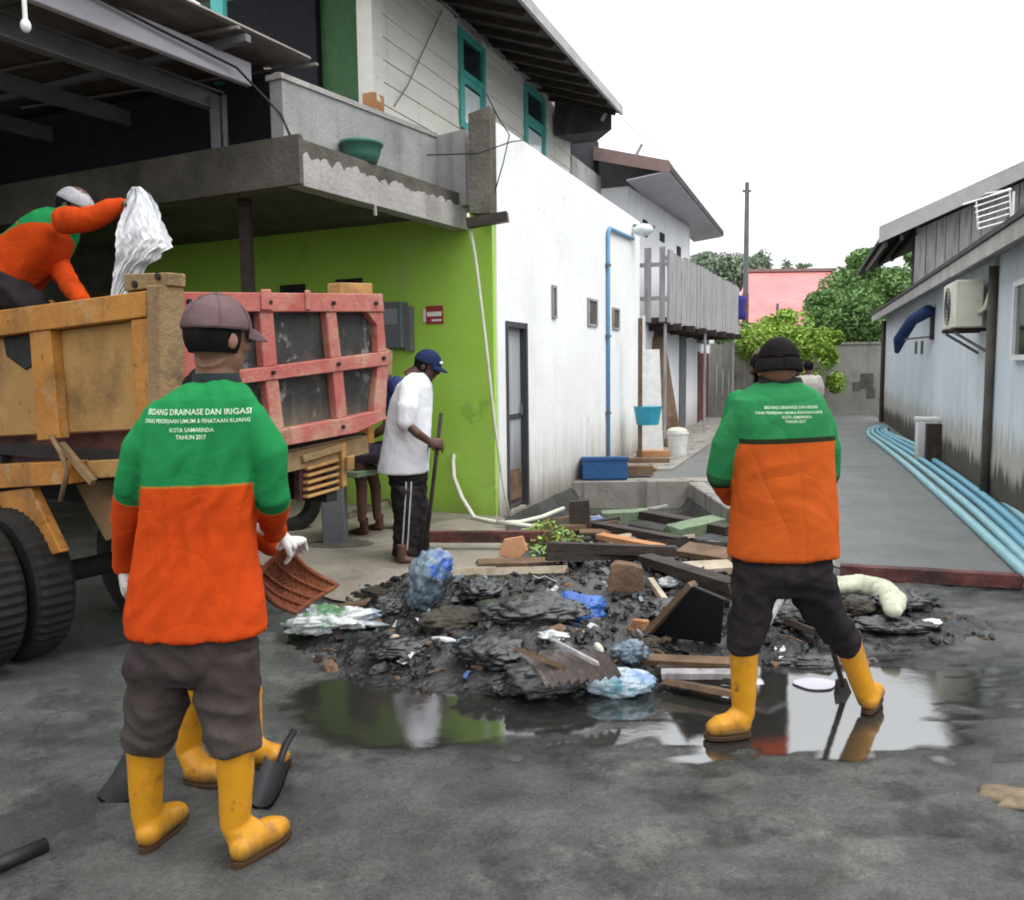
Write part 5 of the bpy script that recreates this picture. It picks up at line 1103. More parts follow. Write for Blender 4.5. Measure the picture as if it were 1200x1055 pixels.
def add_head(mb, c, f, up, s=1.0):
    f = f.normalized(); x = f.cross(up).normalized(); u = x.cross(f).normalized()
    mb.ball(c + u * .02 * s, .076 * s, .094 * s, .1 * s, x, f, u, 18, 12)
    mb.ball(c - u * .05 * s + f * .02 * s, .058 * s, .066 * s, .066 * s, x, f, u, 14, 9)          # jaw
    mb.ball(c - u * .088 * s + f * .062 * s, .024 * s, .022 * s, .02 * s, x, f, u, 10, 6)          # chin
    mb.tube([c + u * .022 * s + f * .088 * s, c - u * .012 * s + f * .108 * s, c - u * .026 * s + f * .1 * s], [.009 * s, .012 * s, .015 * s], 8, round_ends=True)   # nose
    mb.ball(c + u * .03 * s + f * .082 * s, .05 * s, .016 * s, .012 * s, x, f, u, 10, 6)           # brow
    mb.ball(c - u * .054 * s + f * .086 * s, .026 * s, .012 * s, .006 * s, x, f, u, 10, 6)
    mb.ball(c - u * .064 * s + f * .084 * s, .022 * s, .012 * s, .007 * s, x, f, u, 10, 6)         # lips
    for sg in (-1, 1):
        mb.ball(c + x * .077 * s * sg - f * .008 * s - u * .012 * s, .009 * s, .017 * s, .028 * s, (x + f * .35 * sg).normalized(), f, u, 10, 7)   # ears
        mb.ball(c + x * .042 * s * sg - u * .022 * s + f * .065 * s, .02 * s, .02 * s, .02 * s, x, f, u, 10, 6)
    return x, f, u
def fold_shirt(seed, amp=.007):
    amp *= 1.05
    def fn(p):
        q = p[0] + .25 * nz3(p, 2.2, 2.2, 2.2, seed + 3)
        a = mnoise.noise((q * 9 + seed, p[1] * 7, p[2] * 1.8)); b = mnoise.noise(((q + p[2] * .7) * 13 + seed, p[1] * 9, (p[2] - q * .6) * 3.5)); c = mnoise.noise(((q - p[2] * .9) * 7 + seed, p[1] * 6, (p[2] + q * .5) * 2.6)); e = nz3(p, 24, 24, 12, seed + 5)
        return amp * (1.5 * (.32 - abs(a) * 1.5) + .35 * (.3 - abs(b) * 1.4) + .9 * (.3 - abs(c) * 1.4) + .1 * e) + .003
    return fn
def fold_trouser(seed, amp=.007):
    def fn(p):
        a = mnoise.noise((p[0] * 7 + seed, p[1] * 7, p[2] * 13 + p[0] * 4)); b = nz3(p, 15, 15, 22, seed)
        c = mnoise.noise((p[0] * 10 + p[2] * 6 + seed, p[1] * 8, p[2] * 7 - p[0] * 5))
        return amp * (2.0 * (.35 - abs(a) * 1.5) + .5 * b + 1.2 * (.3 - abs(c) * 1.4)) + .006
    return fn
def put(me, name, mat, parent, smooth=True):
    off = np.array(origin_of(parent)); set_coords(me, coords(me) - off)
    me.materials.clear()
    o = link_mesh(name, me, mat, parent)
    if smooth: me.polygons.foreach_set('use_smooth', [True] * len(me.polygons))
    return o
def seg_param(p, pts):
    best = (1e9, 0); acc = 0
    for a, b in zip(pts[:-1], pts[1:]):
        ab = b - a; t = max(0, min(1, (p - a).dot(ab) / ab.length_squared)); dd = (p - (a + ab * t)).length
        if dd < best[0]: best = (dd, acc + ab.length * t)
        acc += ab.length
    return best
def person(label, sp):
    k_s = sp.get('slim', 1.0)
    sp['torso'] = [(c, hw * k_s, hd * k_s) for c, hw, hd in sp['torso']]; sp['pelvis'] = [(c, hw * k_s * .95, hd * k_s * .9) for c, hw, hd in sp['pelvis']]
    for l_ in sp['arms'] + sp['legs']: l_['r'] = [r_ * k_s for r_ in l_['r']]
    pr = root('person', sp['base'], label, 'person', sp.get('group'))
    vox = sp.get('vox', .008); seed = sp.get('seed', 1); sk = K[sp.get('skin', 'skin')]
    X, Y = sp.get('X', XW), sp.get('Y', YW)
    tor = sp['torso']; hs = sp.get('hs', 1.0)
    # body: one continuous surface
    mb = MB(); hc = sp['head']; x, f, u = add_head(mb, hc, sp['face'], sp.get('up', ZW), hs)
    neck0 = tor[0][0]
    mb.tube([hc - u * .05 * hs - f * .02, hc.lerp(neck0, .6) - f * .005, neck0 - (hc - neck0).normalized() * .08], [.056 * hs, .054 * hs, .075 * hs], 14)
    mb.loft([ellring(c - (ZW * .02 if i == 0 else ZW * 0), hw * .68, hd * .68, X, Y, 20, 2.2) for i, (c, hw, hd) in enumerate(tor[1:])])
    for ar in sp['arms']:
        k_ = ar.get('sleeve', 9); mb.tube(ar['pts'], [r_ * (.52 if i_ < min(k_, 4) else .85) for i_, r_ in enumerate(ar['r'][:-1])] + [.028], 12, round_ends=True)
        if not ar.get('glove'):
            add_hand(mb, ar['pts'][-1], ar['hd'], ar['hn'], sp.get('hand', 1.0), ar.get('curl', .6), ar.get('side', 1))
    for lg in sp['legs']: mb.tube(lg['pts'], [r_ * (.55 if i_ < lg.get('cut', 9) - 1 else .85) for i_, r_ in enumerate(lg['r'])], 12, round_ends=True)
    for c in sp.get('bare_feet', []):
        mb.tube(c, [(.035, .04), (.038, .035), (.042, .025), (.036, .016)], 10, flatx=(c[-1] - c[0]).cross(ZW), round_ends=True)
        mb.tube([c[0] + (c[1] - c[0]) * .3 + ZW * .12, c[0] + (c[1] - c[0]) * .3], [.04, .038], 10)
    put(remesh(mb, min(vox, .007), 2, 'body'), 'body', sk, pr)
    # shirt
    mb = MB(); mb.loft([ellring(c, hw, hd, X, Y) for c, hw, hd in tor])
    for ar in sp['arms']:
        k = ar.get('sleeve', len(ar['pts'])); mb.tube(ar['pts'][:k], ar['r'][:k], 16, round_ends=True)
    me = remesh(mb, vox, 3, 'shirt'); wobble(me, fold_shirt(seed * 7.3, sp.get('fold', .007)))
    if sp.get('band') is not None:
        c = coords(me); val = np.zeros(len(c))
        zc = [t[0].z for t in tor][::-1]; hwv = [t[1] for t in tor][::-1]; cxv = [(t[0] - Vector((0, 0, t[0].z))).dot(X) for t in tor][::-1]; hdv = [t[2] for t in tor][::-1]; cyv = [(t[0] - Vector((0, 0, t[0].z))).dot(Y) for t in tor][::-1]
        for i in range(len(c)):
            p = Vector(c[i]); v = sp['band'](p) if callable(sp['band']) else p.z - sp['band'] + .004 * math.sin(p.x * 9)
            for ar in sp['arms']:
                dd, s_ = seg_param(p, ar['pts'])
                hw = float(np.interp(p.z, zc, hwv)); cx = float(np.interp(p.z, zc, cxv))
                hd_ = float(np.interp(p.z, zc, hdv)); cy = float(np.interp(p.z, zc, cyv))
                ft = (((abs(p.dot(X) - cx) / hw) ** 2.5 + (abs(p.dot(Y) - cy) / hd_) ** 2.5) ** .4 - 1) * min(hw, hd_)
                acc = np.cumsum([0] + [(b - a).length for a, b in zip(ar['pts'][:-1], ar['pts'][1:])]); fa = dd - float(np.interp(s_, acc, ar['r']))
                if (s_ > .14) if ar.get('free') and dd < .1 else (fa < ft and s_ > .02): v = ar['cut'] - s_; break
            val[i] = v
        at = me.attributes.new('band', 'FLOAT', 'POINT'); at.data.foreach_set('value', val)
    shirt = put(me, 'shirt', K[sp['shirt']], pr)
    if sp.get('collar'):
        c0, hw, hd = tor[0]; m_ = MB(); n = 22; rg = []
        for k, (dz, q) in enumerate(((-.03, 1.3), (.004, 1.12), (.022, 1.04), (.02, .9), (-.02, 1.0))):
            rg.append(ellring(c0 + ZW * dz, hw * q, hd * q, X, Y, n, 2.1))
        m_.loft(rg, cap=False); m_.build('collar', K['collar'], shirt, smooth=True)
    # trousers
    mb = MB(); mb.loft([ellring(c, hw, hd, X, Y) for c, hw, hd in sp['pelvis']])
    for lg in sp['legs']: mb.tube(lg['pts'][:lg.get('cut', 99)], lg['r'][:lg.get('cut', 99)], 18)
    me = remesh(mb, vox, 3, 'trousers'); wobble(me, fold_trouser(seed * 3.1, sp.get('tfold', .008))); put(me, 'trousers', K[sp['trousers']], pr)
    for st in sp.get('stripes', []):
        m_ = MB(); m_.tube(st, [(.012, .004)] * len(st), 6); m_.build('stripe', K['white_shirt'], pr)
    for ar in sp['arms']:
        if ar.get('glove'):
            m_ = MB(); w = ar['pts'][-1]; dd = ar['hd'].normalized()
            add_hand(m_, w, ar['hd'], ar['hn'], 1.02, ar.get('curl', .6), ar.get('side', 1), 1.15)
            m_.tube([w - dd * .06, w + dd * .01], [.037, .033], 12)
            put(remesh(m_, .0045, 2, 'glove'), 'glove', K['glove'], pr)
    for bt in sp.get('boots', []):
        m_ = MB(); top, ank, heel, toe = bt; fd = (toe - heel); fl = fd.length; fd.normalize()
        dn = (ank - top).normalized()
        m_.tube([top, top.lerp(ank, .5), ank, heel + fd * .06 + ZW * .04], [.058, .053, .046, .046], 18)
        sd = fd.cross(ZW)
        m_.tube([heel + fd * .04 + ZW * .05, heel + fd * fl * .35 + ZW * .055, heel + fd * fl * .68 + ZW * .047, toe - fd * .045 + ZW * .04], [(.04, .042), (.042, .05), (.05, .042), (.04, .034)], 14, flatx=sd, round_ends=True)
        m_.tube([ank, heel + fd * fl * .4 + ZW * .06], [.045, .045], 12)
        me = remesh(m_, .006, 3, 'boot'); wobble(me, lambda p: .0025 * nz3(p, 9, 9, 18, seed)); bo = put(me, 'boot', K['boot'], pr)
        m_ = MB(); rg = []
        for z0, q in ((.0, .8), (.014, .86), (.02, .82)):
            ring = []
            for i in range(26):
                a = 2 * math.pi * i / 26; al = (math.cos(a) * .5 + .5); wdt = (.043 + .012 * math.sin(max(0, al - .35) * 3.6)) * math.copysign(abs(math.sin(a)) ** .75, math.sin(a))
                ring.append(heel + fd * al * (fl - .004) + sd * wdt * q + ZW * z0)
            rg.append(ring)
        m_.loft(rg); m_.build('sole', K['boot_sole'], bo, smooth=False)
        m_ = MB(); m_.tube([top - dn * .012, top + dn * .01], [.061, .061], 18); m_.build('rim', K['boot'], bo, smooth=False)
    # head wear and hair
    cs = 1.0 * hs
    if sp.get('hair', True): m_ = MB(); m_.ball(hc + u * .012 * hs - f * .004, .0815 * cs, .099 * cs, .1 * cs, x, f, u, 22, 10, z0=-.75, z1=.99)
    else: m_ = MB(); m_.ball(hc + u * .03 * hs - f * .004, .079, .096, .09, x, f, u, 22, 10, z0=.1, z1=.99)
    me = m_.mesh('hair', origin_of(pr)); bmh = bmesh.new(); bmh.from_mesh(me)
    hl = hc - origin_of(pr)
    kill = [v for v in bmh.verts if (v.co - hl).dot(f) > .035 * hs and (v.co - hl).dot(u) < .06 * hs or (v.co - hl).dot(u) < -.06 * hs]
    bmesh.ops.delete(bmh, geom=kill, context='VERTS'); bmesh.ops.recalc_face_normals(bmh, faces=bmh.faces); bmh.to_mesh(me); bmh.free()
    me.polygons.foreach_set('use_smooth', [True] * len(me.polygons)); link_mesh('hair', me, K['hair'], pr)
    for sg in (-1, 1):
        m_ = MB(); m_.ball(hc + x * .03 * hs * sg + f * .083 * hs + u * .008 * hs, .012, .008, .006, x, f, u, 10, 6); m_.build('eye', K['eye'], pr, smooth=True)
    if sp.get('cap'):
        ce = hc + u * (.028 + sp.get('cap_up', 0)) * hs; m_ = MB()
        m_.ball(ce, .091 * cs, .108 * cs, .1 * cs * sp.get('cap_h', 1), x, f, u, 40, 16, z0=-.06, z1=.995)
        for v_i in range(len(m_.v)): m_.v[v_i] += (m_.v[v_i] - ce).normalized() * (.004 * nz3(m_.v[v_i], 17, 17, 17, seed) + .003 * nz3(m_.v[v_i], 38, 38, 38, seed))
        co = m_.build('cap', K[sp['cap']], pr, smooth=True)
        for k_ in range(6):
            aa = math.pi / 6 + k_ * math.pi / 3; m_ = MB()
            m_.tube([ce + (x * math.cos(aa) * .0915 + f * math.sin(aa) * .1085) * cs * math.cos(t_) + u * math.sin(t_) * .1005 * cs * sp.get('cap_h', 1) for t_ in [j * math.pi / 2 / 8 for j in range(9)]], .0022, 5); m_.build('seam', K[sp['cap']], co)
        if sp.get('brim', True):
            m_ = MB(); rings = []
            for k in range(5):
                q = k / 4; rings.append([ce + x * (math.cos(a) * (.084 - .006 * q)) * cs + f * ((.05 + math.sin(a) * .05) + q * .075 * math.sin(a) ** .6) * cs + u * (-.003 - .02 * q * q - .012 * abs(math.cos(a)) * q) for a in [math.pi * i / 14 for i in range(15)]])
            o_ = len(m_.v)
            for lay in (0, 1):
                for rg in rings: m_.v += [p + u * (.004 * lay) for p in rg]
            for lay in (0, 1):
                for k in range(4):
                    for i in range(14):
                        b0 = lay * 75 + k * 15 + i; m_.f.append((b0, b0 + 1, b0 + 16, b0 + 15))
            for i in range(14): m_.f.append((60 + i, 61 + i, 136 + i, 135 + i))
            m_.mi = [0] * len(m_.f); m_.build('brim', K[sp['cap']], co, smooth=True)
        m_ = MB(); m_.ball(ce + u * .1 * cs * sp.get('cap_h', 1), .008, .008, .005, x, f, u, 8, 5); m_.build('button', K[sp['cap']], co)
        if sp.get('cap_badge'):
            m_ = MB(); b_ = ce + f * .1 * cs + u * .03 * cs - x * 0; m_.ball(b_, .035, .012, .014, x, f, u, 12, 6); m_.build('badge', K['white_shirt'], co)
    return pr, shirt
def print_on(shirt, lines, dist):
    me0 = shirt.data; off = origin_of(shirt)
    bvh = BVHTree.FromPolygons([v.co + off for v in me0.vertices], [p.vertices[:] for p in me0.polygons])
    for txt, cx, cy, wpx, d in lines:
        cu_ = bpy.data.curves.new('t', 'FONT'); cu_.body = txt; cu_.align_x = 'CENTER'; cu_.align_y = 'CENTER'; cu_.resolution_u = 2
        cu_.offset = .012
        to = bpy.data.objects.new('t', cu_); COL.objects.link(to); dg = bpy.context.evaluated_depsgraph_get()
        tm = bpy.data.meshes.new_from_object(to.evaluated_get(dg)); bpy.data.objects.remove(to)
        bm = bmesh.new(); bm.from_mesh(tm); bmesh.ops.triangulate(bm, faces=bm.faces[:]); bmesh.ops.subdivide_edges(bm, edges=[e for e in bm.edges if e.calc_length() > .25], cuts=1)
        xs = [v.co.x for v in bm.verts]; w = max(xs) - min(xs)
        c = D(cx, cy, d); sc = (D(cx + wpx / 2, cy, d) - D(cx - wpx / 2, cy, d)).length / w
        for v in bm.verts:
            p = Vector((c.x + v.co.x * sc, d - .6, c.z + v.co.y * sc * 1.15)); h = bvh.ray_cast(p, YW)
            v.co = (h[0] - YW * .0025 if h[0] is not None else Vector((p.x, d, p.z))) - off
        bm.to_mesh(tm); bm.free(); tm.materials.clear()
        link_mesh('back_print', tm, K['print'], shirt)

dl = 2.53
P = D
left_man, left_shirt = person('worker in green and orange long-sleeved uniform and mauve-brown cap, back turned, holding a woven scoop', dict(
    base=G(225, 1010), seed=1, slim=.93, vox=.008, shirt='uniform', trousers='trouser_brown', cap='cap_mauve', collar=True, band=D(240, 571, dl - .12).z,
    head=D(254, 396, dl), face=Vector((.5, .86, -.05)), hs=1.0,
    torso=sil([(228, 280, 446, dl + .01, .066), (208, 293, 456, dl, .085), (186, 304, 468, dl, .105), (170, 308, 490, dl, .12), (164, 306, 530, dl, .13), (163, 304, 575, dl, .13), (159, 303, 620, dl + .01, .13), (152, 308, 665, dl + .01, .135), (146, 315, 705, dl + .01, .14), (146, 317, 738, dl + .01, .145)]),
    arms=[dict(pts=[P(194, 494, dl), P(163, 530, dl), P(153, 572, dl + .01), P(151, 612, dl + .1), P(147, 662, dl + .2)], r=[.074, .064, .056, .05, .042], glove=True, hd=Vector((-.12, .3, -.95)), hn=Vector((.9, .2, 0)), curl=.35, side=-1, cut=.27),
          dict(pts=[P(288, 494, dl), P(313, 532, dl), P(318, 580, dl + .02), P(318, 604, dl + .14), P(321, 622, dl + .25)], r=[.074, .064, .056, .05, .042], glove=True, hd=Vector((.35, .75, -.55)), hn=Vector((-.5, .1, -.8)), curl=.75, side=1, cut=.28)],
    pelvis=sil([(152, 312, 715, dl + .01, .12), (147, 308, 745, dl + .01, .13), (146, 306, 775, dl + .01, .13), (160, 295, 795, dl + .01, .1)]),
    legs=[dict(pts=[P(187, 765, dl), P(183, 820, dl + .02), P(177, 850, dl + .04), P(172, 874, dl + .05)], r=[.1, .096, .086, .078]),
          dict(pts=[P(265, 765, dl), P(268, 830, dl - .01), P(273, 856, dl - .02), P(276, 881, dl - .03)], r=[.1, .096, .088, .076])],
    boots=[(P(170, 868, dl + .05), P(172, 955, dl + .05), G(166, 1003), G(166, 1003) + Vector((.045, .235, 0))),
           (P(276, 874, dl - .03), P(276, 965, dl - .03), G(273, 1020), G(273, 1020) + Vector((.115, .215, 0)))]))
print_on(left_shirt, [('BIDANG DRAINASE DAN IRIGASI', 242, 481, 118, dl), ('DINAS PEKERJAAN UMUM & PENATAAN RUANG', 241, 491, 120, dl), ('KOTA SAMARINDA', 241, 501, 50, dl), ('TAHUN 2017', 241, 509, 34, dl)], dl)

dr_ = 3.34
right_man, right_shirt = person('worker in black cap and loose green and orange uniform standing legs apart in the puddle', dict(
    base=G(930, 855), seed=2, slim=.95, vox=.008, shirt='uniform_dark', trousers='trouser_black', cap='cap_black', cap_h=1.0, hair=False, cap_up=-.042, collar=True, band=D(915, 514, dr_ - .12).z,
    head=D(912, 431, dr_), face=Vector((.05, 1, -.12)), hs=.98,
    torso=sil([(890, 938, 449, dr_ + .01, .07), (872, 954, 457, dr_, .09), (856, 966, 467, dr_, .108), (851, 974, 485, dr_, .12), (856, 976, 515, dr_, .13), (858, 978, 560, dr_, .135), (855, 981, 605, dr_, .14), (851, 983, 650, dr_, .145)]),
    arms=[dict(pts=[P(873, 489, dr_), P(851, 522, dr_ + .02), P(845, 556, dr_ + .05), P(856, 578, dr_ + .2), P(890, 592, dr_ + .33)], r=[.075, .065, .06, .052, .042], hd=Vector((.6, .5, -.3)), hn=Vector((.1, .1, -1)), curl=.8, side=-1, cut=.255),
          dict(pts=[P(953, 490, dr_), P(967, 524, dr_ + .03), P(968, 555, dr_ + .08), P(955, 580, dr_ + .24), P(928, 600, dr_ + .36)], r=[.072, .06, .055, .05, .042], hd=Vector((-.5, .5, -.4)), hn=Vector((-.3, .1, -1)), curl=.8, side=1, cut=.26)],
    pelvis=sil([(858, 976, 640, dr_, .12), (856, 977, 660, dr_, .13), (860, 972, 680, dr_, .12), (885, 955, 695, dr_, .09)]),
    legs=[dict(pts=[P(888, 670, dr_), P(880, 715, dr_), P(873, 745, dr_), P(872, 763, dr_)], r=[.1, .084, .07, .064]),
          dict(pts=[P(945, 670, dr_), P(962, 712, dr_ + .08), P(984, 742, dr_ + .18), P(993, 758, dr_ + .22)], r=[.098, .082, .07, .062])],
    boots=[(P(872, 757, dr_), P(871, 835, dr_), G(880, 862) , G(880, 862) + Vector((-.2, -.02, 0))),
           (P(992, 750, dr_ + .22), P(1014, 812, dr_ + .22), G(1016, 838), G(1016, 838) + Vector((.13, .22, 0)))]))
print_on(right_shirt, [('BIDANG DRAINASE DAN IRIGASI', 917, 476, 60, dr_), ('DINAS PEKERJAAN UMUM & PENATAAN RUANG', 915, 482, 76, dr_), ('KOTA SAMARINDA', 922, 487, 34, dr_), ('TAHUN 2017', 920, 492, 24, dr_)], dr_)

dw = 6.61
white_man, _ws = person('man in white T-shirt, navy cap and striped black track trousers leaning on a stick', dict(
    base=G(478, 655), seed=3, slim=.96, vox=.009, shirt='white_shirt', trousers='trouser_black', skin='skin_dark', cap='cap_navy', cap_badge=True, fold=.006,
    head=D(500, 429, dw), face=Vector((.93, -.12, -.35)), up=Vector((.2, 0, 1)), hs=1.0,
    torso=sil([(480, 499, 437, dw, .07), (473, 503, 443, dw, .12), (464, 507, 452, dw, .19), (457, 507, 468, dw, .205), (453, 506, 490, dw, .2), (449, 506, 515, dw, .195), (444, 504, 540, dw, .2), (442, 503, 553, dw, .2)]),
    arms=[dict(pts=[P(480, 456, dw - .2), P(477, 478, dw - .26), P(474, 494, dw - .27), P(489, 508, dw - .28), P(502, 517, dw - .22)], r=[.085, .083, .07, .045, .03], sleeve=3, hd=Vector((.9, .1, -.2)), hn=Vector((0, .9, -.3)), curl=.75, side=1),
          dict(pts=[P(484, 456, dw + .2), P(484, 480, dw + .26), P(484, 498, dw + .24), P(496, 512, dw + .1), P(505, 521, dw - .08)], r=[.085, .08, .07, .045, .03], sleeve=3, hd=Vector((.9, -.3, -.1)), hn=Vector((0, -.9, -.3)), curl=.75, side=-1)],
    pelvis=sil([(453, 503, 545, dw, .17), (454, 502, 560, dw, .175), (457, 500, 575, dw, .16), (465, 494, 585, dw, .1)]),
    legs=[dict(pts=[P(477, 570, dw - .09), P(477, 605, dw - .1), P(476, 635, dw - .1), P(474, 652, dw - .1)], r=[.125, .105, .1, .095]),
          dict(pts=[P(482, 570, dw + .09), P(487, 605, dw + .1), P(489, 632, dw + .1), P(489, 647, dw + .1)], r=[.12, .1, .095, .09])],
    stripes=[[P(482, 565, dw - .2), P(480, 600, dw - .21), P(477, 645, dw - .19)], [P(476, 565, dw - .2), P(474, 600, dw - .21), P(471, 645, dw - .19)]],
    bare_feet=[[G(470, 656, .04), G(474, 656, .04), G(484, 657, .03), G(494, 657, .02)], [G(485, 647, .04), G(489, 647, .04), G(499, 648, .03), G(508, 648, .02)]]))
s0, s1 = D(517, 484, dw - .2), D(497, 632, dw - .15)
stk = root('long_handled_rake', (s1.x, s1.y, 0), 'long dark stick-handled rake held upright by the man in white', 'rake')
mb = MB(); mb.tube([s0, s0.lerp(s1, .5) + Vector((.01, 0, 0)), Vector((s1.x, s1.y, .04))], .016, 8); mb.build('handle', K['wood_dark'], stk, smooth=True)
mb = MB(); mb.beam((s1.x - .17, s1.y, .035), (s1.x + .17, s1.y + .05, .035), .03, .03)
mb.build('head', K['chassis'], stk)
for k in range(7):
    m_ = MB(); x_ = s1.x - .15 + .05 * k; m_.beam((x_, s1.y + .01 * k * .5, .03), (x_ + .01, s1.y - .05, -.005), .008, .008); m_.build('tine', K['chassis'], stk)

dk = 5.0
axis_b = (D(72, 262, dk) - D(8, 322, dk)).normalized()
def tr(px, py, hw, hd): return (D(px, py, dk), hw, hd)
def loft_body(c, *a): return c
tw_, _s = person('worker in orange and green uniform and white cap bending in the truck bed', dict(
    base=Vector((D(10, 340, dk).x, dk, 1.12)), seed=4, slim=.93, vox=.009, shirt='uniform', trousers='trouser_black', skin='skin_dark', cap='cap_white', brim=False, cap_h=.85, fold=.006,
    X=YW, Y=Vector((-axis_b.z, 0, axis_b.x)),
    head=D(86, 243, dk), face=Vector((.9, -.05, -.45)), up=Vector((.45, 0, .9)), hs=.98,
    torso=[tr(80, 254, .07, .06), tr(74, 258, .14, .09), tr(66, 266, .19, .12), tr(55, 278, .2, .145), tr(38, 295, .19, .165), tr(22, 310, .19, .175), tr(10, 322, .2, .18), tr(3, 329, .2, .18)],
    band=lambda p: (p - D(50, 278, dk)).dot(axis_b),
    arms=[dict(pts=[P(76, 258, dk - .2), P(96, 258, dk - .26), P(112, 254, dk - .26), P(130, 245, dk - .25), P(142, 240, dk - .24)], r=[.08, .07, .062, .056, .042], hd=Vector((1, 0, .2)), hn=Vector((0, .3, -1)), curl=.7, side=1, cut=.02, free=True),
          dict(pts=[P(74, 268, dk + .15), P(70, 288, dk + .16), P(67, 308, dk + .12), P(80, 332, dk - .05), P(95, 351, dk - .3)], r=[.085, .07, .065, .06, .045], hd=Vector((.7, -.4, -.5)), hn=Vector((0, 0, -1)), curl=.3, side=-1, cut=.19, free=True)],
    pelvis=[tr(14, 318, .15, .14), tr(4, 328, .17, .15), tr(-8, 336, .17, .15), tr(-14, 342, .12, .1)],
    legs=[dict(pts=[P(0, 334, dk - .1), P(38, 362, dk - .12), P(50, 385, dk - .12), P(30, 430, dk - .1), P(22, 480, dk - .1)], r=[.115, .1, .085, .075, .065]),
          dict(pts=[P(-2, 334, dk + .1), P(15, 365, dk + .12), P(20, 400, dk + .12), P(0, 440, dk + .1), P(-4, 480, dk + .1)], r=[.115, .1, .085, .075, .065])],
    boots=[(P(26, 455, dk - .1), P(20, 492, dk - .1), Vector((D(18, 500, dk).x, dk - .1, 1.12)), Vector((D(18, 500, dk).x + .26, dk - .12, 1.12))),
           (P(-2, 455, dk + .1), P(-6, 492, dk + .1), Vector((D(-8, 500, dk).x, dk + .1, 1.12)), Vector((D(-8, 500, dk).x + .26, dk + .1, 1.12)))]))

def simple_person(label, base, H_, face_ang, px_w, **kw):   # upright figure, arms a little bent in front
    b = Vector(base); k = H_ / 1.68; c, s = math.cos(face_ang), math.sin(face_ang)
    X = Vector((c, s, 0)); Y = Vector((-s, c, 0))
    q = lambda x, y, z: b + X * (x * k) + Y * (y * k) + ZW * (z * k)
    tor = [(q(0, 0, 1.44), .06 * k, .055 * k), (q(0, 0, 1.41), .12 * k, .075 * k), (q(0, -.005, 1.37), .175 * k, .095 * k), (q(0, -.01, 1.28), .195 * k, .115 * k), (q(0, 0, 1.1), .185 * k, .12 * k), (q(0, 0, .9), .185 * k, .125 * k), (q(0, 0, .76), .195 * k, .13 * k)]
    sp = dict(base=b, X=X, Y=Y, head=q(0, .02, 1.57), face=Y + Vector((0, 0, -.1)), hs=k, torso=tor, hand=k,
        arms=[dict(pts=[q(sg * .17, 0, 1.36), q(sg * .225, -.01, 1.2), q(sg * .235, .01, 1.07), q(sg * .2, .14, .98), q(sg * .14, .26, .95)], r=[.075 * k, .062 * k, .055 * k, .048 * k, .04 * k], hd=Y * .8 - X * sg * .4, hn=Vector((0, 0, -1)), curl=.6, side=-sg, cut=.26 * k, glove=kw.get('gloves')) for sg in (-1, 1)],
        pelvis=[(q(0, 0, .84), .16 * k, .11 * k), (q(0, 0, .78), .17 * k, .115 * k), (q(0, 0, .68), .15 * k, .1 * k)],
        legs=[dict(pts=[q(sg * .09, 0, .72), q(sg * .1, .01, .5), q(sg * .11, 0, .3), q(sg * .11, 0, .2 if not kw.get('boots') else .3)], r=[.1 * k, .085 * k, .075 * k, .07 * k]) for sg in (-1, 1)])
    if kw.get('boots'):
        sp['boots'] = kw['boots'] if isinstance(kw['boots'], list) else [(q(sg * .11, 0, .34), q(sg * .11, 0, .1), q(sg * .11, -.05, 0), q(sg * .13, .19, 0)) for sg in (-1, 1)]
    else:
        sp['bare_feet'] = [[q(sg * .11, -.04, .05), q(sg * .11, .02, .05), q(sg * .115, .1, .035), q(sg * .12, .17, .025)] for sg in (-1, 1)]
    sp.update({a: v for a, v in kw.items() if a not in ('boots', 'gloves')})
    return person(label, sp)
d2 = 3.02
b2 = G(252, 915)
simple_person('worker hidden behind the mauve-capped man, only yellow boots showing', (b2.x + .02, d2, 0), 1.5, R(-35), 0, seed=5, vox=.011, shirt='uniform', trousers='trouser_black', cap='cap_black', band=1.1, gloves=True,
    boots=[(D(222, 812, d2), D(222, 880, d2), G(216, 918), G(216, 918) + Vector((.17, -.02, 0))), (D(288, 812, d2 + .1), D(294, 872, d2 + .1), G(284, 897), G(284, 897) + Vector((.2, -.03, 0)))])
b3 = D(893, 600, 5.0)
simple_person('worker in green shirt half hidden behind the man in the black cap', (b3.x, 5.0, 0), 1.58, R(10), 0, seed=6, vox=.012, shirt='uniform', trousers='trouser_black', skin='skin_dark', band=1.05, boots=True)
b4 = D(946, 500, 14.5)
simple_person('distant person in beige shirt and black helmet walking down the lane', (b4.x, 14.5, 0.012), 1.5, R(-15), 0, seed=7, vox=.014, shirt='beige_shirt', trousers='trouser_black', skin='skin_dark', cap='cap_black', cap_h=1.15, brim=False)
ds = 7.35
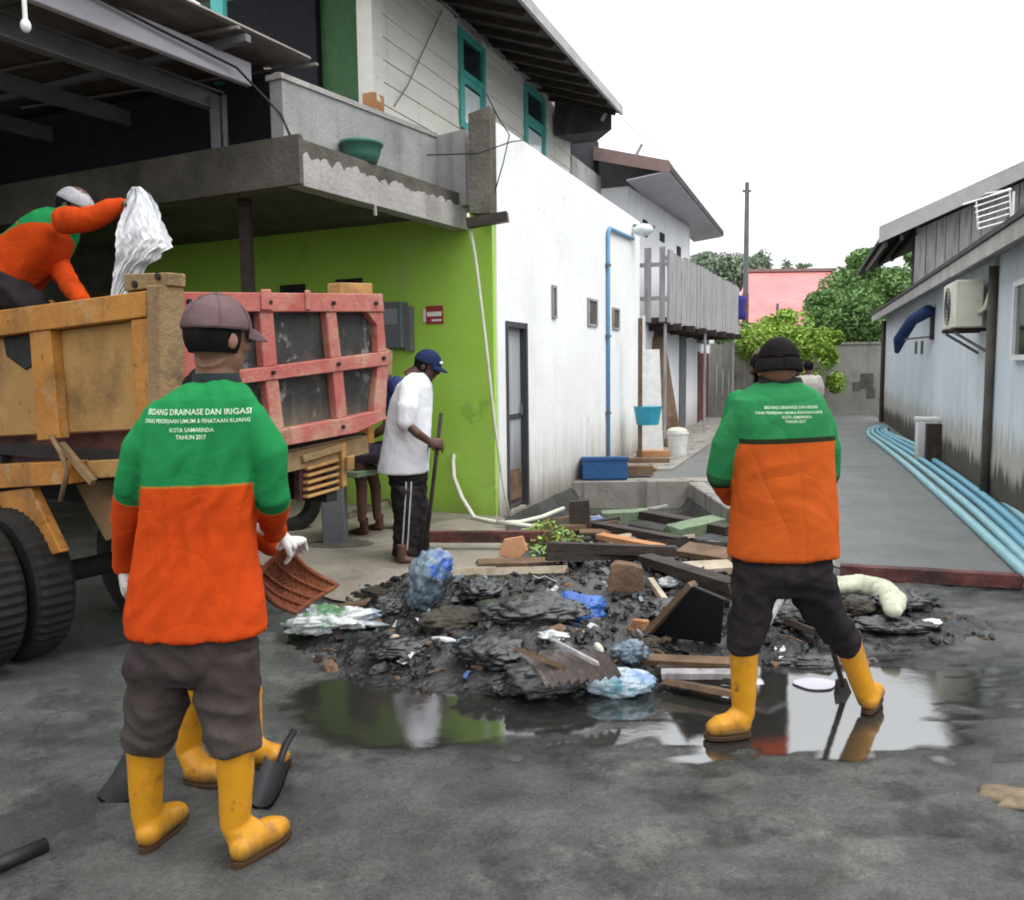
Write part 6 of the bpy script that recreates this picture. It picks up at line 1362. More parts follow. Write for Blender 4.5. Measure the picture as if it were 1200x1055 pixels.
sit, _s = person('person in navy shirt and dull purple shorts sitting on the bench behind the truck', dict(
    base=G(430, 622), seed=8, vox=.011, shirt='navy_shirt', trousers='shorts', skin='skin_dark',
    head=D(424, 440, ds), face=Vector((-.8, -.3, -.5)), up=Vector((-.6, 0, .8)), hs=1.0,
    torso=sil([(440, 452, 444, ds, .07), (447, 470, 443, ds, .13), (452, 480, 446, ds, .19), (452, 486, 465, ds, .2), (450, 488, 490, ds, .18), (450, 490, 520, ds, .18), (450, 492, 538, ds, .18)]),
    arms=[dict(pts=[P(464, 452, ds - .2), P(469, 465, ds - .24), P(462, 490, ds - .22), P(446, 505, ds - .2), P(434, 512, ds - .15)], r=[.08, .07, .06, .045, .03], sleeve=3, hd=Vector((-.9, 0, -.3)), hn=Vector((0, 0, -1)), curl=.4),
          dict(pts=[P(464, 452, ds + .2), P(469, 465, ds + .24), P(462, 490, ds + .22), P(446, 505, ds + .2), P(434, 512, ds + .15)], r=[.08, .07, .06, .045, .03], sleeve=3, hd=Vector((-.9, 0, -.3)), hn=Vector((0, 0, -1)), curl=.4)],
    pelvis=sil([(455, 488, 515, ds, .17), (452, 490, 530, ds, .18), (452, 490, 545, ds, .17)]),
    legs=[dict(pts=[P(470, 532, ds - .1), P(440, 530, ds - .12), P(418, 532, ds - .13), P(424, 570, ds - .1), P(424, 608, ds - .1)], r=[.11, .095, .085, .06, .045], cut=3),
          dict(pts=[P(470, 532, ds + .1), P(445, 531, ds + .12), P(428, 533, ds + .13), P(440, 570, ds + .1), P(442, 606, ds + .1)], r=[.11, .095, .085, .06, .045], cut=3)],
    bare_feet=[[G(428, 622, .05), G(424, 622, .05), G(416, 623, .03), G(409, 624, .02)], [G(446, 617, .05), G(442, 617, .05), G(434, 618, .03), G(427, 619, .02)]]))

# ================================================================== TOOLS HELD
K['rattan'] = M('red_brown_woven_rattan', [(.14, .035, .018), (.24, .075, .035)], 7, (.55, .8), .4, 60, dirt=[((.3, .13, .04), 4, .52, .7, .6), ((.04, .018, .012), 6, .55, .7, .7)])
sc_ = [D(338, 642, 2.82), D(396, 686, 2.95), D(346, 718, 2.8), D(308, 690, 2.68)]
scp = root('woven_scoop', sc_[0], 'red-brown woven scoop basket hanging from the gloved hand of the nearest worker', 'basket')
nU, nV = 22, 22; nrm = (sc_[1] - sc_[0]).cross(sc_[3] - sc_[0]).normalized()
if nrm.y > 0: nrm = -nrm
def sp_(u, v): return (sc_[0] * (1 - u) * (1 - v) + sc_[1] * u * (1 - v) + sc_[2] * u * v + sc_[3] * (1 - u) * v) - nrm * (.07 * math.sin(math.pi * v) * (1 - .75 * u) + .03 * math.sin(math.pi * u))
mb = MB()
for k in range(nU):                              # over-under woven strips
    pass
for lay in (0, 1):
    for i in range(nU + 1):
        for j in range(nV + 1): mb.v.append(sp_(i / nU, j / nV) + nrm * (.004 * (1 if (i + j) % 2 else -1) * (1 if lay == 0 else 0) - .008 * lay))
M_ = (nU + 1) * (nV + 1)
for lay in (0, 1):
    for i in range(nU):
        for j in range(nV):
            a = lay * M_ + i * (nV + 1) + j; mb.f.append((a, a + 1, a + nV + 2, a + nV + 1))
mb.mi = [0] * len(mb.f); mb.build('weave', K['rattan'], scp)
mb = MB(); edge = [sp_(i / 12, 0) for i in range(13)] + [sp_(1, j / 12) for j in range(1, 13)] + [sp_(1 - i / 12, 1) for i in range(1, 13)] + [sp_(0, 1 - j / 12) for j in range(1, 12)]
mb.tube(edge + [edge[0]], .009, 8); mb.build('rim', K['rattan'], scp, smooth=True)
for v_ in (.25, .5, .75):
    m_ = MB(); m_.tube([sp_(i / 10, v_) + nrm * .008 for i in range(11)], .005, 6); m_.build('rib', K['rattan'], scp)
h0_, h1_ = D(928, 585, dr_ + .37), G(988, 812)
hoe = root('long_handled_hoe', (h1_.x, h1_.y, 0), 'black long-handled hoe held by the man standing in the puddle', 'hoe')
mb = MB(); mb.tube([h0_ + (h0_ - h1_) * .15, h0_.lerp(h1_, .5), h1_ + Vector((0, 0, .03))], .013, 8); mb.build('handle', K['wood_dark'], hoe, smooth=True)
mb = MB(); mb.hexa([h1_ + Vector((-.04, .0, -.015)), h1_ + Vector((.05, .02, -.015)), h1_ + Vector((.05, .03, -.015)), h1_ + Vector((-.04, .01, -.015))], [h1_ + Vector((-.02, .03, .05)), h1_ + Vector((.03, .04, .05)), h1_ + Vector((.03, .05, .05)), h1_ + Vector((-.02, .04, .05))]); mb.build('blade', K['chassis'], hoe)
for (x0, x1, yb, yt, lab) in ((114, 156, 945, 898, 'black rubber scoop lying on the road beside the left boot of the nearest worker'), (290, 324, 950, 905, 'black rubber scoop lying on the road beyond the right boot of the nearest worker')):
    a, b = G(x0, yb), G(x1, yb); r0 = root('rubber_scoop', (a.x, a.y, 0), lab, 'scoop'); mb = MB(); n_ = 10; rows_ = []
    for lay in (0, 1):
        for j in range(7):
            for i in range(n_ + 1):
                u, v = i / n_, j / 6; p = a.lerp(b, u) + Vector((0, .22 * v, .0)); h_ = .015 + .05 * v ** 2 + .03 * abs(2 * u - 1) ** 3 + .006 * nz3(p, 20, 20, 20)
                mb.v.append(p + ZW * (h_ - .012 * lay))
    for lay in (0, 1):
        for j in range(6):
            for i in range(n_): k = lay * 77 + j * 11 + i; mb.f.append((k, k + 1, k + 12, k + 11))
    mb.mi = [0] * len(mb.f); mb.build('pan', K['black_plastic'], r0, smooth=True)
    m_ = MB(); q = a.lerp(b, .5) + Vector((0, .22, .055)); m_.tube([q, q + Vector((0, .1, .03)), q + Vector((0, .22, .03))], .014, 8); m_.build('handle', K['black_plastic'], r0, smooth=True)
# white sack shaken out above the truck
K['sack'] = M('white_woven_plastic', [(.74, .75, .77), (.84, .85, .86)], 9, (.55, .75), .15, 30, dirt=[((.38, .39, .4), 5, .54, .7, .6)])
def finish_bag(me, name, mat, label, cat, group=None):
    c = coords(me); b = Vector((float(c[:, 0].mean()), float(c[:, 1].mean()), float(c[:, 2].min())))
    set_coords(me, c - np.array(b)); me.materials.clear(); me.polygons.foreach_set('use_smooth', [True] * len(me.polygons))
    o = link_mesh(name, me, mat, None, b); tag(o, label, cat, group); return o
ds_ = 4.72
rows = [(154, 164, 219), (149, 176, 228), (146, 184, 240), (140, 190, 258), (135, 198, 276), (136, 202, 290), (135, 188, 301), (134, 172, 313), (132, 160, 330), (129, 146, 349)]
ys_ = [r_[2] for r_ in rows]; mb = MB(); NU, NV = 64, 90
for lay in (0, 1):
    for j in range(NV + 1):
        py = 219 + 130 * j / NV; l_, r_ = np.interp(py, ys_, [q[0] for q in rows]), np.interp(py, ys_, [q[1] for q in rows])
        l_ += 2.5 * mnoise.noise((py * .12, 1, 0)); r_ += 5 * mnoise.noise((py * .13, 5, 0))
        for i in range(NU + 1):
            u, v = i / NU, j / NV
            w_ = u * 4.2 + v * 1.6 + .5 * mnoise.noise((u * 2, v * 3, 4))
            dp = .04 * (1 - abs(mnoise.noise((w_ * 1.3, v * 1.4, .7))) * 2.4) + .014 * (1 - abs(mnoise.noise((w_ * 3.1 + v * 2, v * 3.2, 2.7))) * 2.4) + .005 * (1 - abs(mnoise.noise((u * 9 - v * 5, v * 11, 5.7))) * 2)
            bulge = math.sin(math.pi * u) * .09 * math.sin(math.pi * min(1, v * 1.1 + .05))
            mb.v.append(D(l_ + (r_ - l_) * u, py, ds_ + (-1 if lay == 0 else 1) * (bulge * .7 + .004) - dp * (1 if lay == 0 else .4)))
q_ = (NU + 1) * (NV + 1)
for lay in (0, 1):
    for j in range(NV):
        for i in range(NU): k = lay * q_ + j * (NU + 1) + i; mb.f.append((k, k + 1, k + NU + 2, k + NU + 1))
mb.mi = [0] * len(mb.f); me = mb.mesh('white_sack')
finish_bag(me, 'white_sack', K['sack'], 'crumpled white plastic sack hanging from the hand of the worker in the truck', 'sack')

# ================================================================== MUD HEAP AND DEBRIS
HEAPS = [((505, 770), .09, .5, .3), ((600, 770), .2, .42, .3), ((690, 785), .17, .36, .26), ((560, 715), .2, .55, .35), ((660, 720), .22, .6, .4), ((800, 745), .13, .5, .35), ((480, 700), .13, .35, .3), ((1015, 728), .13, .5, .24), ((1085, 728), .06, .32, .18),
         ((940, 755), .07, .45, .22), ((410, 750), .06, .34, .2), ((760, 690), .18, .6, .35), ((880, 710), .12, .5, .3), ((740, 650), .2, .6, .5), ((800, 630), .22, .6, .6), ((690, 625), .15, .5, .5), ((1060, 745), .05, .4, .14), ((350, 735), .035, .3, .18)]
HG = [(G(*p).x, G(*p).y, h, rx, ry) for p, h, rx, ry in HEAPS]
def fbm(x, y, s, o):
    return mnoise.noise((x * s, y * s, o)) + .5 * mnoise.noise((x * s * 2.1, y * s * 2.1, o + 3)) + .25 * mnoise.noise((x * s * 4.3, y * s * 4.3, o + 7))
def heap_z(x, y):
    h = 0.0
    for cx, cy, hh, rx, ry in HG: h += hh * math.exp(-((x - cx) / rx) ** 2 - ((y - cy) / ry) ** 2)
    h = .36 * (1 - math.exp(-h / .36))
    k = min(1, h / .06)
    r1 = 1 - abs(fbm(x, y, 5.5, 1.7)) * 1.7
    bl = abs(mnoise.noise((x * 7.5 + 1.5 * mnoise.noise((x * 3, y * 3, 9)), y * 9.5, 3.1))); bl2 = abs(mnoise.noise((x * 17, y * 23, 6.1)))
    h = h - .035 + k * (.03 * fbm(x, y, 3.2, .4) + .02 * r1 * min(1, h / .15) + .05 * (bl - .22) + .026 * (bl2 - .2) + .003 * fbm(x, y, 30, 5.1))
    return h - drain(x, y) * .6
ax_ = axis([(-1.35, 2.75, .024)]); ay_ = axis([(3.55, 8.8, .03)])
Hg = np.array([[heap_z(x, y) for x in ax_] for y in ay_])
Gg = np.array([[ground_z(x, y) for x in ax_] for y in ay_])
mb = MB(); idx = -np.ones(Hg.shape, int)
vis = Hg > Gg - .012
for j in range(len(ay_) - 1):
    for i in range(len(ax_) - 1):
        if vis[j:j + 2, i:i + 2].any():
            q = []
            for jj, ii in ((j, i), (j, i + 1), (j + 1, i + 1), (j + 1, i)):
                if idx[jj, ii] < 0: idx[jj, ii] = len(mb.v); mb.v.append(Vector((ax_[ii], ay_[jj], Hg[jj, ii])))
                q.append(int(idx[jj, ii]))
            mb.f.append(tuple(q))
mb.mi = [0] * len(mb.f)
o = mb.build('mud_heap', K['mud'], smooth=True); tag(o, 'heap of wet black drain mud dumped across the road', 'mud', kind='stuff')
def top_z(x, y): return max(heap_z(x, y), ground_z(x, y))
# clods, pebbles and shreds
mb = MB(); rnd = random.Random(21); cnt = 0
while cnt < 900:
    x, y = rnd.uniform(-1.1, 2.6), rnd.uniform(3.6, 6.7)
    h = heap_z(x, y)
    if h < -.02: continue
    s_ = rnd.uniform(.008, .03) * (1.5 if rnd.random() < .1 else 1); zc = top_z(x, y) + s_ * .25
    rot = Vector((rnd.gauss(0, 1), rnd.gauss(0, 1), rnd.gauss(0, .4))).normalized(); o2 = rot.orthogonal().normalized()
    n0 = len(mb.v); mb.ball((x, y, zc), s_ * rnd.uniform(.8, 2.2), s_ * rnd.uniform(.6, 1.1), s_ * rnd.uniform(.4, .8), rot, o2, rot.cross(o2), 7, 4, mi=rnd.choice((0, 0, 0, 0, 0, 0, 0, 0, 1, 2)))
    for k in range(n0, len(mb.v)): mb.v[k] += Vector((rnd.uniform(-1, 1), rnd.uniform(-1, 1), rnd.uniform(-1, 1))) * s_ * .22
    cnt += 1
o = mb.build('mud_clods', [K['mud'], K['wood_dark'], K['wood_brown']]); tag(o, 'small clods, pebbles and shreds scattered over the black mud', 'mud clods', kind='stuff')
# sacks and bags
def plas(name, c0, c1, dirt, rough=(.2, .45)): return M(name, [c0, c1], 7, rough, .25, 30, spec=.6, dirt=dirt)
MUDC = (.02, .02, .021)
K['bag_blue'] = plas('deep_blue_plastic_bag', (.012, .06, .28), (.04, .15, .45), [((.35, .42, .5), 7, .6, .72, .7), (MUDC, 4, .55, .68, .85)])
K['bag_clear'] = plas('milky_blue_plastic_bag', (.06, .1, .14), (.22, .29, .33), [((.015, .09, .4), 3.5, .57, .64, .9), (MUDC, 5, .5, .62, .9), ((.6, .64, .66), 12, .62, .7, .8)], (.08, .3))
K['bag_teal'] = plas('white_teal_printed_bag', (.36, .44, .52), (.55, .62, .66), [((.02, .2, .25), 3.2, .54, .62, .9), ((.12, .25, .5), 4.2, .55, .64, .7), (MUDC, 6, .6, .7, .8)])
K['bag_white'] = plas('muddy_white_bag', (.42, .43, .43), (.62, .63, .63), [(MUDC, 5, .52, .64, .9), ((.2, .19, .17), 8, .55, .7, .7)])
K['bag_multi'] = plas('printed_rubbish_bag', (.4, .42, .42), (.62, .64, .64), [((.03, .16, .04), 5, .56, .62, .9), ((.3, .05, .05), 6.3, .6, .66, .9), ((.06, .13, .2), 3.4, .5, .62, .8), (MUDC, 6, .54, .66, .9)])
K['sack_mud'] = M('mud_soaked_sack', [(.007, .007, .0075), (.02, .02, .021)], 9, (.15, .4), .25, 18, spec=.4, coat=.6, dirt=[((.06, .058, .055), 7, .6, .72, .6)])
K['sack_brown'] = M('brown_muddy_sack', [(.04, .034, .026), (.1, .085, .065)], 9, (.4, .65), .5, 30, dirt=[(MUDC, 4, .5, .66, .85)])
K['sack_pale'] = M('pale_green_grey_sack', [(.34, .36, .26), (.48, .49, .38)], 6, (.5, .7), .2, 26, dirt=[((.16, .16, .1), 5, .58, .72, .6)])
K['cardboard'] = M('wet_cardboard', [(.5, .24, .12), (.6, .34, .2)], 5, (.7, .9), .2, 24, dirt=[((.2, .1, .05), 4, .55, .7, .6)])
K['foam'] = flat('dirty_white_foam', (.6, .6, .58), .7)
K['sheet'] = M('brown_ribbed_sheet', [(.06, .045, .04), (.15, .12, .105)], 6, (.35, .6), .25, 30, dirt=[(MUDC, 3, .52, .64, .85), ((.3, .27, .24), 7, .6, .72, .6)])
def bag(name, label, cat, px, py, rx, ry, rz, mat, seed, yaw=0, amp=1.0, sink=.3, pts=None, tilt=0):
    g = G(px, py, .12); tz_ = top_z(g.x, g.y); g = G(px, py, max(.0, tz_) + rz * (1 - sink)); tz_ = top_z(g.x, g.y)
    c = Vector((g.x, g.y, tz_ + rz * (1 - sink)))
    bm = bmesh.new(); bmesh.ops.create_icosphere(bm, subdivisions=5, radius=1.0)
    me = bpy.data.meshes.new(name); bm.to_mesh(me); bm.free()
    a = coords(me); d = np.empty(len(a))
    for i in range(len(a)):
        p = a[i]
        f1 = mnoise.voronoi((p[0] * 1.7 + seed, p[1] * 1.7, p[2] * 1.7))[0]; f2 = mnoise.voronoi((p[0] * 4.2, p[1] * 4.2 + seed, p[2] * 4.2))[0]
        if mat in ('sack_mud', 'sack_brown'): d[i] = 1 + min(amp, .8) * (.35 * nz3(p, 1.3, 1.3, 1.3, seed) + .22 * (abs(nz3(p, 2.4, 2.4, 2.4, seed + 4)) * 2 - .4) + .12 * (abs(nz3(p, 5.5, 5.5, 5.5, seed + 1)) * 2 - .4) + .03 * nz3(p, 13, 13, 13, seed + 2)); continue
        d[i] = 1 + amp * (.3 * nz3(p, 1.4, 1.4, 1.4, seed) + .34 * ((f1[1] - f1[0]) - .3) + .15 * ((f2[1] - f2[0]) - .3) + .05 * nz3(p, 13, 13, 13, seed + 2))
    a = a * d[:, None] * np.array([rx, ry, rz])
    ca, sa, ct, st = math.cos(yaw), math.sin(yaw), math.cos(tilt), math.sin(tilt)
    a = np.stack([a[:, 0] * ct - a[:, 2] * st, a[:, 1], a[:, 0] * st + a[:, 2] * ct], 1)
    a = np.stack([a[:, 0] * ca - a[:, 1] * sa, a[:, 0] * sa + a[:, 1] * ca, a[:, 2]], 1) + np.array(c)
    set_coords(me, a); return finish_bag(me, name, K[mat], label, cat)
bag('plastic_bag', 'big milky plastic bag with blue inside, standing on the mud by the man in white', 'bag', 503, 678, .12, .1, .2, 'bag_clear', 1.3, .3, 1.0, .3, tilt=-.5)
bag('plastic_bag', 'crumpled printed rubbish bag with green and white scraps below the woven scoop', 'bag', 390, 738, .26, .14, .07, 'bag_multi', 2.7, .1, 1.5, .35)
bag('plastic_bag', 'deep blue plastic bag half buried beside the upright brown stump', 'bag', 676, 703, .17, .13, .1, 'bag_blue', 3.9, .1, .8, .4)
bag('plastic_bag', 'white and teal printed plastic bag lying at the front edge of the mud', 'bag', 722, 800, .17, .1, .065, 'bag_teal', 4.4, -.1, .8, .3)
bag('plastic_bag', 'pale translucent crumpled bag just behind the teal printed bag', 'bag', 738, 780, .09, .08, .06, 'bag_clear', 5.2, .4, 1.2, .35)
bag('mud_sack', 'brown mud-caked sack in the middle of the heap', 'sack', 530, 728, .17, .13, .08, 'sack_brown', 6.1, .2, .9, .45)
bag('mud_sack', 'long black mud-soaked sack on top of the heap beside the brown one', 'sack', 622, 728, .28, .15, .075, 'sack_mud', 7.7, .05, 1.0, .45)
bag('mud_sack', 'black mud-soaked lump at the front of the heap under the ribbed sheet', 'sack', 650, 800, .24, .17, .085, 'sack_mud', 8.2, .3, 1.1, .55)
pts_ = [G(px, py, .16) for px, py in ((962, 694), (985, 686), (1010, 685), (1032, 690), (1046, 703), (1048, 716))]
mb = MB(); mb.tube(pts_, [(.055, .042), (.075, .055), (.082, .06), (.082, .06), (.075, .055), (.05, .035)], 16, round_ends=True); me = remesh(mb, .01, 2, 'pale_sack'); wobble(me, lambda p: .012 * (.3 - abs(nz3(p, 9, 9, 9, 3)) * 1.5) + .006 * nz3(p, 22, 22, 22, 6)); finish_bag(me, 'pale_sack', K['sack_pale'], 'curved pale green-grey stuffed sack lying behind the legs of the man in the puddle', 'sack')
bag('plastic_bag', 'muddy white bag seen between the legs of the man in the puddle', 'bag', 908, 695, .07, .07, .13, 'bag_white', 10.8, .4, 1.0, .3)
bag('plastic_bag', 'torn white bag lying in the drain below the leaf pile', 'bag', 686, 645, .13, .1, .07, 'bag_white', 11.5, .4, 1.0, .3)
bag('plastic_bag', 'pale blue knotted bag beside the dark upright board by the kerb', 'bag', 700, 600, .13, .1, .12, 'bag_clear', 12.9, .4, .8, .1)
bag('plastic_bag', 'small grey-white bag perched on the light edge plank behind the stump', 'bag', 786, 683, .09, .06, .035, 'bag_white', 13.3, .1, .7, .2)
bag('white_scrap', 'small white plastic scrap on the mud right of the pale sack', 'scrap', 1092, 738, .06, .04, .025, 'foam', 14.1, .2, .8, .2)
bag('white_scrap', 'white crumpled paper scrap on the mud left of the blue bag', 'scrap', 606, 698, .03, .03, .035, 'foam', 15.2, .2, .8, .2)
bag('yellow_fruit', 'pale yellow round scrap like half a fruit on the mud', 'fruit', 463, 748, .028, .026, .022, 'wood_pale', 16.2, .2, .2, .2)
bag('cream_scrap', 'cream coloured wedge of rubbish above the teal bag', 'scrap', 702, 768, .02, .03, .035, 'cream_plastic', 17.2, .2, .4, .2, tilt=.5)
bag('pale_stick_bundle', 'pale curled strip lying on the front slope of the mud', 'scrap', 520, 750, .07, .02, .015, 'bag_white', 18.2, -.4, .5, .2)
bag('rag_bundle', 'reddish muddy rag bundle under the pale sack', 'rag', 1003, 712, .1, .07, .05, 'sack_brown', 19.2, -.3, 1.0, .2)
# flat pale plate in the puddle
P = G(955, 800, .004); mb = MB()
rg = [[Vector((P.x + r_ * 1.3 * math.cos(a) * (1 + .1 * math.sin(3 * a)), P.y + r_ * math.sin(a), P.z + z0)) for a in [2 * math.pi * i / 26 for i in range(26)]] for r_, z0 in ((.04, -.016), (.06, -.013), (.075, -.006), (.073, -.003), (.06, -.007), (.02, -.009))]
mb.loft(rg); o = mb.build('grey_lid', K['steel_pale'], smooth=True, loc=Vector((P.x, P.y, P.z))); tag(o, 'pale grey dish lid lying in the bright puddle between the yellow boots', 'lid')
# ribbed brown sheet over the mud
a0, a1, a2, a3 = [G(px, py, z) for px, py, z in ((606, 768, .22), (700, 762, .24), (728, 792, .12), (640, 806, .12))]
mb = MB()
for lay in (0, 1):
    for i in range(25):
        for j in range(9):
            u, v = i / 24, j / 8; p = a0 * (1 - u) * (1 - v) + a1 * u * (1 - v) + a2 * u * v + a3 * (1 - u) * v
            mb.v.append(p + ZW * (.012 * math.sin(i * 2.1) + .03 * math.sin(math.pi * v) + .02 * nz3(p, 6, 6, 6, 3) - .006 * lay))
for lay in (0, 1):
    for i in range(24):
        for j in range(8): k = lay * 225 + i * 9 + j; mb.f.append((k, k + 1, k + 10, k + 9))
mb.mi = [0] * len(mb.f); o = mb.build('ribbed_sheet', K['sheet'], smooth=True, loc=a3); tag(o, 'bent brown ribbed plastic sheet lying on the mud in front of the long black sack', 'sheet')

# planks and boards: (x0, y0, z0, x1, y1, z1, width, thickness, material, name, label)
PL = [
 (478, 629, .12, 645, 629, .12, .07, .09, 'rust', 'steel_channel', 'dark rusty channel bar lying across the drain edge in front of the man in white'),
 (985, 669, .05, 1197, 681, .05, .09, .09, 'rust', 'steel_channel', 'red-brown rusty channel bar along the lane edge beside the blue pipes'),
 (524, 671, .06, 664, 667, .06, .16, .05, 'wood_pale', 'plank', 'pale dry plank edging the drain behind the blue bag'),
 (735, 671, .06, 858, 664, .06, .16, .05, 'wood_pale', 'plank', 'pale dry plank edging the drain right of the upright stump'),
 (560, 661, .02, 660, 658, .02, .12, .04, 'wood_brown', 'plank', 'brown plank lying just behind the pale edge plank below the leaves'),
 (644, 641, .16, 792, 646, .17, .1, .07, 'wood_dark', 'timber', 'dark wet timber resting across the drain above the stump'),
 (640, 652, .1, 770, 650, .12, .12, .06, 'wood_dark', 'timber', 'second dark timber tight below the first above the stump'),
 (705, 606, .0, 760, 603, .02, .14, .1, 'wood_green', 'green_plank', 'faded green painted plank near the kerb wall'),
 (788, 624, .05, 842, 612, .06, .16, .1, 'wood_green', 'green_plank', 'faded green painted plank beside the man in the black cap'),
 (755, 603, .05, 856, 622, .05, .14, .08, 'wood_dark', 'timber', 'dark wet timber slanting from the far green plank to the near green plank'),
 (698, 616, .06, 800, 634, .08, .12, .06, 'wood_dark', 'timber', 'dark slanting timber in front of the far green plank'),
 (703, 628, .1, 775, 642, .1, .1, .04, 'wood_orange', 'plank', 'orange-brown splintered plank in the middle of the timber pile'),
 (756, 655, .2, 862, 688, .22, .12, .06, 'wood_dark', 'timber', 'long dark timber pointing at the man in the black cap'),
 (770, 664, .16, 862, 696, .17, .08, .05, 'wood_brown', 'plank', 'brown plank lying under the long dark timber'),
 (800, 643, .1, 858, 652, .1, .2, .04, 'wood_brown', 'plank', 'broad brown plank half hidden behind the man in the black cap'),
 (760, 635, .05, 858, 640, .06, .16, .05, 'wood_dark', 'timber', 'dark board between the near green plank and the broad brown plank'),
 (640, 622, .05, 720, 612, .05, .1, .05, 'wood_brown', 'plank', 'brown plank beside the dark upright board and leaf pile'),
 (762, 680, .16, 782, 708, .1, .035, .035, 'wood_pale', 'stick', 'short pale stick leaning beside the stump'),
 (735, 772, .06, 868, 778, .06, .07, .03, 'wood_brown', 'plank', 'thin brown plank at the front of the mud beside the yellow boot'),
 (770, 783, .05, 870, 800, .05, .07, .03, 'wood_dark', 'timber', 'dark lath below the thin brown plank'),
 (782, 798, .04, 868, 815, .04, .06, .025, 'wood_brown', 'plank', 'pale-edged lath lowest of the three beside the yellow boot'),
 (775, 790, .07, 862, 790, .08, .05, .03, 'wood_grey', 'plank', 'grey splintered lath crossing the three laths by the boot'),
 (880, 712, .14, 975, 748, .08, .05, .03, 'wood_dark', 'timber', 'dark thin lath behind the legs of the man in the puddle'),
 (890, 735, .2, 915, 690, .3, .09, .02, 'wood_grey', 'plank', 'upright grey splinter of board between the legs of the man in the puddle'),
 (605, 760, .3, 660, 782, .18, .03, .02, 'wood_brown', 'stick', 'brown stick lying on the ribbed sheet'),
 (650, 752, .3, 700, 778, .2, .03, .015, 'wood_grey', 'stick', 'grey stick lying across the ribbed sheet'),
 (395, 712, .05, 455, 700, .09, .12, .02, 'wood_brown', 'plank', 'thin brown board scrap behind the printed rubbish bag'),
 (430, 690, .1, 480, 705, .06, .14, .02, 'wood_dark', 'timber', 'dark folded board scrap left of the big milky bag'),
 (590, 645, .03, 655, 625, .05, .05, .03, 'wood_pale', 'stick', 'pale stick poking out of the leaf pile'),
]
for k, (x0, y0, z0, x1, y1, z1, w_, th, mt, nm, lab) in enumerate(PL):
    a, b = G(x0, y0, z0), G(x1, y1, z1)
    rnd = random.Random(k); mb = MB(); n = 7; d = b - a; rgs = []
    sd = d.normalized().cross(ZW).normalized(); up = sd.cross(d.normalized()); roll = rnd.uniform(-.25, .25) if nm not in ('steel_channel',) else 0
    sd, up = sd * math.cos(roll) + up * math.sin(roll), up * math.cos(roll) - sd * math.sin(roll)
    for i in range(n):
        t = i / (n - 1); c = a.lerp(b, t); e = (1 - .0 * t); j = lambda: rnd.uniform(-.06, .06)
        ww, hh = w_ * (.5 + j() * .5), th * (.5 + j() * .4)
        sh = (rnd.uniform(-.03, .03) if i in (0, n - 1) and nm != 'steel_channel' else 0)
        rgs.append([c - sd * ww - up * hh + d.normalized() * sh, c + sd * ww - up * hh - d.normalized() * sh, c + sd * ww + up * hh, c - sd * ww + up * hh])
    mb.loft(rgs); o = mb.build(nm, K[mt], loc=a.lerp(b, .5)); tag(o, lab, 'steel bar' if nm == 'steel_channel' else nm.replace('_', ' '))
# upright stump board, dark upright board, orange splinter
def slab_thing(name, pxs, d, th, mat, label, cat):
    P_ = [D(px, py, d) for px, py in pxs]; mb = MB(); mb.prism(P_, (0.01, th, .0)); base = min(P_, key=lambda p: p.z)
    o = mb.build(name, K[mat], loc=base, bevel=.006); tag(o, label, cat); return o
gz = G(732, 720).y
slab_thing('stump', [(706, 730), (716, 664), (722, 660), (740, 662), (753, 666), (757, 722), (740, 735)], gz + .05, .09, 'wood_brown', 'upright brown stump of board standing in the mud beside the deep blue bag', 'stump')
slab_thing('upright_board', [(667, 640), (667, 588), (690, 586), (692, 636), (686, 641)], 7.6, .05, 'wood_dark', 'dark upright board standing in the drain beside the pale blue bag', 'board')
slab_thing('orange_splinter', [(738, 762), (735, 735), (742, 726), (760, 728), (757, 748), (746, 765)], G(748, 755).y, .03, 'wood_orange', 'broken orange splinter of wood sticking out of the mud under the stump', 'splinter')
slab_thing('cardboard_piece', [(584, 650), (590, 632), (612, 628), (618, 645), (606, 658)], G(600, 655).y, .015, 'cardboard', 'salmon coloured torn cardboard piece beside the leaf pile', 'cardboard')
# leaning black panel
q = [G(758, 742, .06), G(845, 752, .06), G(850, 700, .34), G(812, 684, .4)]
mb = MB(); nn = (q[1] - q[0]).cross(q[2] - q[0]).normalized() * .02; mb.prism(q, nn); o = mb.build('black_panel', K['black_plastic'], loc=q[0], bevel=.004); tag(o, 'slanting black panel leaning behind the orange splinter', 'panel')
q = [G(757, 744, .07), G(765, 750, .05), G(824, 690, .38), G(812, 684, .4)]
mb = MB(); mb.beam(q[0], q[3], .06, .03); o = mb.build('panel_batten', K['wood_brown'], loc=q[0]); tag(o, 'brown batten along the upper edge of the slanting black panel', 'batten')
# leaf pile
mb = MB(); rnd = random.Random(33)
for _ in range(900):
    a = rnd.gauss(0, 1); b = rnd.gauss(0, 1); c0_ = G(640, 640); p = Vector((c0_.x + a * .14, c0_.y + b * .22, .03 + max(0, .16 * math.exp(-(a * a + b * b) * .4)) * rnd.uniform(.3, 1.2)))
    d1 = Vector((rnd.gauss(0, 1), rnd.gauss(0, 1), rnd.gauss(0, .5))).normalized(); d2_ = d1.cross(Vector((rnd.gauss(0, .6), rnd.gauss(0, .6), 1))).normalized(); s_ = rnd.uniform(.015, .04)
    mb.add([p - d1 * s_, p + d2_ * s_ * .45, p + d1 * s_, p - d2_ * s_ * .45], [(0, 1, 2, 3)], rnd.choice((0, 0, 1, 2)))
K['leaf_dry'] = flat('dry_leaf', (.22, .16, .05), .8)
o = mb.build('leaf_pile', [K['leaf_mid'], K['leaf_lime'], K['leaf_dry']]); tag(o, 'pile of cut green and dry leaves by the drain', 'leaves', kind='stuff')
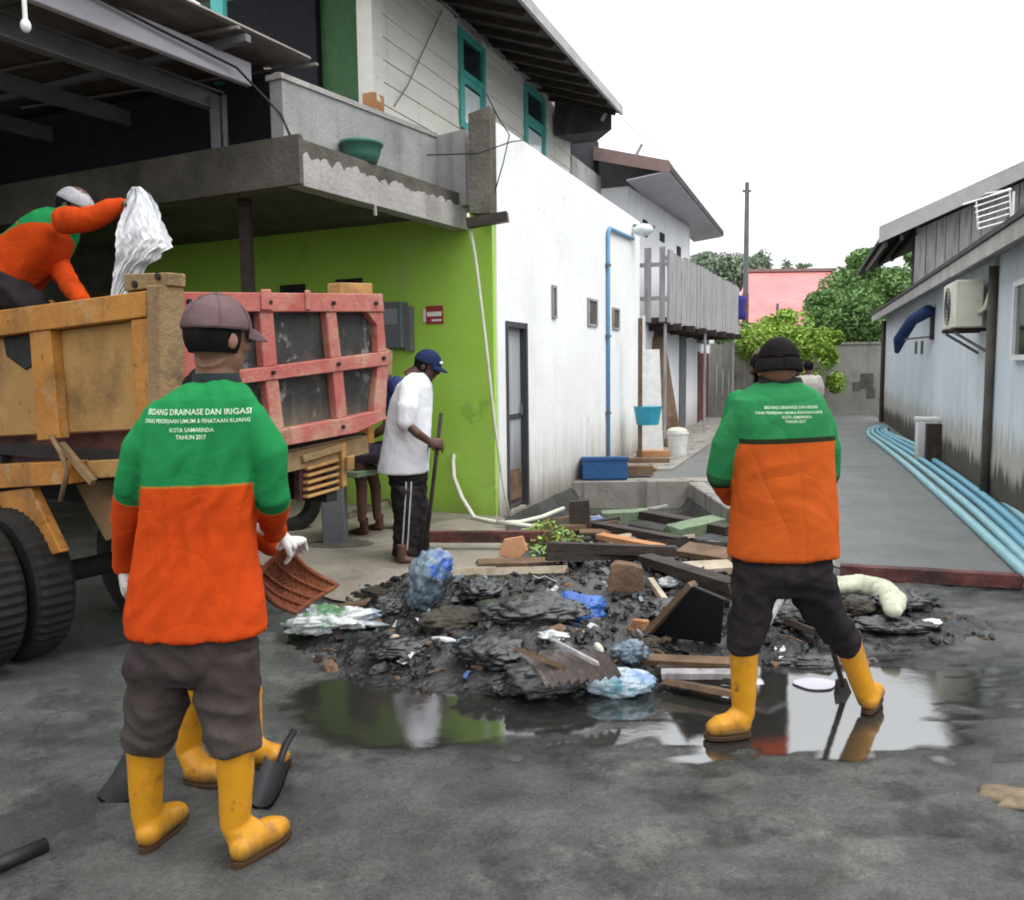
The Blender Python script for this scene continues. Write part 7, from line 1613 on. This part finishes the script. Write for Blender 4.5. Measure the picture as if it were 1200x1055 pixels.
# black rubber pipe in the near left corner, dry leaf patch on the right
p0_, p1_ = G(-40, 1030, .025), G(54, 990, .025)
pipe_thing('rubber_pipe', [p0_, p0_.lerp(p1_, .5), p1_], .024, K['black_plastic'], 'black rubber pipe end lying on the road by the truck wheel side', 'pipe', 14)
K['silt'] = M('tan_silt', [(.15, .11, .065), (.22, .165, .1)], 6, (.7, .9), .3, 30, dirt=[((.09, .075, .05), 7, .5, .66, .8)])
c = G(1190, 935); rnd = random.Random(8)
mb = MB(); n = 40; rg = []
for r_, z0 in ((1.0, -.006), (.85, .004), (.5, .011), (.1, .014)):
    rg.append([Vector((c.x + .12 * r_ * math.cos(a) * (1 + .25 * math.sin(3 * a + 1) + .12 * math.sin(7 * a)), c.y + .09 * r_ * math.sin(a) * (1 + .2 * math.sin(4 * a)), z0 + ground_z(c.x, c.y))) for a in [2 * math.pi * i / n for i in range(n)]])
mb.loft(rg); o = mb.build('silt_patch', K['silt'], smooth=True); tag(o, 'patch of tan silt on the road', 'silt', kind='stuff')

# broken timber offcuts filling the drain
rnd = random.Random(44)
for k in range(34):
    px, py = rnd.uniform(672, 850), rnd.uniform(598, 662); z0 = rnd.uniform(-.08, .06); a = G(px, py, z0); L_ = rnd.uniform(.15, .5); an_ = rnd.uniform(-.5, .5) + (math.pi if rnd.random() < .5 else 0)
    b = a + Vector((math.cos(an_) * L_, math.sin(an_) * L_, rnd.uniform(-.06, .1))); w_, th = rnd.uniform(.03, .1), rnd.uniform(.015, .05)
    if b.x > 2.15 or b.x < .1 or a.x < .15: continue
    mb = MB(); mb.beam(a, b, w_, th, up=(rnd.uniform(-.3, .3), rnd.uniform(-.3, .3), 1), w2=w_ * rnd.uniform(.7, 1.1), h2=th * rnd.uniform(.7, 1.2))
    wk = rnd.choice(('wood_dark', 'wood_dark', 'wood_brown', 'wood_grey', 'wood_orange', 'wood_pale')); o = mb.build('timber_offcut', K[wk], loc=a.lerp(b, .5), bevel=.003)
    tag(o, 'small broken ' + {'wood_dark': 'black wet', 'wood_brown': 'brown', 'wood_grey': 'grey', 'wood_orange': 'orange', 'wood_pale': 'pale cream'}[wk] + ' timber offcut thrown into the drain in front of the kerb', 'timber', {'wood_dark': 'black', 'wood_brown': 'brown', 'wood_grey': 'grey', 'wood_orange': 'orange', 'wood_pale': 'pale'}[wk] + ' offcuts piled in the drain')

# sticks, strips and shreds trodden into the sludge
mb = MB(); rnd = random.Random(52); cnt = 0
while cnt < 420:
    x, y = rnd.uniform(-1.1, 2.5), rnd.uniform(3.8, 6.9)
    if heap_z(x, y) < .0: continue
    a_ = rnd.uniform(0, math.pi); L_ = rnd.uniform(.03, .16); d_ = Vector((math.cos(a_), math.sin(a_), rnd.uniform(-.15, .3))) * L_; p = Vector((x, y, top_z(x, y) + .006))
    if rnd.random() < .6: mb.tube([p - d_ * .5, p + Vector((0, 0, .008)), p + d_ * .5], rnd.uniform(.0025, .007), 5, mi=rnd.choice((0, 0, 1, 2)))
    else:
        sd = Vector((-d_.y, d_.x, rnd.uniform(-.02, .03))) * rnd.uniform(.15, .5); pts = []
        for lay in (0, 1):
            for t in range(5):
                c = p - d_ * .5 + d_ * (t / 4) + Vector((0, 0, .012 * math.sin(t * 2.1 + cnt) + .008 - lay * .002)); pts += [c - sd * .6, c + sd * (.5 + .15 * math.cos(t * 2.2))]
        mb.add(pts, [(2 * t + 10 * lay, 2 * t + 1 + 10 * lay, 2 * t + 3 + 10 * lay, 2 * t + 2 + 10 * lay) for lay in (0, 1) for t in range(4)], rnd.choice((0, 0, 0, 3, 4, 2, 2)))
    cnt += 1
o = mb.build('litter_shreds', [K['wood_dark'], K['wood_brown'], K['sack_mud'], K['bag_white'], K['bag_clear']]); tag(o, 'sticks, strips and plastic shreds trodden into the black mud', 'litter', kind='stuff')
for i_, (px, py, rx, ry, rz, mt, yw, lab) in enumerate((
    (450, 715, .1, .08, .06, 'sack_mud', .2, 'small black muddy bag left of the brown sack'), (575, 760, .16, .1, .07, 'sack_mud', -.2, 'rounded black sludge-covered bag in front of the long black sack'),
    (470, 772, .14, .08, .05, 'sack_mud', .1, 'low black muddy bag at the left toe of the heap'), (560, 690, .12, .1, .07, 'sack_mud', .4, 'dark muddy bag right of the big milky bag'),
    (600, 805, .1, .06, .04, 'sack_mud', .4, 'flat black rag at the water edge in front of the heap'), (790, 715, .16, .09, .06, 'sack_mud', .1, 'dark muddy bag under the slanting black panel'),
    (940, 725, .2, .09, .06, 'sack_mud', -.1, 'long muddy bag behind the legs of the man in the puddle'), (1060, 715, .16, .08, .05, 'sack_mud', .1, 'dark muddy lump right of the pale sack'),
    (1040, 742, .2, .07, .04, 'sack_mud', -.1, 'flat dark sludge-covered rag in front of the pale sack'), (960, 770, .2, .07, .035, 'sack_mud', 0, 'flat black rag at the far edge of the bright puddle'),
    (425, 722, .08, .06, .05, 'bag_white', .3, 'crumpled dirty white bag behind the printed rubbish bag'), (486, 768, .045, .03, .025, 'bag_white', .3, 'small grey-white torn wrapper low on the left slope'),
    (548, 776, .05, .035, .025, 'bag_clear', .3, 'small bluish wrapper on the front slope below the brown sack'), (648, 742, .07, .04, .03, 'bag_white', -.4, 'torn whitish wrapper behind the ribbed sheet'),
    (760, 755, .05, .04, .03, 'sack_brown', .3, 'brown muddy rag right of the orange splinter'), (880, 795, .06, .04, .02, 'bag_white', .3, 'wet white wrapper beside the left yellow boot'))):
    bag('muddy_bag', lab, 'bag', px, py, rx * 1.1, ry * 1.15, rz * (.95 if mt.startswith('sack') else .75), mt, 30.3 + i_ * 2.7, yw, 1.25, .5)
pipe_thing('overhead_wire', [D(728, 138, 16.5), D(790, 195, 20), D(873, 218, 26)], .007, K['steel_grey'], 'thin overhead wire from the main roof to the utility pole', 'wire', 5)
scene.cycles.filter_width = 1.9
